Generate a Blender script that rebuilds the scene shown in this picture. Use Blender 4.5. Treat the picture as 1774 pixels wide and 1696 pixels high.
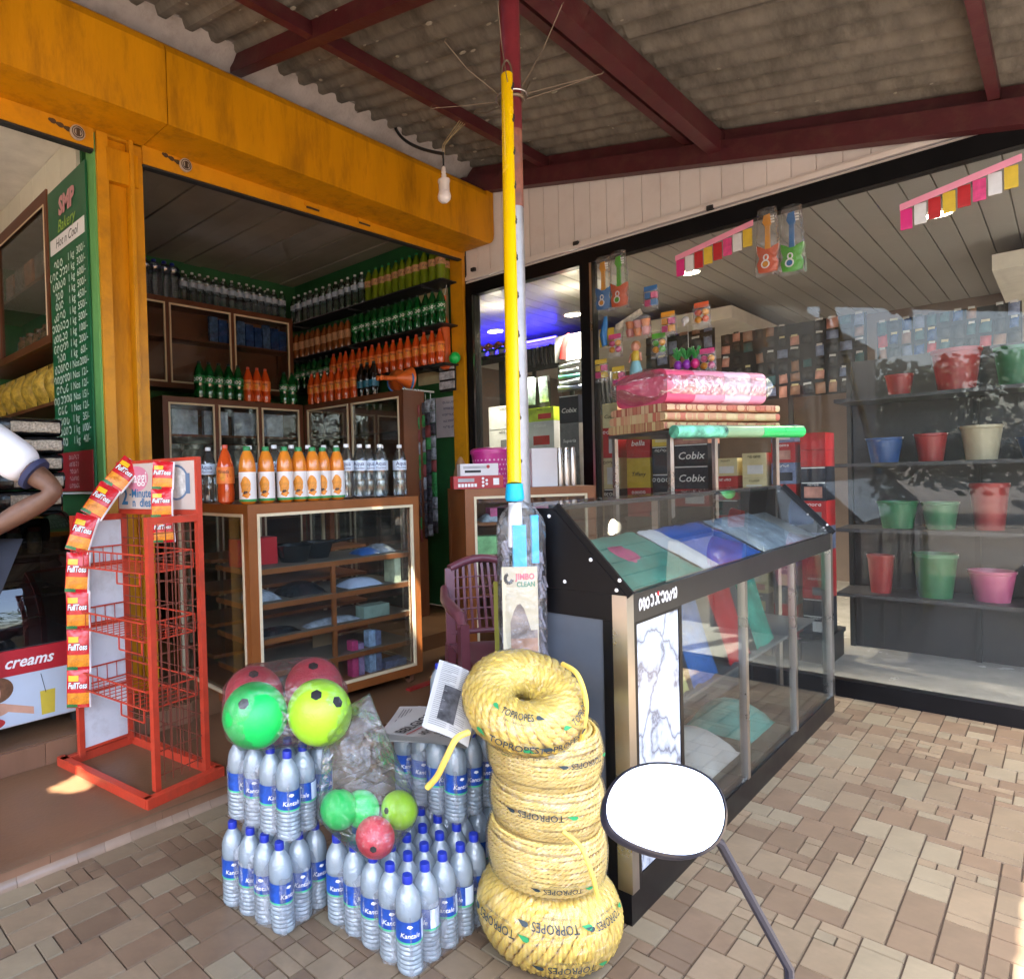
import bpy, bmesh, math, random
from mathutils import Vector, Matrix, noise
random.seed(7)
R = math.radians
for o in list(bpy.data.objects): bpy.data.objects.remove(o)
scn = bpy.context.scene
COL = scn.collection

# ------------------------------------------------------------------ camera, sky, sun, exposure
H, FPX, CX, CY = 1.35, 1155.0, 636.0, 848.0            # eye height; focal length and principal point in photo pixels
YAW, PITCH, ROLL = R(46.6), R(0.9), R(1.6)
FW = Vector((math.cos(YAW)*math.cos(PITCH), math.sin(YAW)*math.cos(PITCH), -math.sin(PITCH)))
RT0 = Vector((math.sin(YAW), -math.cos(YAW), 0)); UP0 = RT0.cross(FW)
RT = RT0*math.cos(ROLL) - UP0*math.sin(ROLL); UP = RT0*math.sin(ROLL) + UP0*math.cos(ROLL)
EYE = Vector((0, 0, H))
cd = bpy.data.cameras.new('camera'); cam = bpy.data.objects.new('camera', cd); COL.objects.link(cam)
m = Matrix((RT, UP, -FW)).transposed().to_4x4(); m.translation = EYE; cam.matrix_world = m
cd.sensor_fit = 'HORIZONTAL'; cd.sensor_width = 36; cd.lens = FPX/1774*36; cd.shift_x = (887-CX)/1774
cd.clip_start = .02; cd.clip_end = 2000
scn.camera = cam

SUN_EL, SUN_AZ = R(62), R(200)                          # azimuth of the sun seen from the scene, from +X towards +Y
w = bpy.data.worlds.new('World'); scn.world = w; w.use_nodes = True
nt = w.node_tree; bgn = nt.nodes['Background']
sky = nt.nodes.new('ShaderNodeTexSky'); sky.sky_type = 'NISHITA'; sky.sun_disc = False
sky.sun_elevation = SUN_EL; sky.sun_rotation = math.pi/2 - SUN_AZ; sky.dust_density = 3.0; sky.air_density = 1.0
nt.links.new(sky.outputs[0], bgn.inputs[0]); bgn.inputs[1].default_value = 0.15
sd = bpy.data.lights.new('sun', 'SUN'); sd.energy = 4.2; sd.angle = R(.5); sd.color = (1, .93, .82)
sun = bpy.data.objects.new('sun', sd); COL.objects.link(sun)
SUND = Vector((math.cos(SUN_AZ)*math.cos(SUN_EL), math.sin(SUN_AZ)*math.cos(SUN_EL), math.sin(SUN_EL)))
sun.rotation_euler = SUND.to_track_quat('Z', 'Y').to_euler(); sun.location = (-3, -2, 9)
vs = scn.view_settings
vs.view_transform = 'Standard'; vs.look = 'None'; vs.gamma = 1; vs.use_curve_mapping = False; vs.exposure = 3.35
scn.cycles.use_denoising = True
scn.cycles.max_bounces = 10; scn.cycles.transparent_max_bounces = 24
scn.cycles.diffuse_bounces = 5; scn.cycles.glossy_bounces = 4; scn.cycles.transmission_bounces = 6
scn.cycles.caustics_reflective = False; scn.cycles.caustics_refractive = False
scn.cycles.sample_clamp_indirect = 6

# ------------------------------------------------------------------ photo pixel -> place (the distance comes from the plane it touches)
def ray(x, y): return RT*((x-CX)/FPX) - UP*((y-CY)/FPX) + FW
def onX(x, y, X): d = ray(x, y); return EYE + d*(X/d.x)
def onY(x, y, Y): d = ray(x, y); return EYE + d*(Y/d.y)
def onZ(x, y, Z): d = ray(x, y); return EYE + d*((Z-H)/d.z)
def atD(x, y, D): return EYE + ray(x, y)*D

# ------------------------------------------------------------------ mesh helpers
class MB:
    def __init__(s): s.v = []; s.f = []
    def add(s, vs, fs):
        n = len(s.v); s.v += [tuple(v) for v in vs]; s.f += [tuple(i+n for i in f) for f in fs]; return s
    def box(s, x0, x1, y0, y1, z0, z1):
        if x0 > x1: x0, x1 = x1, x0
        if y0 > y1: y0, y1 = y1, y0
        if z0 > z1: z0, z1 = z1, z0
        return s.add([(x0,y0,z0),(x1,y0,z0),(x1,y1,z0),(x0,y1,z0),(x0,y0,z1),(x1,y0,z1),(x1,y1,z1),(x0,y1,z1)],
                     [(0,3,2,1),(4,5,6,7),(0,1,5,4),(1,2,6,5),(2,3,7,6),(3,0,4,7)])
    def bar(s, a, b, wx, wz, up=(0,0,1)):
        a, b = Vector(a), Vector(b); d = (b-a).normalized(); u = Vector(up)
        if abs(d.dot(u)) > .98: u = Vector((1,0,0))
        r = d.cross(u).normalized(); u = r.cross(d)
        p = [q + r*sx*wx/2 + u*sz*wz/2 for q in (a, b) for sx, sz in ((-1,-1),(1,-1),(1,1),(-1,1))]
        return s.add(p, [(3,2,1,0),(4,5,6,7),(0,1,5,4),(1,2,6,5),(2,3,7,6),(3,0,4,7)])
    def prism(s, poly, axis, a, b):
        # poly: 2-D points in the other two axes (in x,y,z order), extruded from a to b along axis
        def mk(p, t):
            q = list(p); q.insert(axis, t); return tuple(q)
        n = len(poly); vs_ = [mk(p, a) for p in poly] + [mk(p, b) for p in poly]
        return s.add(vs_, [tuple(range(n))[::-1], tuple(range(n, 2*n))] + [(i, (i+1) % n, n+(i+1) % n, n+i) for i in range(n)])
    def tube(s, path, r, seg=8, closed=False, cap=True):
        path = [Vector(p) for p in path]; n = len(path); rings = []; up = Vector((0,0,1)); pu = None
        for i, p in enumerate(path):
            a = path[(i-1) % n] if (closed or i > 0) else p; b = path[(i+1) % n] if (closed or i < n-1) else p
            d = (b-a).normalized() if (b-a).length > 1e-9 else up
            if pu is None:
                pu = up if abs(d.dot(up)) < .9 else Vector((1,0,0))
            x = d.cross(pu).normalized(); y = x.cross(d).normalized(); pu = y
            rr = r[i] if isinstance(r, (list, tuple)) else r
            rings.append([p + x*math.cos(t)*rr + y*math.sin(t)*rr for t in [2*math.pi*k/seg for k in range(seg)]])
        vs_ = [q for g in rings for q in g]; fs = []
        for i in range(n if closed else n-1):
            j = (i+1) % n
            for k in range(seg): fs.append((i*seg+k, i*seg+(k+1) % seg, j*seg+(k+1) % seg, j*seg+k))
        if cap and not closed: fs += [tuple(range(seg))[::-1], tuple((n-1)*seg+k for k in range(seg))]
        return s.add(vs_, fs)
    def lathe(s, prof, seg=16, c=(0,0,0), cap=True):
        vs_ = [(c[0]+r*math.cos(2*math.pi*k/seg), c[1]+r*math.sin(2*math.pi*k/seg), c[2]+z) for r, z in prof for k in range(seg)]
        n = len(prof); fs = [(i*seg+k, i*seg+(k+1) % seg, (i+1)*seg+(k+1) % seg, (i+1)*seg+k) for i in range(n-1) for k in range(seg)]
        if cap: fs += [tuple(range(seg))[::-1], tuple((n-1)*seg+k for k in range(seg))]
        return s.add(vs_, fs)
    def sphere(s, c, r, seg=20, rings=12, sq=(1,1,1)):
        prof = [(max(1e-4, math.sin(math.pi*i/rings)), -math.cos(math.pi*i/rings)) for i in range(rings+1)]
        n = len(s.v); s.lathe(prof, seg)
        for i in range(n, len(s.v)):
            x, y, z = s.v[i]; s.v[i] = (c[0]+x*r*sq[0], c[1]+y*r*sq[1], c[2]+z*r*sq[2])
        return s
    def grid(s, fn, nu, nv, flip=False):
        vs_ = [fn(i/nu, j/nv) for j in range(nv+1) for i in range(nu+1)]; k = nu+1
        fs = [(j*k+i, j*k+i+1, (j+1)*k+i+1, (j+1)*k+i) for j in range(nv) for i in range(nu)]
        if flip: fs = [f[::-1] for f in fs]
        return s.add(vs_, fs)
    def quad(s, *p): return s.add(p, [tuple(range(len(p)))])
    def mesh(s, name, smooth=False):
        me = bpy.data.meshes.new(name); me.from_pydata(s.v, [], s.f); me.update()
        if smooth:
            me.polygons.foreach_set('use_smooth', [True]*len(me.polygons))
            me.set_sharp_from_angle(angle=R(smooth if smooth is not True else 40))
        return me

def obj(name, me, mat, parent=None, loc=None, rot=None, smooth=False, mtx=None):
    if isinstance(me, MB): me = me.mesh(name, smooth)
    if mat and not me.materials: me.materials.append(mat)
    o = bpy.data.objects.new(name, me); COL.objects.link(o)
    if parent: o.parent = parent
    if loc is not None: o.location = loc
    if rot is not None: o.rotation_euler = rot
    if mtx is not None: o.matrix_local = mtx
    return o
def tag(o, label=None, cat=None, group=None, kind=None):
    if label: o['label'] = label
    if cat: o['category'] = cat
    if group: o['group'] = group
    if kind: o['kind'] = kind
    return o
def thing(name, label, cat, loc=(0,0,0), rz=0, group=None):
    o = bpy.data.objects.new(name, None); COL.objects.link(o); o.location = loc; o.rotation_euler = (0,0,rz); o.empty_display_size = .05
    return tag(o, label, cat, group)
def struct(name, me, mat, smooth=False): return tag(obj(name, me, mat, smooth=smooth), kind='structure')
def single(name, me, mat, label, cat, group=None, **k): return tag(obj(name, me, mat, **k), label, cat, group)
def B(*a): return MB().box(*a)
def frame_mtx(o, x, y):
    x = Vector(x).normalized(); z = x.cross(Vector(y)).normalized(); y = z.cross(x)
    mm = Matrix((x, y, z)).transposed().to_4x4(); mm.translation = Vector(o); return mm
def skinned(name, verts, edges, radii, root=0, sub=2):
    me = bpy.data.meshes.new(name); me.from_pydata(verts, edges, []); o = bpy.data.objects.new(name, me); COL.objects.link(o)
    md = o.modifiers.new('s', 'SKIN'); md.use_smooth_shade = True
    for i, r in enumerate(radii):
        sv = me.skin_vertices[0].data[i]; sv.radius = (r, r) if not isinstance(r, tuple) else r; sv.use_root = (i == root)
    o.modifiers.new('u', 'SUBSURF').levels = sub; o.modifiers['u'].render_levels = sub
    dg = bpy.context.evaluated_depsgraph_get(); r = bpy.data.meshes.new_from_object(o.evaluated_get(dg))
    bpy.data.objects.remove(o); r.name = name
    return r
_tc = {}
def text_mesh(s, size=1, bold=0, shear=0, ext=0, align='CENTER', width=None):
    key = (s, size, bold, shear, ext, align, width)
    if key in _tc: return _tc[key]
    cu = bpy.data.curves.new('lettering', 'FONT'); cu.body = s; cu.size = size; cu.align_x = align; cu.align_y = 'CENTER'
    cu.offset = bold*size; cu.shear = shear; cu.extrude = ext; cu.resolution_u = 2
    o = bpy.data.objects.new('lettering', cu); COL.objects.link(o)
    dg = bpy.context.evaluated_depsgraph_get(); me = bpy.data.meshes.new_from_object(o.evaluated_get(dg))
    bpy.data.objects.remove(o)
    if width and len(me.vertices):
        xs = [v.co.x for v in me.vertices]; k = width/max(1e-6, max(xs)-min(xs)); me.transform(Matrix.Diagonal((k, 1, 1, 1)))
    _tc[key] = me; return me
def wrap_mesh(me, fn):
    # bends a flat mesh: fn(x, y) -> position
    me = me.copy(); bm = bmesh.new(); bm.from_mesh(me)
    bmesh.ops.triangulate(bm, faces=bm.faces)
    for v in bm.verts: v.co = fn(v.co.x, v.co.y)
    bm.to_mesh(me); bm.free(); me.materials.clear(); return me
def letter(parent, s, size, mat, o, x, y, name='lettering', **k):
    me = text_mesh(s, size, **k).copy()
    me.materials.clear()
    return obj(name, me, mat, parent, mtx=frame_mtx(o, x, y))
def scribble(n, h, seed, thick=.12, gap=.18):
    # rounded looping script: n characters of height h, flat strokes lying in the x,y plane
    rnd = random.Random(seed); mb = MB(); x = 0
    for i in range(n):
        wd = h*rnd.uniform(.7, 1.1); st = rnd.uniform(0, 6.28); sw = rnd.uniform(4, 6.6)*rnd.choice((-1, 1)); N = 10
        pts = [(x+wd/2+wd*.45*math.cos(st+sw*t/N)*(1-.35*t/N), h*.5*math.sin(st+sw*t/N)*(1-.3*t/N)) for t in range(N+1)]
        th = h*thick
        for (x0, y0), (x1, y1) in zip(pts, pts[1:]):
            dx, dy = x1-x0, y1-y0; L = math.hypot(dx, dy) or 1; nx, ny = -dy/L*th/2, dx/L*th/2
            mb.add([(x0-nx, y0-ny, 0), (x1-nx, y1-ny, 0), (x1+nx, y1+ny, 0), (x0+nx, y0+ny, 0)], [(0, 1, 2, 3)])
        x += wd+h*gap*rnd.random()
    mb.v = [(a-x/2, b, c) for a, b, c in mb.v]
    return mb
def hull_film(spheres, extra=(), inflate=.01, amp=.006, sub=3, seed=0, fscale=14):
    bm = bmesh.new()
    for c, r in spheres:
        q = bmesh.ops.create_icosphere(bm, subdivisions=2, radius=r+inflate)
        bmesh.ops.translate(bm, verts=q['verts'], vec=Vector(c))
    for p in extra: bm.verts.new(p)
    vs_ = bm.verts[:]; q = bmesh.ops.convex_hull(bm, input=vs_)
    bmesh.ops.delete(bm, geom=list({g for g in q['geom_interior']+q['geom_unused'] if isinstance(g, bmesh.types.BMVert)}), context='VERTS')
    bmesh.ops.remove_doubles(bm, verts=bm.verts[:], dist=.004)
    bmesh.ops.triangulate(bm, faces=bm.faces[:])
    for _ in range(sub):
        es = [e for e in bm.edges if e.calc_length() > .02]
        if not es: break
        bmesh.ops.subdivide_edges(bm, edges=es, cuts=1); bmesh.ops.triangulate(bm, faces=bm.faces[:])
    bm.normal_update()
    for v in bm.verts:
        n = noise.noise(v.co*fscale + Vector((seed, 0, 0)))*.7 + abs(noise.noise(v.co*fscale*2.3))*.6
        v.co += v.normal*amp*n
    me = bpy.data.meshes.new('film'); bm.to_mesh(me); bm.free()
    me.polygons.foreach_set('use_smooth', [True]*len(me.polygons)); return me

# ------------------------------------------------------------------ materials
MATS = {}
def mat(name, col=(.5,.5,.5), rough=.5, metal=0, var=.12, scale=6, bump=0, bscale=60, spec=.5, rnd=0, dark=None, dscale=3, damt=.5, stretch=None, coat=0, emit=None, alpha=None):
    if name in MATS: return MATS[name]
    mt = bpy.data.materials.new(name); mt.use_nodes = True; n = mt.node_tree; p = n.nodes['Principled BSDF']
    p.inputs['Roughness'].default_value = rough; p.inputs['Metallic'].default_value = metal; p.inputs['Specular IOR Level'].default_value = spec
    p.inputs['Coat Weight'].default_value = coat
    tc = n.nodes.new('ShaderNodeTexCoord'); src = tc.outputs['Object']
    if stretch:
        mp = n.nodes.new('ShaderNodeMapping'); mp.inputs['Scale'].default_value = stretch; n.links.new(src, mp.inputs[0]); src = mp.outputs[0]
    c = col
    nz = n.nodes.new('ShaderNodeTexNoise'); nz.inputs['Scale'].default_value = scale; nz.inputs['Detail'].default_value = 6; nz.inputs['Roughness'].default_value = .6
    n.links.new(src, nz.inputs['Vector'])
    cr = n.nodes.new('ShaderNodeValToRGB'); e = cr.color_ramp.elements
    e[0].position = .3; e[1].position = .7
    e[0].color = tuple(max(0, x*(1-var)) for x in c)+(1,); e[1].color = tuple(min(1, x*(1+var)) for x in c)+(1,)
    n.links.new(nz.outputs[0], cr.inputs[0]); out = cr.outputs[0]
    if dark:
        n2 = n.nodes.new('ShaderNodeTexNoise'); n2.inputs['Scale'].default_value = dscale; n2.inputs['Detail'].default_value = 8; n2.inputs['Roughness'].default_value = .7
        n.links.new(src, n2.inputs['Vector'])
        mr = n.nodes.new('ShaderNodeMapRange'); mr.inputs[1].default_value = .48; mr.inputs[2].default_value = .72; mr.inputs[3].default_value = 0; mr.inputs[4].default_value = damt
        n.links.new(n2.outputs[0], mr.inputs[0])
        mx = n.nodes.new('ShaderNodeMixRGB'); n.links.new(mr.outputs[0], mx.inputs[0]); n.links.new(out, mx.inputs[1]); mx.inputs[2].default_value = tuple(dark)+(1,)
        out = mx.outputs[0]
    if rnd:
        oi = n.nodes.new('ShaderNodeObjectInfo'); hs = n.nodes.new('ShaderNodeHueSaturation')
        mr = n.nodes.new('ShaderNodeMapRange'); mr.inputs[3].default_value = 1-rnd; mr.inputs[4].default_value = 1+rnd
        n.links.new(oi.outputs['Random'], mr.inputs[0]); n.links.new(mr.outputs[0], hs.inputs['Value']); n.links.new(out, hs.inputs['Color']); out = hs.outputs[0]
    n.links.new(out, p.inputs['Base Color'])
    if bump:
        nb = n.nodes.new('ShaderNodeTexNoise'); nb.inputs['Scale'].default_value = bscale; nb.inputs['Detail'].default_value = 4; n.links.new(src, nb.inputs['Vector'])
        bp = n.nodes.new('ShaderNodeBump'); bp.inputs['Strength'].default_value = bump; bp.inputs['Distance'].default_value = .01
        n.links.new(nb.outputs[0], bp.inputs['Height']); n.links.new(bp.outputs[0], p.inputs['Normal'])
    # roughness variation
    rr = n.nodes.new('ShaderNodeMapRange'); rr.inputs[3].default_value = max(.02, rough*.8); rr.inputs[4].default_value = min(1, rough*1.25)
    n.links.new(nz.outputs[0], rr.inputs[0]); n.links.new(rr.outputs[0], p.inputs['Roughness'])
    if emit:
        p.inputs['Emission Color'].default_value = tuple(emit[:3])+(1,); p.inputs['Emission Strength'].default_value = emit[3]
    MATS[name] = mt; return mt
def clear(name, tint=(1,1,1), body=(.9,.93,.95), haze=.08, gloss=.06, rough=.05, bump=0, bscale=25, edge=.5, hazevar=0):
    # thin clear plastic or glass: see-through, with a haze of its own and a facing-dependent gloss
    if name in MATS: return MATS[name]
    mt = bpy.data.materials.new(name); mt.use_nodes = True; n = mt.node_tree; L = n.links
    for q in list(n.nodes): n.nodes.remove(q)
    out = n.nodes.new('ShaderNodeOutputMaterial'); tr = n.nodes.new('ShaderNodeBsdfTransparent'); tr.inputs[0].default_value = tuple(tint)+(1,)
    df = n.nodes.new('ShaderNodeBsdfDiffuse'); df.inputs[0].default_value = tuple(body)+(1,)
    tl = n.nodes.new('ShaderNodeBsdfTranslucent'); tl.inputs[0].default_value = tuple(body)+(1,)
    dt = n.nodes.new('ShaderNodeMixShader'); dt.inputs[0].default_value = .4; L.new(df.outputs[0], dt.inputs[1]); L.new(tl.outputs[0], dt.inputs[2])
    gl = n.nodes.new('ShaderNodeBsdfGlossy'); gl.inputs['Roughness'].default_value = rough
    m1 = n.nodes.new('ShaderNodeMixShader'); m1.inputs[0].default_value = haze; L.new(tr.outputs[0], m1.inputs[1]); L.new(dt.outputs[0], m1.inputs[2])
    lw = n.nodes.new('ShaderNodeFresnel'); lw.inputs[0].default_value = 1.45
    mr = n.nodes.new('ShaderNodeMapRange'); mr.inputs[3].default_value = gloss; mr.inputs[4].default_value = edge; L.new(lw.outputs[0], mr.inputs[0])
    m2 = n.nodes.new('ShaderNodeMixShader'); L.new(mr.outputs[0], m2.inputs[0]); L.new(m1.outputs[0], m2.inputs[1]); L.new(gl.outputs[0], m2.inputs[2])
    tc = n.nodes.new('ShaderNodeTexCoord')
    if bump:
        nz = n.nodes.new('ShaderNodeTexNoise'); nz.inputs['Scale'].default_value = bscale; nz.inputs['Detail'].default_value = 4; nz.inputs['Distortion'].default_value = 1.5
        L.new(tc.outputs['Object'], nz.inputs['Vector'])
        bp = n.nodes.new('ShaderNodeBump'); bp.inputs['Strength'].default_value = bump; bp.inputs['Distance'].default_value = .02
        L.new(nz.outputs[0], bp.inputs['Height'])
        for q in (gl, df): L.new(bp.outputs[0], q.inputs['Normal'])
    if hazevar:
        nz = n.nodes.new('ShaderNodeTexNoise'); nz.inputs['Scale'].default_value = 9; nz.inputs['Detail'].default_value = 5; nz.inputs['Distortion'].default_value = 2; L.new(tc.outputs['Object'], nz.inputs['Vector'])
        m3 = n.nodes.new('ShaderNodeMapRange'); m3.inputs[1].default_value = .4; m3.inputs[2].default_value = .75; m3.inputs[3].default_value = haze; m3.inputs[4].default_value = haze+hazevar; L.new(nz.outputs[0], m3.inputs[0]); L.new(m3.outputs[0], m1.inputs[0])
    L.new(m2.outputs[0], out.inputs[0]); MATS[name] = mt; return mt
def emitter(name, col, strength):
    if name in MATS: return MATS[name]
    mt = bpy.data.materials.new(name); mt.use_nodes = True; n = mt.node_tree; n.nodes.clear()
    o = n.nodes.new('ShaderNodeOutputMaterial'); e = n.nodes.new('ShaderNodeEmission'); e.inputs[0].default_value = tuple(col)+(1,); e.inputs[1].default_value = strength
    n.links.new(e.outputs[0], o.inputs[0]); MATS[name] = mt; return mt

YEL = mat('yellow_paint', (.55,.228,.001), .5, var=.14, scale=4, dark=(.17,.065,.004), dscale=9, damt=.6, bump=.25, bscale=40, stretch=(1,1,.22), spec=.25)
YEL2 = mat('yellow_steel', (.57,.245,.0015), .45, var=.1, scale=3, dark=(.2,.09,.015), dscale=5, damt=.5, bump=.1)
PLASTER = mat('old_plaster', (.44,.38,.35), .9, var=.12, scale=5, dark=(.2,.16,.13), dscale=4, damt=.6, bump=.4, bscale=50)
MAROON = mat('maroon_steel', (.062,.007,.010), .5, var=.2, scale=8, dark=(.1,.04,.025), dscale=9, damt=.5, bump=.1)
ROOFM = mat('cement_sheet', (.155,.135,.11), .9, var=.3, scale=7, dark=(.03,.024,.018), dscale=3, damt=.85, bump=.4, bscale=70, rnd=.1, stretch=(.6,1.6,1))
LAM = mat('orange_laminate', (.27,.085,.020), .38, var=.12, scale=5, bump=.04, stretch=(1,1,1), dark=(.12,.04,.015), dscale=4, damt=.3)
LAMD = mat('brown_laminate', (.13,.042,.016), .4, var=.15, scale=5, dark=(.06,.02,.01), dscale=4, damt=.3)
CREAM = mat('cream_beading', (.72,.6,.4), .5, var=.06)
GLASS = clear('window_glass', (.95,.97,.96), haze=.008, gloss=.0, rough=.01, edge=.5)
CASEGLASS = clear('case_glass', (.95,.97,.96), haze=.008, gloss=.01, rough=.01, edge=.5)
FILM = clear('clear_film', (.985,.99,1), (.95,.97,1), haze=.015, gloss=.05, rough=.11, bump=1.0, bscale=18, edge=.6, hazevar=.10)
WRAP = clear('pack_film', (.97,.98,1), (.9,.95,1), haze=.12, gloss=.09, rough=.14, bump=.9, bscale=24, edge=.6, hazevar=.28)
REDST = mat('red_steel', (.52,.05,.022), .42, var=.15, scale=9, dark=(.2,.05,.03), dscale=10, damt=.5, bump=.08)
BLACK = mat('black_gloss', (.004,.004,.005), .35, var=.2, spec=.22)
BLACKM = mat('black_matt', (.012,.012,.013), .6, var=.2)
STEEL = mat('steel_trim', (.5,.48,.46), .28, metal=1, var=.1)
GALV = mat('galvanised', (.32,.31,.31), .45, metal=.6, var=.2, scale=10, bump=.05)
WHITEP = mat('white_print', (.82,.82,.82), .5, var=.02)
INK = mat('black_ink', (.012,.012,.014), .6, var=.02)

# ================================================================== SETTING
GX0, GY0 = -2.6, -.75                     # forecourt slab limits
PY, PZ = 2.475, .068                      # low plinth in front of the left shop
SY, SZ = 3.27, .175                       # second step / shop floor
FYF = 3.63                                # facade plane of the left shop
RX = 4.68                                 # glazing plane of the right shop
def zr(Y): return 3.857 - .23*(3.06-Y)    # underside of the awning sheets
soil = mat('sandy_ground', (.22,.195,.17), .95, var=.25, scale=.8, dark=(.17,.13,.10), dscale=.4, damt=.6, bump=.5, bscale=30)
struct('ground', MB().quad((-400,-400,-.03),(400,-400,-.03),(400,400,-.03),(-400,400,-.03)), soil)
grout = mat('grout', (.06,.042,.03), .9, var=.15, scale=20)
floor = struct('forecourt_floor', B(GX0, RX, GY0, PY, -.029, -.0015), grout)

# floor tiles: uneven bond of small rectangular tiles, aligned with the shopfronts
TM = [mat('tile_beige', (.195,.145,.092), .45, var=.16, scale=11, dark=(.12,.085,.055), dscale=6, damt=.6, rnd=.1, bump=.05),
      mat('tile_brown', (.155,.105,.066), .45, var=.18, scale=11, dark=(.09,.06,.04), dscale=6, damt=.5, rnd=.12, bump=.05),
      mat('tile_pale', (.215,.175,.115), .42, var=.14, scale=11, dark=(.13,.1,.07), dscale=6, damt=.55, rnd=.08, bump=.05)]
def make_tiles():
    m_ = .05; nx = int((RX-GX0)/m_); ny = int((PY-GY0)/m_); used = [[0]*ny for _ in range(nx)]; rnd = random.Random(3); out = []
    for j in range(ny):
        for i in range(nx):
            if used[i][j]: continue
            for a, b in rnd.sample([(2,2),(3,2),(2,1),(3,2),(2,2),(1,2),(1,1),(4,2)], 8) + [(1,1)]:
                if i+a <= nx and j+b <= ny and all(not used[p][q] for p in range(i, i+a) for q in range(j, j+b)): break
            for p in range(i, i+a):
                for q in range(j, j+b): used[p][q] = 1
            out.append((GX0+i*m_, PY-.004-(j+b)*m_, a, b, m_))
    return out
tiles = make_tiles()
def tile_score(t):
    x, y = t[0]+t[2]*t[4]/2, t[1]+t[3]*t[4]/2; d = Vector((x, y, 0))-EYE; z = d.dot(FW)
    if z < .5: return 0
    u, v = CX+FPX*d.dot(RT)/z, CY-FPX*d.dot(UP)/z
    if not (-40 < u < 1810 and v < 1740): return 0
    if (1.05 < x < 1.8 and 1.3 < y < 1.95) or (x > 2.0 and y > .9): return .01/z
    return t[2]*t[3]/z**2
tiles.sort(key=lambda t: -tile_score(t))
tcache = {}; rest = [MB(), MB(), MB()]; rnd = random.Random(5)
for k, (x, y, a, b, m_) in enumerate(tiles):
    wd, hd, g = a*m_, b*m_, .0021; mi = rnd.choice((0,0,1,1,2))
    if k < 300:
        if (a, b, mi) not in tcache:
            q = MB().box(g, wd-g, g, hd-g, -.0015, .004); q.v = [((c if vz < 0 else c+(.0015 if c < wd/2 else -.0015)), (d if vz < 0 else d+(.0015 if d < hd/2 else -.0015)), vz) for c, d, vz in q.v]
            tcache[(a, b, mi)] = q.mesh('floor_tile'); tcache[(a, b, mi)].materials.append(TM[mi])
        obj('floor_tile', tcache[(a, b, mi)], None, floor, loc=(x, y, rnd.uniform(-.0006, .0006)))
    else: rest[mi].box(x+g, x+wd-g, y+g, y+hd-g, -.0015, .004)
for i in range(3): tag(obj('floor_tiles_beyond', rest[i], TM[i], floor), kind='stuff')

# plinth, second step
cem = mat('brown_cement', (.165,.085,.042), .42, var=.18, scale=3, dark=(.14,.075,.04), dscale=2, damt=.6, bump=.1)
wood = mat('wood_riser', (.21,.108,.06), .5, var=.2, scale=6, stretch=(1,1,.15), dark=(.2,.09,.05), dscale=8, damt=.5, rnd=.12)
plinth = struct('plinth', B(GX0, RX-.02, PY+.02, FYF+.2, -.03, PZ), cem)
x = GX0; rnd = random.Random(9)
while x < RX-.1:
    L = min(.42, RX-.02-x); obj('riser_tile', B(x+.001, x+L-.001, PY, PY+.019, .02, PZ-.003), wood, plinth); x += L
obj('nosing', B(GX0, RX-.02, PY-.006, PY+.03, PZ-.0025, PZ+.003), mat('nosing_strip', (.16,.09,.05), .5), plinth)
cove = mat('cove_tile', (.27,.19,.135), .35, var=.15, scale=8, rnd=.18)
x = GX0
while x < RX-.1:
    L = min(rnd.choice((.07,.1,.16,.2,.26)), RX-.02-x)
    pr = [(PY-.03, -.001)] + [(PY-.03+.03*math.sin(t), .034-.034*math.cos(t)) for t in (.35, .7, 1.05, 1.4, 1.57)] + [(PY, -.001)]
    obj('cove_tile', MB().prism(pr, 0, x+.001, x+L-.001), cove, plinth, smooth=True); x += L
step = struct('shop_floor', B(GX0, RX-.03, SY+.02, 9, PZ-.01, SZ), cem)
x = GX0
while x < 1.75:
    obj('riser_tile', B(x+.001, min(x+.6, 1.75)-.001, SY, SY+.019, PZ+.001, SZ-.004), wood, step); x += .6
obj('threshold_strip', B(2.9, 4.5, PY+.26, PY+.30, PZ+.001, PZ+.012), mat('red_strip', (.30,.02,.02), .4), plinth)

# ------------------------------------------------------------------ left shop building
bld = thing('shop_building', 'shop with yellow roller shutter box and yellow columns over a bottle display', 'building')
obj('corner_leak_filler', B(4.661, 4.70, 3.612, 3.9, 0, 4.2), BLACKM, bld)  # dark filler added to close the light leak between lintel and fascia
obj('upper_wall', B(GX0, RX-.02, FYF, FYF+.2, 3.5, 4.25), PLASTER, bld)
# irregular mortar along the foot of the roof sheets
obj('mortar_fillet', MB().grid(lambda u, v: (GX0+u*7.24, FYF-.002-.17*v-.03*v*noise.noise((u*60, 0, 2)), zr(3.5)-.10*(1-v)+.035*v+.012*noise.noise((u*90, v*4, 4))), 260, 5), PLASTER, bld, smooth=True)
def hood(x0, x1):
    # shutter hood: a sheet-metal cover with a rounded upper edge and a return at the foot
    pr = [(3.30, 3.27), (3.30, 3.66), (3.315, 3.70), (3.35, 3.73), (3.64, 3.75), (3.64, 3.70), (3.36, 3.69), (3.335, 3.66), (3.335, 3.30), (3.60, 3.30), (3.60, 3.27)]
    return MB().prism(pr, 0, x0, x1)
sb = obj('shutter_hood', hood(GX0, 1.73), YEL, bld); obj('shutter_hood', hood(1.736, 4.575), YEL, bld)
obj('hood_end', MB().prism([(4.5755, 3.27), (4.605, 3.275), (4.632, 3.292), (4.652, 3.32), (4.66, 3.36), (4.66, 3.70), (4.65, 3.725), (4.5755, 3.728)], 1, 3.3005, 3.60), YEL, bld)
obj('lintel', B(GX0, 4.66, FYF-.02, FYF+.12, 3.262, 3.299), YEL2, bld)
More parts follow.
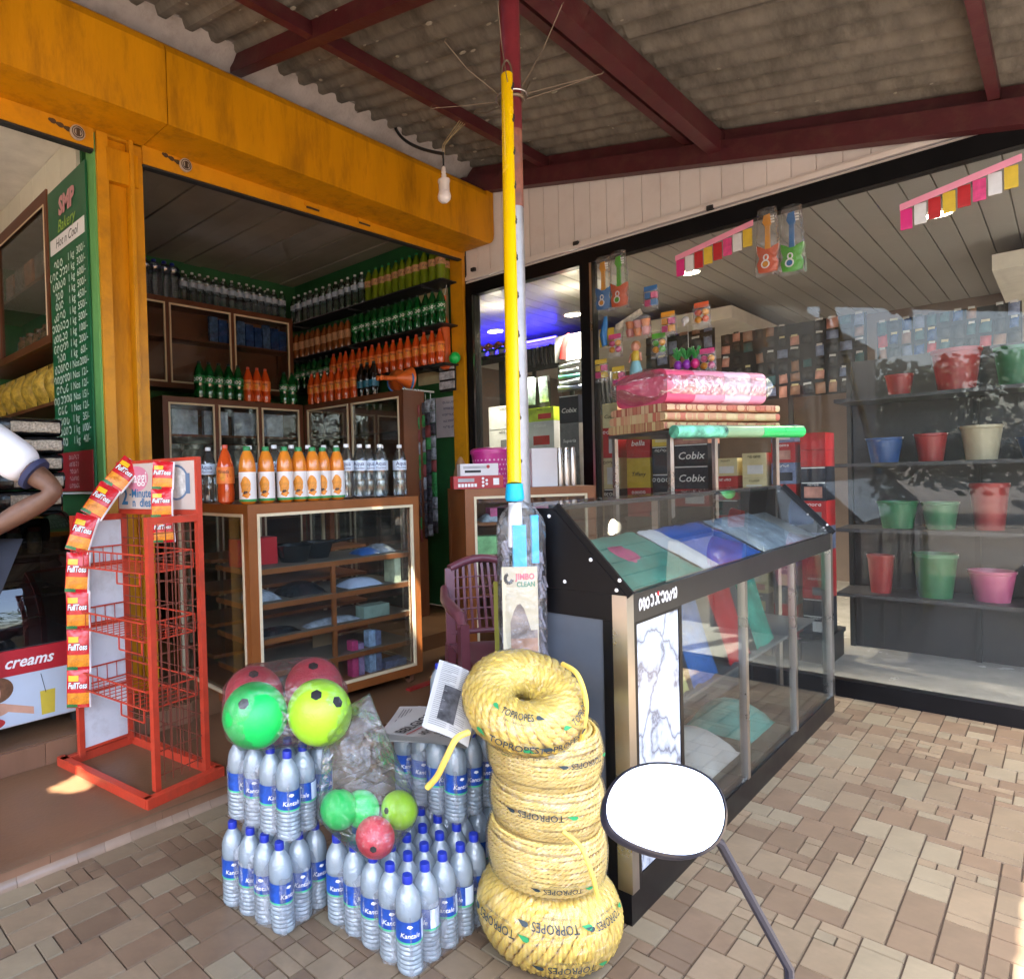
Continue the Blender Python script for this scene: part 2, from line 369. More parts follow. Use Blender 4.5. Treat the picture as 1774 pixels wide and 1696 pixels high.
# column: two steel shutter guides either side of a plastered pier
obj('column', B(1.53, 1.645, FYF+.012, FYF+.2, SZ, 3.3), YEL, bld)
obj('shutter_guide', B(1.468, 1.529, FYF-.03, FYF+.1, SZ, 3.27), YEL2, bld)
obj('shutter_guide', MB().box(1.646, 1.668, FYF-.045, FYF+.1, SZ, 3.27).box(1.668, 1.73, FYF-.02, FYF+.1, SZ, 3.27), YEL2, bld)
obj('column_cap', B(1.52, 1.70, FYF-.032, FYF+.02, 3.02, 3.20), YEL, bld)
obj('shutter_guide', MB().box(4.60, 4.628, FYF-.03, FYF+.1, SZ, 3.27).box(4.628, 4.66, FYF-.015, FYF+.1, SZ, 3.27), YEL2, bld)
def shutter_bar(pl, pr_, hz, name='shutter_bar'):
    a, b = Vector(pl), Vector(pr_); a.y = b.y = FYF-.03
    bar = obj(name, MB().prism([(a.x, a.z), (b.x, b.z), (b.x, b.z+hz*.95), (a.x, a.z+hz)], 1, FYF-.035, FYF+.012), YEL2, bld)
    obj('bar_bead', MB().prism([(a.x, a.z+hz+.004), (b.x, b.z+hz), (b.x, b.z+hz+.02), (a.x, a.z+hz+.024)], 1, FYF-.055, FYF+.0), YEL2, bar)
    obj('shutter_curtain', MB().prism([(a.x, a.z+.03), (b.x, b.z+.03), (b.x, 3.31), (a.x, 3.31)], 1, FYF+.02, FYF+.034), YEL2, bar)
    obj('bar_foot', MB().prism([(a.x, a.z-.012), (b.x, b.z-.012), (b.x, b.z-.001), (a.x, a.z-.001)], 1, FYF-.03, FYF+.015), BLACKM, bar)
    return bar
lock_m = mat('lock_steel', (.55,.50,.44), .35, metal=.5, var=.2); rust = mat('rust_dark', (.05,.028,.012), .8, var=.4)
def lock(bar, px, py):
    p = onY(px, py, FYF-.04)
    q = MB(); q.tube([p+Vector((0,-.004,0)), p+Vector((0,-.018,0))], .038, 24); o = obj('lock_disc', q, lock_m, bar, smooth=True)
    for r_ in (.03, .02): obj('lock_ring', MB().tube([p+Vector((r_*math.cos(t), -.02, r_*math.sin(t))) for t in [k*math.pi/10 for k in range(20)]], .0022, 6, closed=True), rust, o)
    obj('keyhole_plate', MB().box(p.x-.008, p.x+.008, p.y-.024, p.y-.019, p.z-.016, p.z+.016), rust, o)
    s_ = MB()
    for k in range(9):
        t = k/8; s_.sphere((p.x-.13+.1*t, p.y+.003, p.z+.03-.022*t), .012+.006*math.sin(k*2.1), 8, 6, (1,.12,.8))
    obj('grease_mark', s_, rust, bar)
bar1 = shutter_bar(onY(247, 284, FYF-.03), onY(800, 449, FYF-.03), .115)
bar2 = shutter_bar(onY(-300, 110, FYF-.03), onY(162, 258, FYF-.03), .13)
lock(bar1, 320, 288); lock(bar2, 133, 232)
for px, py in ((540, 357), (630, 384)):
    p = onY(px, py, FYF-.04)
    obj('pull_slot', MB().box(p.x-.06, p.x+.06, p.y-.008, p.y+.004, p.z-.012, p.z+.012), YEL2, bar1)
    obj('slot_painted_shade', MB().box(p.x-.045, p.x+.065, p.y-.004, p.y+.003, p.z-.024, p.z-.0135), rust, bar1)  # dark strip stands in for the shade under the pull slot

# shop interior
DG = mat('green_wall', (.022,.12,.035), .6, var=.15, scale=3, dark=(.01,.05,.02), dscale=2, damt=.4)
LG = mat('light_green_wall', (.12,.34,.10), .6, var=.1, scale=3)
CRW = mat('cream_wall', (.55,.45,.25), .7, var=.15)
obj('back_wall', B(1.6, 4.8, 6.02, 6.15, SZ, 3.6), DG, bld)
obj('side_wall', B(4.655, 4.678, FYF+.1, 6.02, SZ, 3.6), DG, bld)
obj('wall_patch', B(4.648, 4.6535, FYF+.17, FYF+.55, 2.2, 3.2), CRW, bld)
obj('partition_wall', B(1.475, 1.72, FYF+.2, 4.32, SZ, 3.6), DG, bld); obj('partition_wall', B(1.79, 1.83, 4.32, 8.2, SZ, 3.6), DG, bld)
obj('partition_end', B(1.455, 1.474, FYF-.01, FYF+.09, SZ, 3.28), LG, bld)
ceil = obj('ceiling', B(1.72, 4.655, FYF+.12, 6.02, 3.56, 3.6), BLACKM, bld)
cpan = mat('ceiling_strip', (.34,.28,.22), .14, var=.12, scale=2, rnd=.05, spec=.7)
x = 1.73; k = 0
while x < 4.6:
    obj('ceiling_strip', B(x+.004, x+.188, FYF+.13, 6.01, 3.525+(.008 if k % 2 else 0), 3.559), cpan, ceil); x += .193; k += 1
# left room: pale ceiling, panelled wall above the cabinets
wht = mat('white_panel', (.70,.68,.56), .6, var=.05, rnd=.04)
lceil = obj('ceiling', B(GX0, 1.474, FYF+.12, 8.2, 3.36, 3.42), mat('white_ceiling', (.78,.77,.72), .6), bld)
for k in range(18):
    y0 = FYF+.22+k*.25; obj('wall_plank', B(1.452, 1.4735, y0+.003, y0+.247, (2.55 if y0 < 4.3 else 3.195), 3.355), wht, lceil)
obj('far_wall', B(GX0, 1.475, 8.2, 8.3, SZ, 3.6), DG, bld)
obj('left_wall', B(GX0-.1, GX0, FYF, 8.3, SZ, 4.2), PLASTER, bld)
obj('roof_slab', B(GX0-.1, RX+.0, FYF+.2, 8.4, 4.2, 4.35), PLASTER, bld)

# ------------------------------------------------------------------ awning
aw = thing('awning', 'sloping corrugated cement sheet awning on maroon steel purlins over the forecourt', 'awning')
def sheet(x0, x1, y0, y1, dz, hole=None):
    mb = MB(); n = int((x1-x0)/.0165); step_ = (x1-x0)/n; ys = [y0+(y1-y0)*k/6 for k in range(7)]
    if hole: ys = sorted(ys+[hole[1]+(hole[3]-hole[1])*k/14 for k in range(15)])
    def prof(x_):
        t = (x_/.165) % 1; s_ = .5-.5*math.cos(2*math.pi*t); return .036*min(1, max(0, (s_-.2)/.6))
    xs = [x0+step_*i for i in range(n+1)]
    for th in (0, .007):
        b = len(mb.v)
        for y_ in ys:
            for x_ in xs: mb.v.append((x_, y_, zr(y_)+prof(x_)+dz+th+.003*noise.noise((x_*2, y_*2, dz))))
        for j in range(len(ys)-1):
            for i in range(n):
                xm, ym = (xs[i]+xs[i+1])/2, (ys[j]+ys[j+1])/2
                if hole and ((xm-(hole[0]+hole[2])/2)/((hole[2]-hole[0])/2))**2+((ym-(hole[1]+hole[3])/2)/((hole[3]-hole[1])/2))**2 < 1+.5*noise.noise((xm*25, ym*25, 0)): continue
                q = (b+j*(n+1)+i, b+j*(n+1)+i+1, b+(j+1)*(n+1)+i+1, b+(j+1)*(n+1)+i); mb.f.append(q[::-1] if th == 0 else q)
    return mb
HZ = 3.7
def through(p, zroof=3.75):
    t = (zroof-p[2])/SUND.z; return p[0]+SUND.x*t, p[1]+SUND.y*t
sun_holes = []  # openings added out of view so sun patches fall on the plinth
for tgt, hw, hh in ((onZ(160, 1350, PZ), .19, .085), ((3.27, 2.86, PZ), .09, .16)):
    for zz in (3.8,):
        hx, hy = through(tgt); hx, hy = through(tgt, zr(hy)); sun_holes.append((hx-hw, hy-hh, hx+hw, hy+hh))
k = 0; x = -2.64
while x < RX-.06:
    x1 = min(x+.99, RX-.012)
    for (y0, y1, dz) in ((-.45, 1.5, 0), (1.4, 3.50, .012)):
        hl = [h for h in sun_holes if h[0] >= x-.15 and h[2] <= x1+.15 and h[1] > y0 and h[3] < y1]
        obj('roof_sheet', sheet(x, x1+.0, y0, y1, dz+(.004 if k % 2 else 0), hl[0] if hl else None), ROOFM, aw, smooth=True)
    x += .99; k += 1
spk = mat('pale_speck_coat', (.27,.24,.19), .9, var=.3)  # small pale specks on the sheet undersides
rnd = random.Random(21); sp = MB()
for _ in range(150):
    X_ = rnd.uniform(1.5, 4.6); Y_ = rnd.choice((rnd.uniform(.4, 3.5), rnd.gauss(2.9, .25), rnd.gauss(1.75, .2)))
    if not .2 < Y_ < 3.55: continue
    X_ = round(X_/.165)*.165+rnd.gauss(0, .02); r_ = rnd.uniform(.003, .010)
    sp.sphere((X_, Y_, zr(Y_)+.002), r_, 6, 4, (rnd.uniform(.8, 2.4), rnd.uniform(.8, 2.4), .25))
tag(obj('pale_specks', sp, spk, aw), kind='stuff')
for Y_, hw, hh in ((2.78, .045, .075), (1.71, .045, .07), (1.54, .075, .13), (.25, .045, .07), (-.35, .045, .07)):
    dz = 0 if hh < .1 else -.02
    obj('purlin', MB().box(-2.6, RX-.03, Y_-hw/2, Y_+hw/2, zr(Y_)-.005-hh+dz, zr(Y_)-.004+dz), MAROON, aw)
def rafter(X_, y0, y1, wd, hh, drop):
    return MB().prism([(y0, zr(y0)-drop-hh), (y1, zr(y1)-drop-hh), (y1, zr(y1)-drop), (y0, zr(y0)-drop)], 0, X_-wd/2, X_+wd/2)
obj('rafter', rafter(2.34, -.42, 3.56, .08, .10, -.012), MAROON, aw)
obj('rafter', rafter(-.6, -.42, 3.56, .08, .11, .082), MAROON, aw)
obj('rafter', rafter(RX-.075, -.42, 3.56, .08, .13, .082), MAROON, aw)
obj('edge_leak_strip', rafter(RX-.022, -.45, 3.62, .038, .15, -.06), MAROON, aw)  # strip added to stop daylight leaking between roof and fascia
# the pillar: maroon at the top, primed red in the middle, bare galvanised below
PD = 2.65; pb = atD(901, 800, PD); PX, PYY = pb.x, pb.y
zt = zr(PYY)-.08
pil = obj('pillar', MB().tube([(PX, PYY, 0), (PX, PYY, 2.46)], .037, 20), GALV, aw, smooth=True)
obj('pillar_paint', MB().tube([(PX, PYY, 2.40), (PX, PYY, 2.75)], .0382, 20), mat('primer_red', (.22,.075,.045), .6, var=.4, scale=14, dark=(.12,.09,.09), dscale=10, damt=.8), pil, smooth=True)
obj('pillar_paint', MB().tube([(PX, PYY, 2.70), (PX, PYY, zt)], .0388, 20), mat('maroon_gloss', (.14,.016,.025), .35, var=.25, scale=12, bump=.1), pil, smooth=True)
obj('base_plate', B(PX-.08, PX+.08, PYY-.08, PYY+.08, .0045, .014), GALV, pil)
# wire hanger ring around the pillar
wire = mat('wire', (.16,.12,.085), .5, metal=.6, var=.3)
hz_ = onX(895, 165, PX).z
hg = thing('wire_hanger', 'thin wire hanging ring with spokes clipped around the maroon pillar top', 'hanger', (PX, PYY, hz_))
obj('ring', MB().tube([(.06*math.cos(t), .06*math.sin(t), 0) for t in [k*math.pi/10 for k in range(20)]], .003, 6, closed=True), STEEL, hg)
obj('clip', MB().tube([(.045*math.cos(t), .045*math.sin(t), -.012) for t in [k*math.pi/10 for k in range(20)]], .007, 6, closed=True), wire, hg)
for k, (a, L, up) in enumerate(((20, .38, .22), (65, .36, .10), (110, .40, .05), (160, .35, .15), (205, .30, .2), (250, .36, .16), (292, .40, .0), (330, .42, .12))):
    c, s_ = math.cos(R(a)), math.sin(R(a)); L *= .85; p = [(.06*c, .06*s_, 0), (.2*c, .2*s_, up*.45), (L*c, L*s_, up), (L*c+.01, L*s_, up+.014)]
    obj('spoke', MB().tube(p, .0018, 6), wire, hg)

# ------------------------------------------------------------------ right shop: fascia, glazing, room
rs = thing('glazed_shop', 'shop with white plank fascia and black framed glass front full of goods', 'building')
fasm = mat('fascia_plank', (.70,.65,.62), .45, var=.05, scale=2, rnd=.05, dark=(.45,.36,.32), dscale=3, damt=.3)
ft = (onX(915, 451, RX).z + onX(1236, 363, RX).z)/2
y = 3.62
while y > -1.9:
    obj('fascia_plank', MB().box(RX, RX+.012, y-.127, y-.004, ft, 4.0).box(RX+.008, RX+.014, y-.004, y+.003, ft, 4.0), fasm, rs); y -= .13
for zz, tt, pp in ((ft-.012, .03, .02), (ft-.04, .018, .012), (ft+.022, .012, .008)):
    obj('trim', B(RX-pp, RX+.01, -1.9, 3.62, zz, zz+tt), mat('white_trim', (.72,.66,.62), .35, var=.04), rs)
for px, py in ((822, 468), (1000, 423), (1232, 362), (910, 322)):
    p = onX(px, py, RX); obj('trim_clip', B(RX-.03, RX-.002, p.y-.02, p.y+.02, p.z-.014, p.z+.014), BLACKM, rs)
hz0, hz1 = ft-.15, ft-.042
obj('window_head', B(RX-.03, RX+.05, -1.9, 3.6, hz0, hz1), BLACK, rs)
my = onX(1021, 600, RX).y
for y0, wd in ((3.56, .09), (my, .1), (-.35, .1), (-1.85, .1)):
    f_ = obj('mullion', B(RX-.034, RX+.05, y0-wd/2, y0+wd/2, .1, hz0-.001), BLACK, rs)
    obj('mullion_edge', B(RX-.037, RX-.0345, y0-wd/2+.003, y0-wd/2+.02, .1, hz0-.002), STEEL, f_)
obj('window_sill', B(RX-.03, RX+.05, -1.9, 3.6, 0, .1), BLACK, rs)
for ya, yb in ((3.515, my+.05), (my-.05, -.3), (-.4, -1.8)):
    obj('glass_pane', B(RX+.006, RX+.010, yb, ya, .1, hz0), GLASS, rs)
obj('room_floor', B(RX+.05, 9.4, -3, 5.5, -.02, .012), mat('pale_tile', (.4,.38,.35), .25), rs)
rwall = mat('room_wall', (.26,.19,.15), .7, var=.1)
obj('room_wall', B(9.3, 9.4, -3, 5.5, .012, 3.2), rwall, rs)
obj('room_wall', B(RX+.0, 9.3, 5.4, 5.5, .012, 3.2), rwall, rs)
obj('room_wall', B(RX+.06, 9.3, -3, -2.9, .012, 3.2), rwall, rs)
RC = 3.02
rceil = obj('room_ceiling', B(RX+.03, 9.4, -3, 5.5, RC+.02, RC+.06), mat('ceiling_back', (.2,.19,.18), .6), rs)
pvc = mat('grey_ceiling_strip', (.34,.33,.32), .3, var=.05, rnd=.03)
y = -2.9
while y < 5.3:
    obj('ceiling_strip', B(RX+.05, 9.2, y+.004, y+.146, RC+.004, RC+.0195), pvc, rceil); y += .15
obj('dropped_ceiling', B(6.9, 9.28, 2.2, 5.35, 2.78, 2.9), mat('white_drop', (.7,.66,.6), .6), rceil)
led = onX(900, 528, 6.86)
ly = onX(962, 525, 6.86).y
obj('led_strip', B(6.85, 6.87, ly, 5.3, 2.905, 2.925), emitter('blue_led', (.03,.02,1), 6), rceil)
obj('dropped_ceiling', B(6.9, 9.28, -2.8, .4, 2.78, 2.9), mat('white_drop'), rceil)
def downlight(p, lb):
    t = thing('downlight', 'round lit downlight '+lb, 'light', p, 0, 'round ceiling downlights in the glazed shop')
    obj('lamp_disc', MB().tube([(0,0,-.006),(0,0,-.001)], .07, 20), emitter('warm_lamp', (1,.86,.62), 9), t)
    obj('lamp_ring', MB().tube([(.078*math.cos(a), .078*math.sin(a), -.004) for a in [k*math.pi/12 for k in range(24)]], .008, 6, closed=True), WHITEP, t)
    ld = bpy.data.lights.new('downlight_light', 'SPOT'); ld.energy = 24; ld.spot_size = R(130); ld.spot_blend = .6; ld.color = (1,.88,.7); ld.shadow_soft_size = .06
    lo = bpy.data.objects.new('lamp_glow', ld); COL.objects.link(lo); lo.parent = t; lo.location = (0, 0, -.03)
for (px, py), lb in zip(((858, 573), (993, 544)), ('above the orange artificial flowers', 'above the red arm shaped bag')):
    p = onZ(px, py, 2.78); downlight((p.x, p.y, 2.78), lb)
for p, lb in (((7.4, -.3, 2.78), 'in the dropped ceiling past the last pegboard'), ((5.9, 2.2, RC), 'in the grey strip ceiling behind the doll'), ((5.9, .6, RC), 'in the grey strip ceiling past the toy guitars'), ((5.9, -1.2, RC), 'in the grey strip ceiling past the second sachet row')): downlight(p, lb)

# ================================================================== BOTTLES
def prof_soda(h, r): return [(r*.55, 0), (r*.92, .012*h/.3), (r, .05*h/.3), (r*.97, .08*h/.3), (r*.9, .10*h/.3), (r*.9, .105*h/.3), (r*.97, .12*h/.3), (r, .14*h/.3), (r*.99, .19*h/.3), (r*.86, .215*h/.3), (r*.6, .25*h/.3), (r*.36, .275*h/.3), (r*.30, .285*h/.3)]
def prof_water(h, r):
    p = [(r*.6, 0), (r*.95, .008)]; z = .02
    while z < h*.50: p += [(r, z), (r*.915, z+h*.024), (r, z+h*.046)]; z += h*.062
    p += [(r, h*.545), (r*.97, h*.55), (r*.97, h*.79), (r, h*.80), (r*.97, h*.83), (r*.76, h*.885), (r*.44, h*.925), (r*.33, h*.94)]
    return p
def prof_plain(h, r): return [(r*.6, 0), (r*.93, .008), (r, .02), (r, h*.30), (r*.95, h*.33), (r, h*.36), (r, h*.68), (r*.97, h*.72), (r*.8, h*.80), (r*.52, h*.88), (r*.34, h*.93)]
def prof_juice(h, r): return [(r*.7, 0), (r, .012), (r*.99, h*.1), (r*.99, h*.55), (r, h*.57), (r*.97, h*.66), (r*.82, h*.78), (r*.58, h*.87), (r*.45, h*.905)]
def cap_mb(h, rc, z0): return MB().lathe([(rc, 0), (rc, h*.8), (rc*.9, h), (rc*.2, h)], 14, (0, 0, z0))
def band(r, z0, z1, seg=20): return MB().lathe([(r, z0), (r, z1)], seg, cap=False)
def wrap_text(s, size, r, z, **k):
    return wrap_mesh(text_mesh(s, size, **k), lambda x, y: Vector((r*math.sin(x/r), -r*math.cos(x/r), z+y)))
def print_blob(r, z, wd, hg, seed, n=9):
    mb = MB()
    def fn(u, v):
        a = 2*math.pi*u; k = .55+.45*abs(noise.noise((math.cos(a)*1.7, math.sin(a)*1.7, seed))); x = wd*math.cos(a)*k*v; y = hg*math.sin(a)*k*v
        return (r*math.sin(x/r), -r*math.cos(x/r), z+y)
    return mb.grid(fn, 18, 3)
PET = clear('pet_clear', (.86,.9,.9), (.7,.76,.78), haze=.05, gloss=.07, rough=.06, edge=.9)
WATER = clear('water_bottle', (.88,.94,1.0), (.74,.90,1.0), haze=.5, gloss=.13, rough=.13, edge=.9, bump=.35, bscale=38)
BIGW = clear('big_water', (.72,.8,.84), (.5,.6,.68), haze=.12, gloss=.07, rough=.06, edge=.9)
def liquid(name, c, rough=.12, spec=.6): return mat(name, c, rough, var=.1, scale=9, spec=spec, coat=.3)
GRN = clear('green_pet', (.06,.45,.12), (.01,.22,.05), haze=.55, gloss=.07, rough=.08, edge=.8)
LIME = clear('lime_pet', (.55,.75,.08), (.30,.42,.02), haze=.7, gloss=.06, rough=.1, edge=.8)
ORG = liquid('orange_soda', (.62,.075,.010)); JUI = liquid('mango_juice', (.72,.23,.02), .2); NEC = liquid('brown_nectar', (.24,.075,.02)); COLA = liquid('cola', (.012,.008,.007))
CAPW = mat('cap_white', (.8,.8,.8), .4, var=.03); CAPG = mat('cap_green', (.015,.23,.06), .4, var=.05); CAPR = mat('cap_red', (.62,.09,.05), .4, var=.05); CAPB = mat('cap_blue', (.012,.03,.36), .4, var=.05); CAPK = mat('cap_dark', (.02,.03,.03), .4)
LBW = mat('label_pale', (.62,.72,.84), .45, var=.1, scale=30); LBO = mat('label_orange', (.85,.20,.03), .4, var=.25, scale=25); LBG = mat('label_green', (.015,.2,.05), .4, var=.3, scale=30)
LBB = mat('label_blue', (.014,.065,.32), .35, var=.6, scale=28); LBGR = mat('label_edge_green', (.08,.5,.25), .45); LBS = mat('label_silver', (.35,.42,.5), .4, var=.25, scale=40)
LBJ = mat('label_white', (.80,.76,.74), .45, var=.03); FRUIT = mat('mango_print', (.75,.27,.02), .45, var=.4, scale=40); LEAF = mat('print_green', (.03,.26,.06), .5, var=.2); NAVY = mat('print_navy', (.02,.03,.14), .5)
LBN = mat('label_tan', (.48,.24,.11), .5, var=.3, scale=40); YPR = mat('print_yellow', (.8,.5,.03), .5, var=.1)
KIND = {}
def kind(name, parts): KIND[name] = [(n, (me.mesh(n, 40) if isinstance(me, MB) else me), m_) for n, me, m_ in parts]
def mk(name, body, pf, h, r, capm, rc, capz, caph, extra): kind(name, [('body', MB().lathe(pf(h, r), 18), body), ('cap', cap_mb(caph, rc, capz), capm)] + extra)
S, r_ = .33, .047
def squig(r, z, seed, n=3, h=.018): return wrap_mesh(scribble(n, h, seed, .2).mesh('print'), lambda x, y: Vector((r*math.sin(x/r), -r*math.cos(x/r), z+y)))
mk('green_soda', GRN, prof_soda, .30, .045, CAPK, .0145, .285, .018, [('label', band(.0448, .125, .185), LBG), ('print', squig(.0456, .155, 3, 3, .03), WHITEP)])
mk('lime_soda', LIME, prof_soda, .30, .045, CAPG, .0145, .285, .018, [('label', band(.0452, .13, .19), LBN), ('print', squig(.0458, .16, 5, 3, .016), CAPK)])
mk('orange_soda', ORG, prof_soda, .30, .045, CAPR, .0145, .285, .018, [('label', band(.0452, .105, .19), LBO), ('print', print_blob(.0456, .14, .026, .03, 3), FRUIT), ('lettering', wrap_text('Mirinda', .026, .0462, .165, shear=.2, width=.062), INK)])
mk('clear_soda', PET, prof_plain, .31, .042, CAPW, .014, .288, .018, [('label', band(.0425, .15, .20), LBS)])
mk('nectar', NEC, prof_plain, .28, .042, CAPK, .014, .26, .018, [('label', band(.0425, .09, .17), LBN)])
mk('cola', COLA, prof_soda, .30, .045, CAPK, .0145, .285, .018, [('label', band(.0452, .08, .14), mat('label_teal', (.02,.14,.22), .4, var=.3))])
mk('aqua', PET, prof_plain, .325, .043, CAPW, .016, .303, .02, [('label', band(.0436, .165, .225), LBW), ('lettering', wrap_text('Aqua', .034, .0442, .205, bold=.01), NAVY), ('lettering', wrap_text('Maxima', .022, .0442, .18, shear=.2), NAVY), ('lettering', wrap_mesh(wrap_text('Aqua', .034, .0442, .205, bold=.01), lambda x, y: Vector((-x, 0, 0))), NAVY)][:4])
mk('juice', JUI, prof_juice, .285, .042, CAPG, .018, .256, .024, [('label', band(.0424, .012, .155), LBJ), ('foot_band', band(.0427, .012, .024), LEAF), ('print', print_blob(.0432, .085, .042, .062, 7), FRUIT), ('leaf_print', print_blob(.0436, .055, .02, .012, 2), INK), ('foot_print', print_blob(.0436, .045, .03, .02, 9), JUI)])
mk('big_water', BIGW, prof_water, .36, .075, CAPB, .022, .338, .022, [('neck_band', band(.072, .27, .295), mat('label_navy', (.01,.02,.09), .5))])
BWH, BWR = .262, .0365
def prof_dome(h, r):
    p = [(r*.6, 0), (r*.94, .006), (r, .014)]; z = .016
    while z < .082: p += [(r, z), (r*.93, z+.005), (r, z+.010)]; z += .0125
    return p + [(r, .092), (r*.975, .0935), (r*.975, .1545), (r, .156), (r*1.0, .178), (r*.985, .190), (r*.93, .203), (r*.80, .217), (r*.60, .229), (r*.44, .238), (r*.38, .243)]
mk('water', WATER, prof_dome, BWH, BWR, CAPB, .0145, .243, .021, [('label', band(BWR+.0006, .098, .154), LBB), ('label_foot', band(BWR+.0009, .0935, .0985), LBGR), ('lettering', wrap_text('Kantale', .019, BWR+.0014, .117, shear=.25, bold=.008), WHITEP), ('leaf_print', print_blob(BWR+.0014, .142, .012, .007, 4), WHITEP),
   ('back_panel', MB().grid(lambda u, v: ((BWR+.0012)*math.sin(1.0+u*.9), -(BWR+.0012)*math.cos(1.0+u*.9), .100+v*.052), 6, 1), LBW)])
def bottle(kind_, loc, rz, label, group, name='bottle', s=1):
    t = thing(name, label, 'bottle', loc, rz, group); t.scale = (s, s, s)
    for n, me, m_ in KIND[kind_]: obj(n, me, m_, t)
    return t
ORD = 'first second third fourth fifth sixth seventh eighth ninth tenth eleventh twelfth thirteenth fourteenth fifteenth sixteenth seventeenth eighteenth'.split()
rnd = random.Random(11)
def row(kind_, a, b, n, label, group, jit=.006, face=None, s=1):
    a, b = Vector(a), Vector(b)
    for i in range(n):
        p = a.lerp(b, (i+.5)/n) + Vector((rnd.uniform(-jit, jit), rnd.uniform(-jit, jit), 0))
        bottle(kind_, p, (face if face is not None else 0)+rnd.uniform(-.25, .25), label.format(o=ORD[i]), group, s=s)

# ================================================================== CABINETS
def rect_frame(mb, x0, x1, z0, z1, y, t, w_):
    # picture-frame of four bars in the x,z plane, front at y, thickness t, bar width w_
    mb.box(x0, x1, y, y+t, z0, z0+w_); mb.box(x0, x1, y, y+t, z1-w_, z1); mb.box(x0, x0+w_, y, y+t, z0+w_, z1-w_); mb.box(x1-w_, x1, y, y+t, z0+w_, z1-w_); return mb
def cabinet(name, label, loc, rz, wd, dp, z0, z1, bays, shelves, lam, glass_side=True, mid=None, back=True, casters=False, post=.05, glass=CASEGLASS, top_over=0, divider=None):
    # local: x along the front, y into the depth, front at y=0
    t = thing(name, label, 'cabinet', loc, rz)
    P_ = post
    obj('top_board', B(-top_over, wd+top_over, -top_over, dp, z1-.05, z1), lam, t)
    obj('bottom_board', B(0, wd, 0, dp, z0, z0+.05), lam, t)
    for x_ in (0, wd-P_):
        for y_ in (0, dp-P_): obj('post', B(x_, x_+P_, y_, y_+P_, z0+.05, z1-.05), lam, t)
    xs = [P_ + (wd-2*P_)*k/bays for k in range(bays+1)]
    for x_ in xs[1:-1]: obj('mullion', B(x_-.02, x_+.02, .004, .03, z0+.05, z1-.05), lam, t)
    for i in range(bays):
        a, b = xs[i]+(.02 if i else 0), xs[i+1]-(.02 if i < bays-1 else 0)
        obj('beading', rect_frame(MB(), a, b, z0+.05, z1-.05, -.004, .014, .016), CREAM, t)
        obj('glass_pane', B(a+.012, b-.012, .014, .017, z0+.06, z1-.06), glass, t)
    if glass_side:
        for x_ in (0, wd):
            mb = MB(); sx = -1 if x_ == 0 else 1
            for (ya, yb, za, zb) in ((P_, dp-P_, z0+.05, z0+.066), (P_, dp-P_, z1-.066, z1-.05), (P_, P_+.016, z0+.066, z1-.066), (dp-P_-.016, dp-P_, z0+.066, z1-.066)):
                mb.box(x_+sx*.004, x_-sx*.012, ya, yb, za, zb)
            obj('beading', mb, CREAM, t)
            obj('glass_pane', B(x_-sx*.014, x_-sx*.017, P_+.01, dp-P_-.01, z0+.06, z1-.06), glass, t)
    else:
        for x_ in (.002, wd-.014): obj('side_panel', B(x_, x_+.012, P_, dp-P_, z0+.05, z1-.05), lam, t)
    for z_ in shelves: obj('shelf', B(.02, wd-.02, .03, dp-.03, z_, z_+.02), lam, t)
    if divider:
        for za, zb in divider: obj('divider', B(wd*.5-.012, wd*.5+.012, .03, dp*.5, za, zb), lam, t)
    if back: obj('back_panel', B(P_, wd-P_, dp-.012, dp-.004, z0+.05, z1-.05), lam, t)
    if casters:
        for x_ in (.06, wd-.06):
            for y_ in (.06, dp-.06):
                c = obj('caster', MB().tube([(x_-.014, y_, .033+PZ-loc[2]), (x_+.014, y_, .033+PZ-loc[2])], .031, 16), mat('caster_brown', (.2,.09,.05), .5), t, smooth=True)
                obj('caster_fork', MB().box(x_-.02, x_-.016, y_-.018, y_+.018, .03+PZ-loc[2], z0).box(x_+.016, x_+.02, y_-.018, y_+.018, .03+PZ-loc[2], z0), STEEL, c)
    return t
# tall low-wall cabinets in the corner of the bottle shop
LZ = 2.08
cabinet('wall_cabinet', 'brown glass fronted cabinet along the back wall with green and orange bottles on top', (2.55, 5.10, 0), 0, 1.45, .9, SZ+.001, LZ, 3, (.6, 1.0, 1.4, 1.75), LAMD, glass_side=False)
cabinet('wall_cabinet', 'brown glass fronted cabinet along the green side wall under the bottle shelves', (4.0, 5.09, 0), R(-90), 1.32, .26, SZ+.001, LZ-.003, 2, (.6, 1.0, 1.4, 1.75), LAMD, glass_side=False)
cabinet('hanging_cabinet', 'brown wall cabinet with cream beading holding blue packets below the water bottles', (2.2, 5.75, 0), 0, 2.2, .26, 2.25, 3.09, 3, (2.72,), LAMD, glass_side=False)
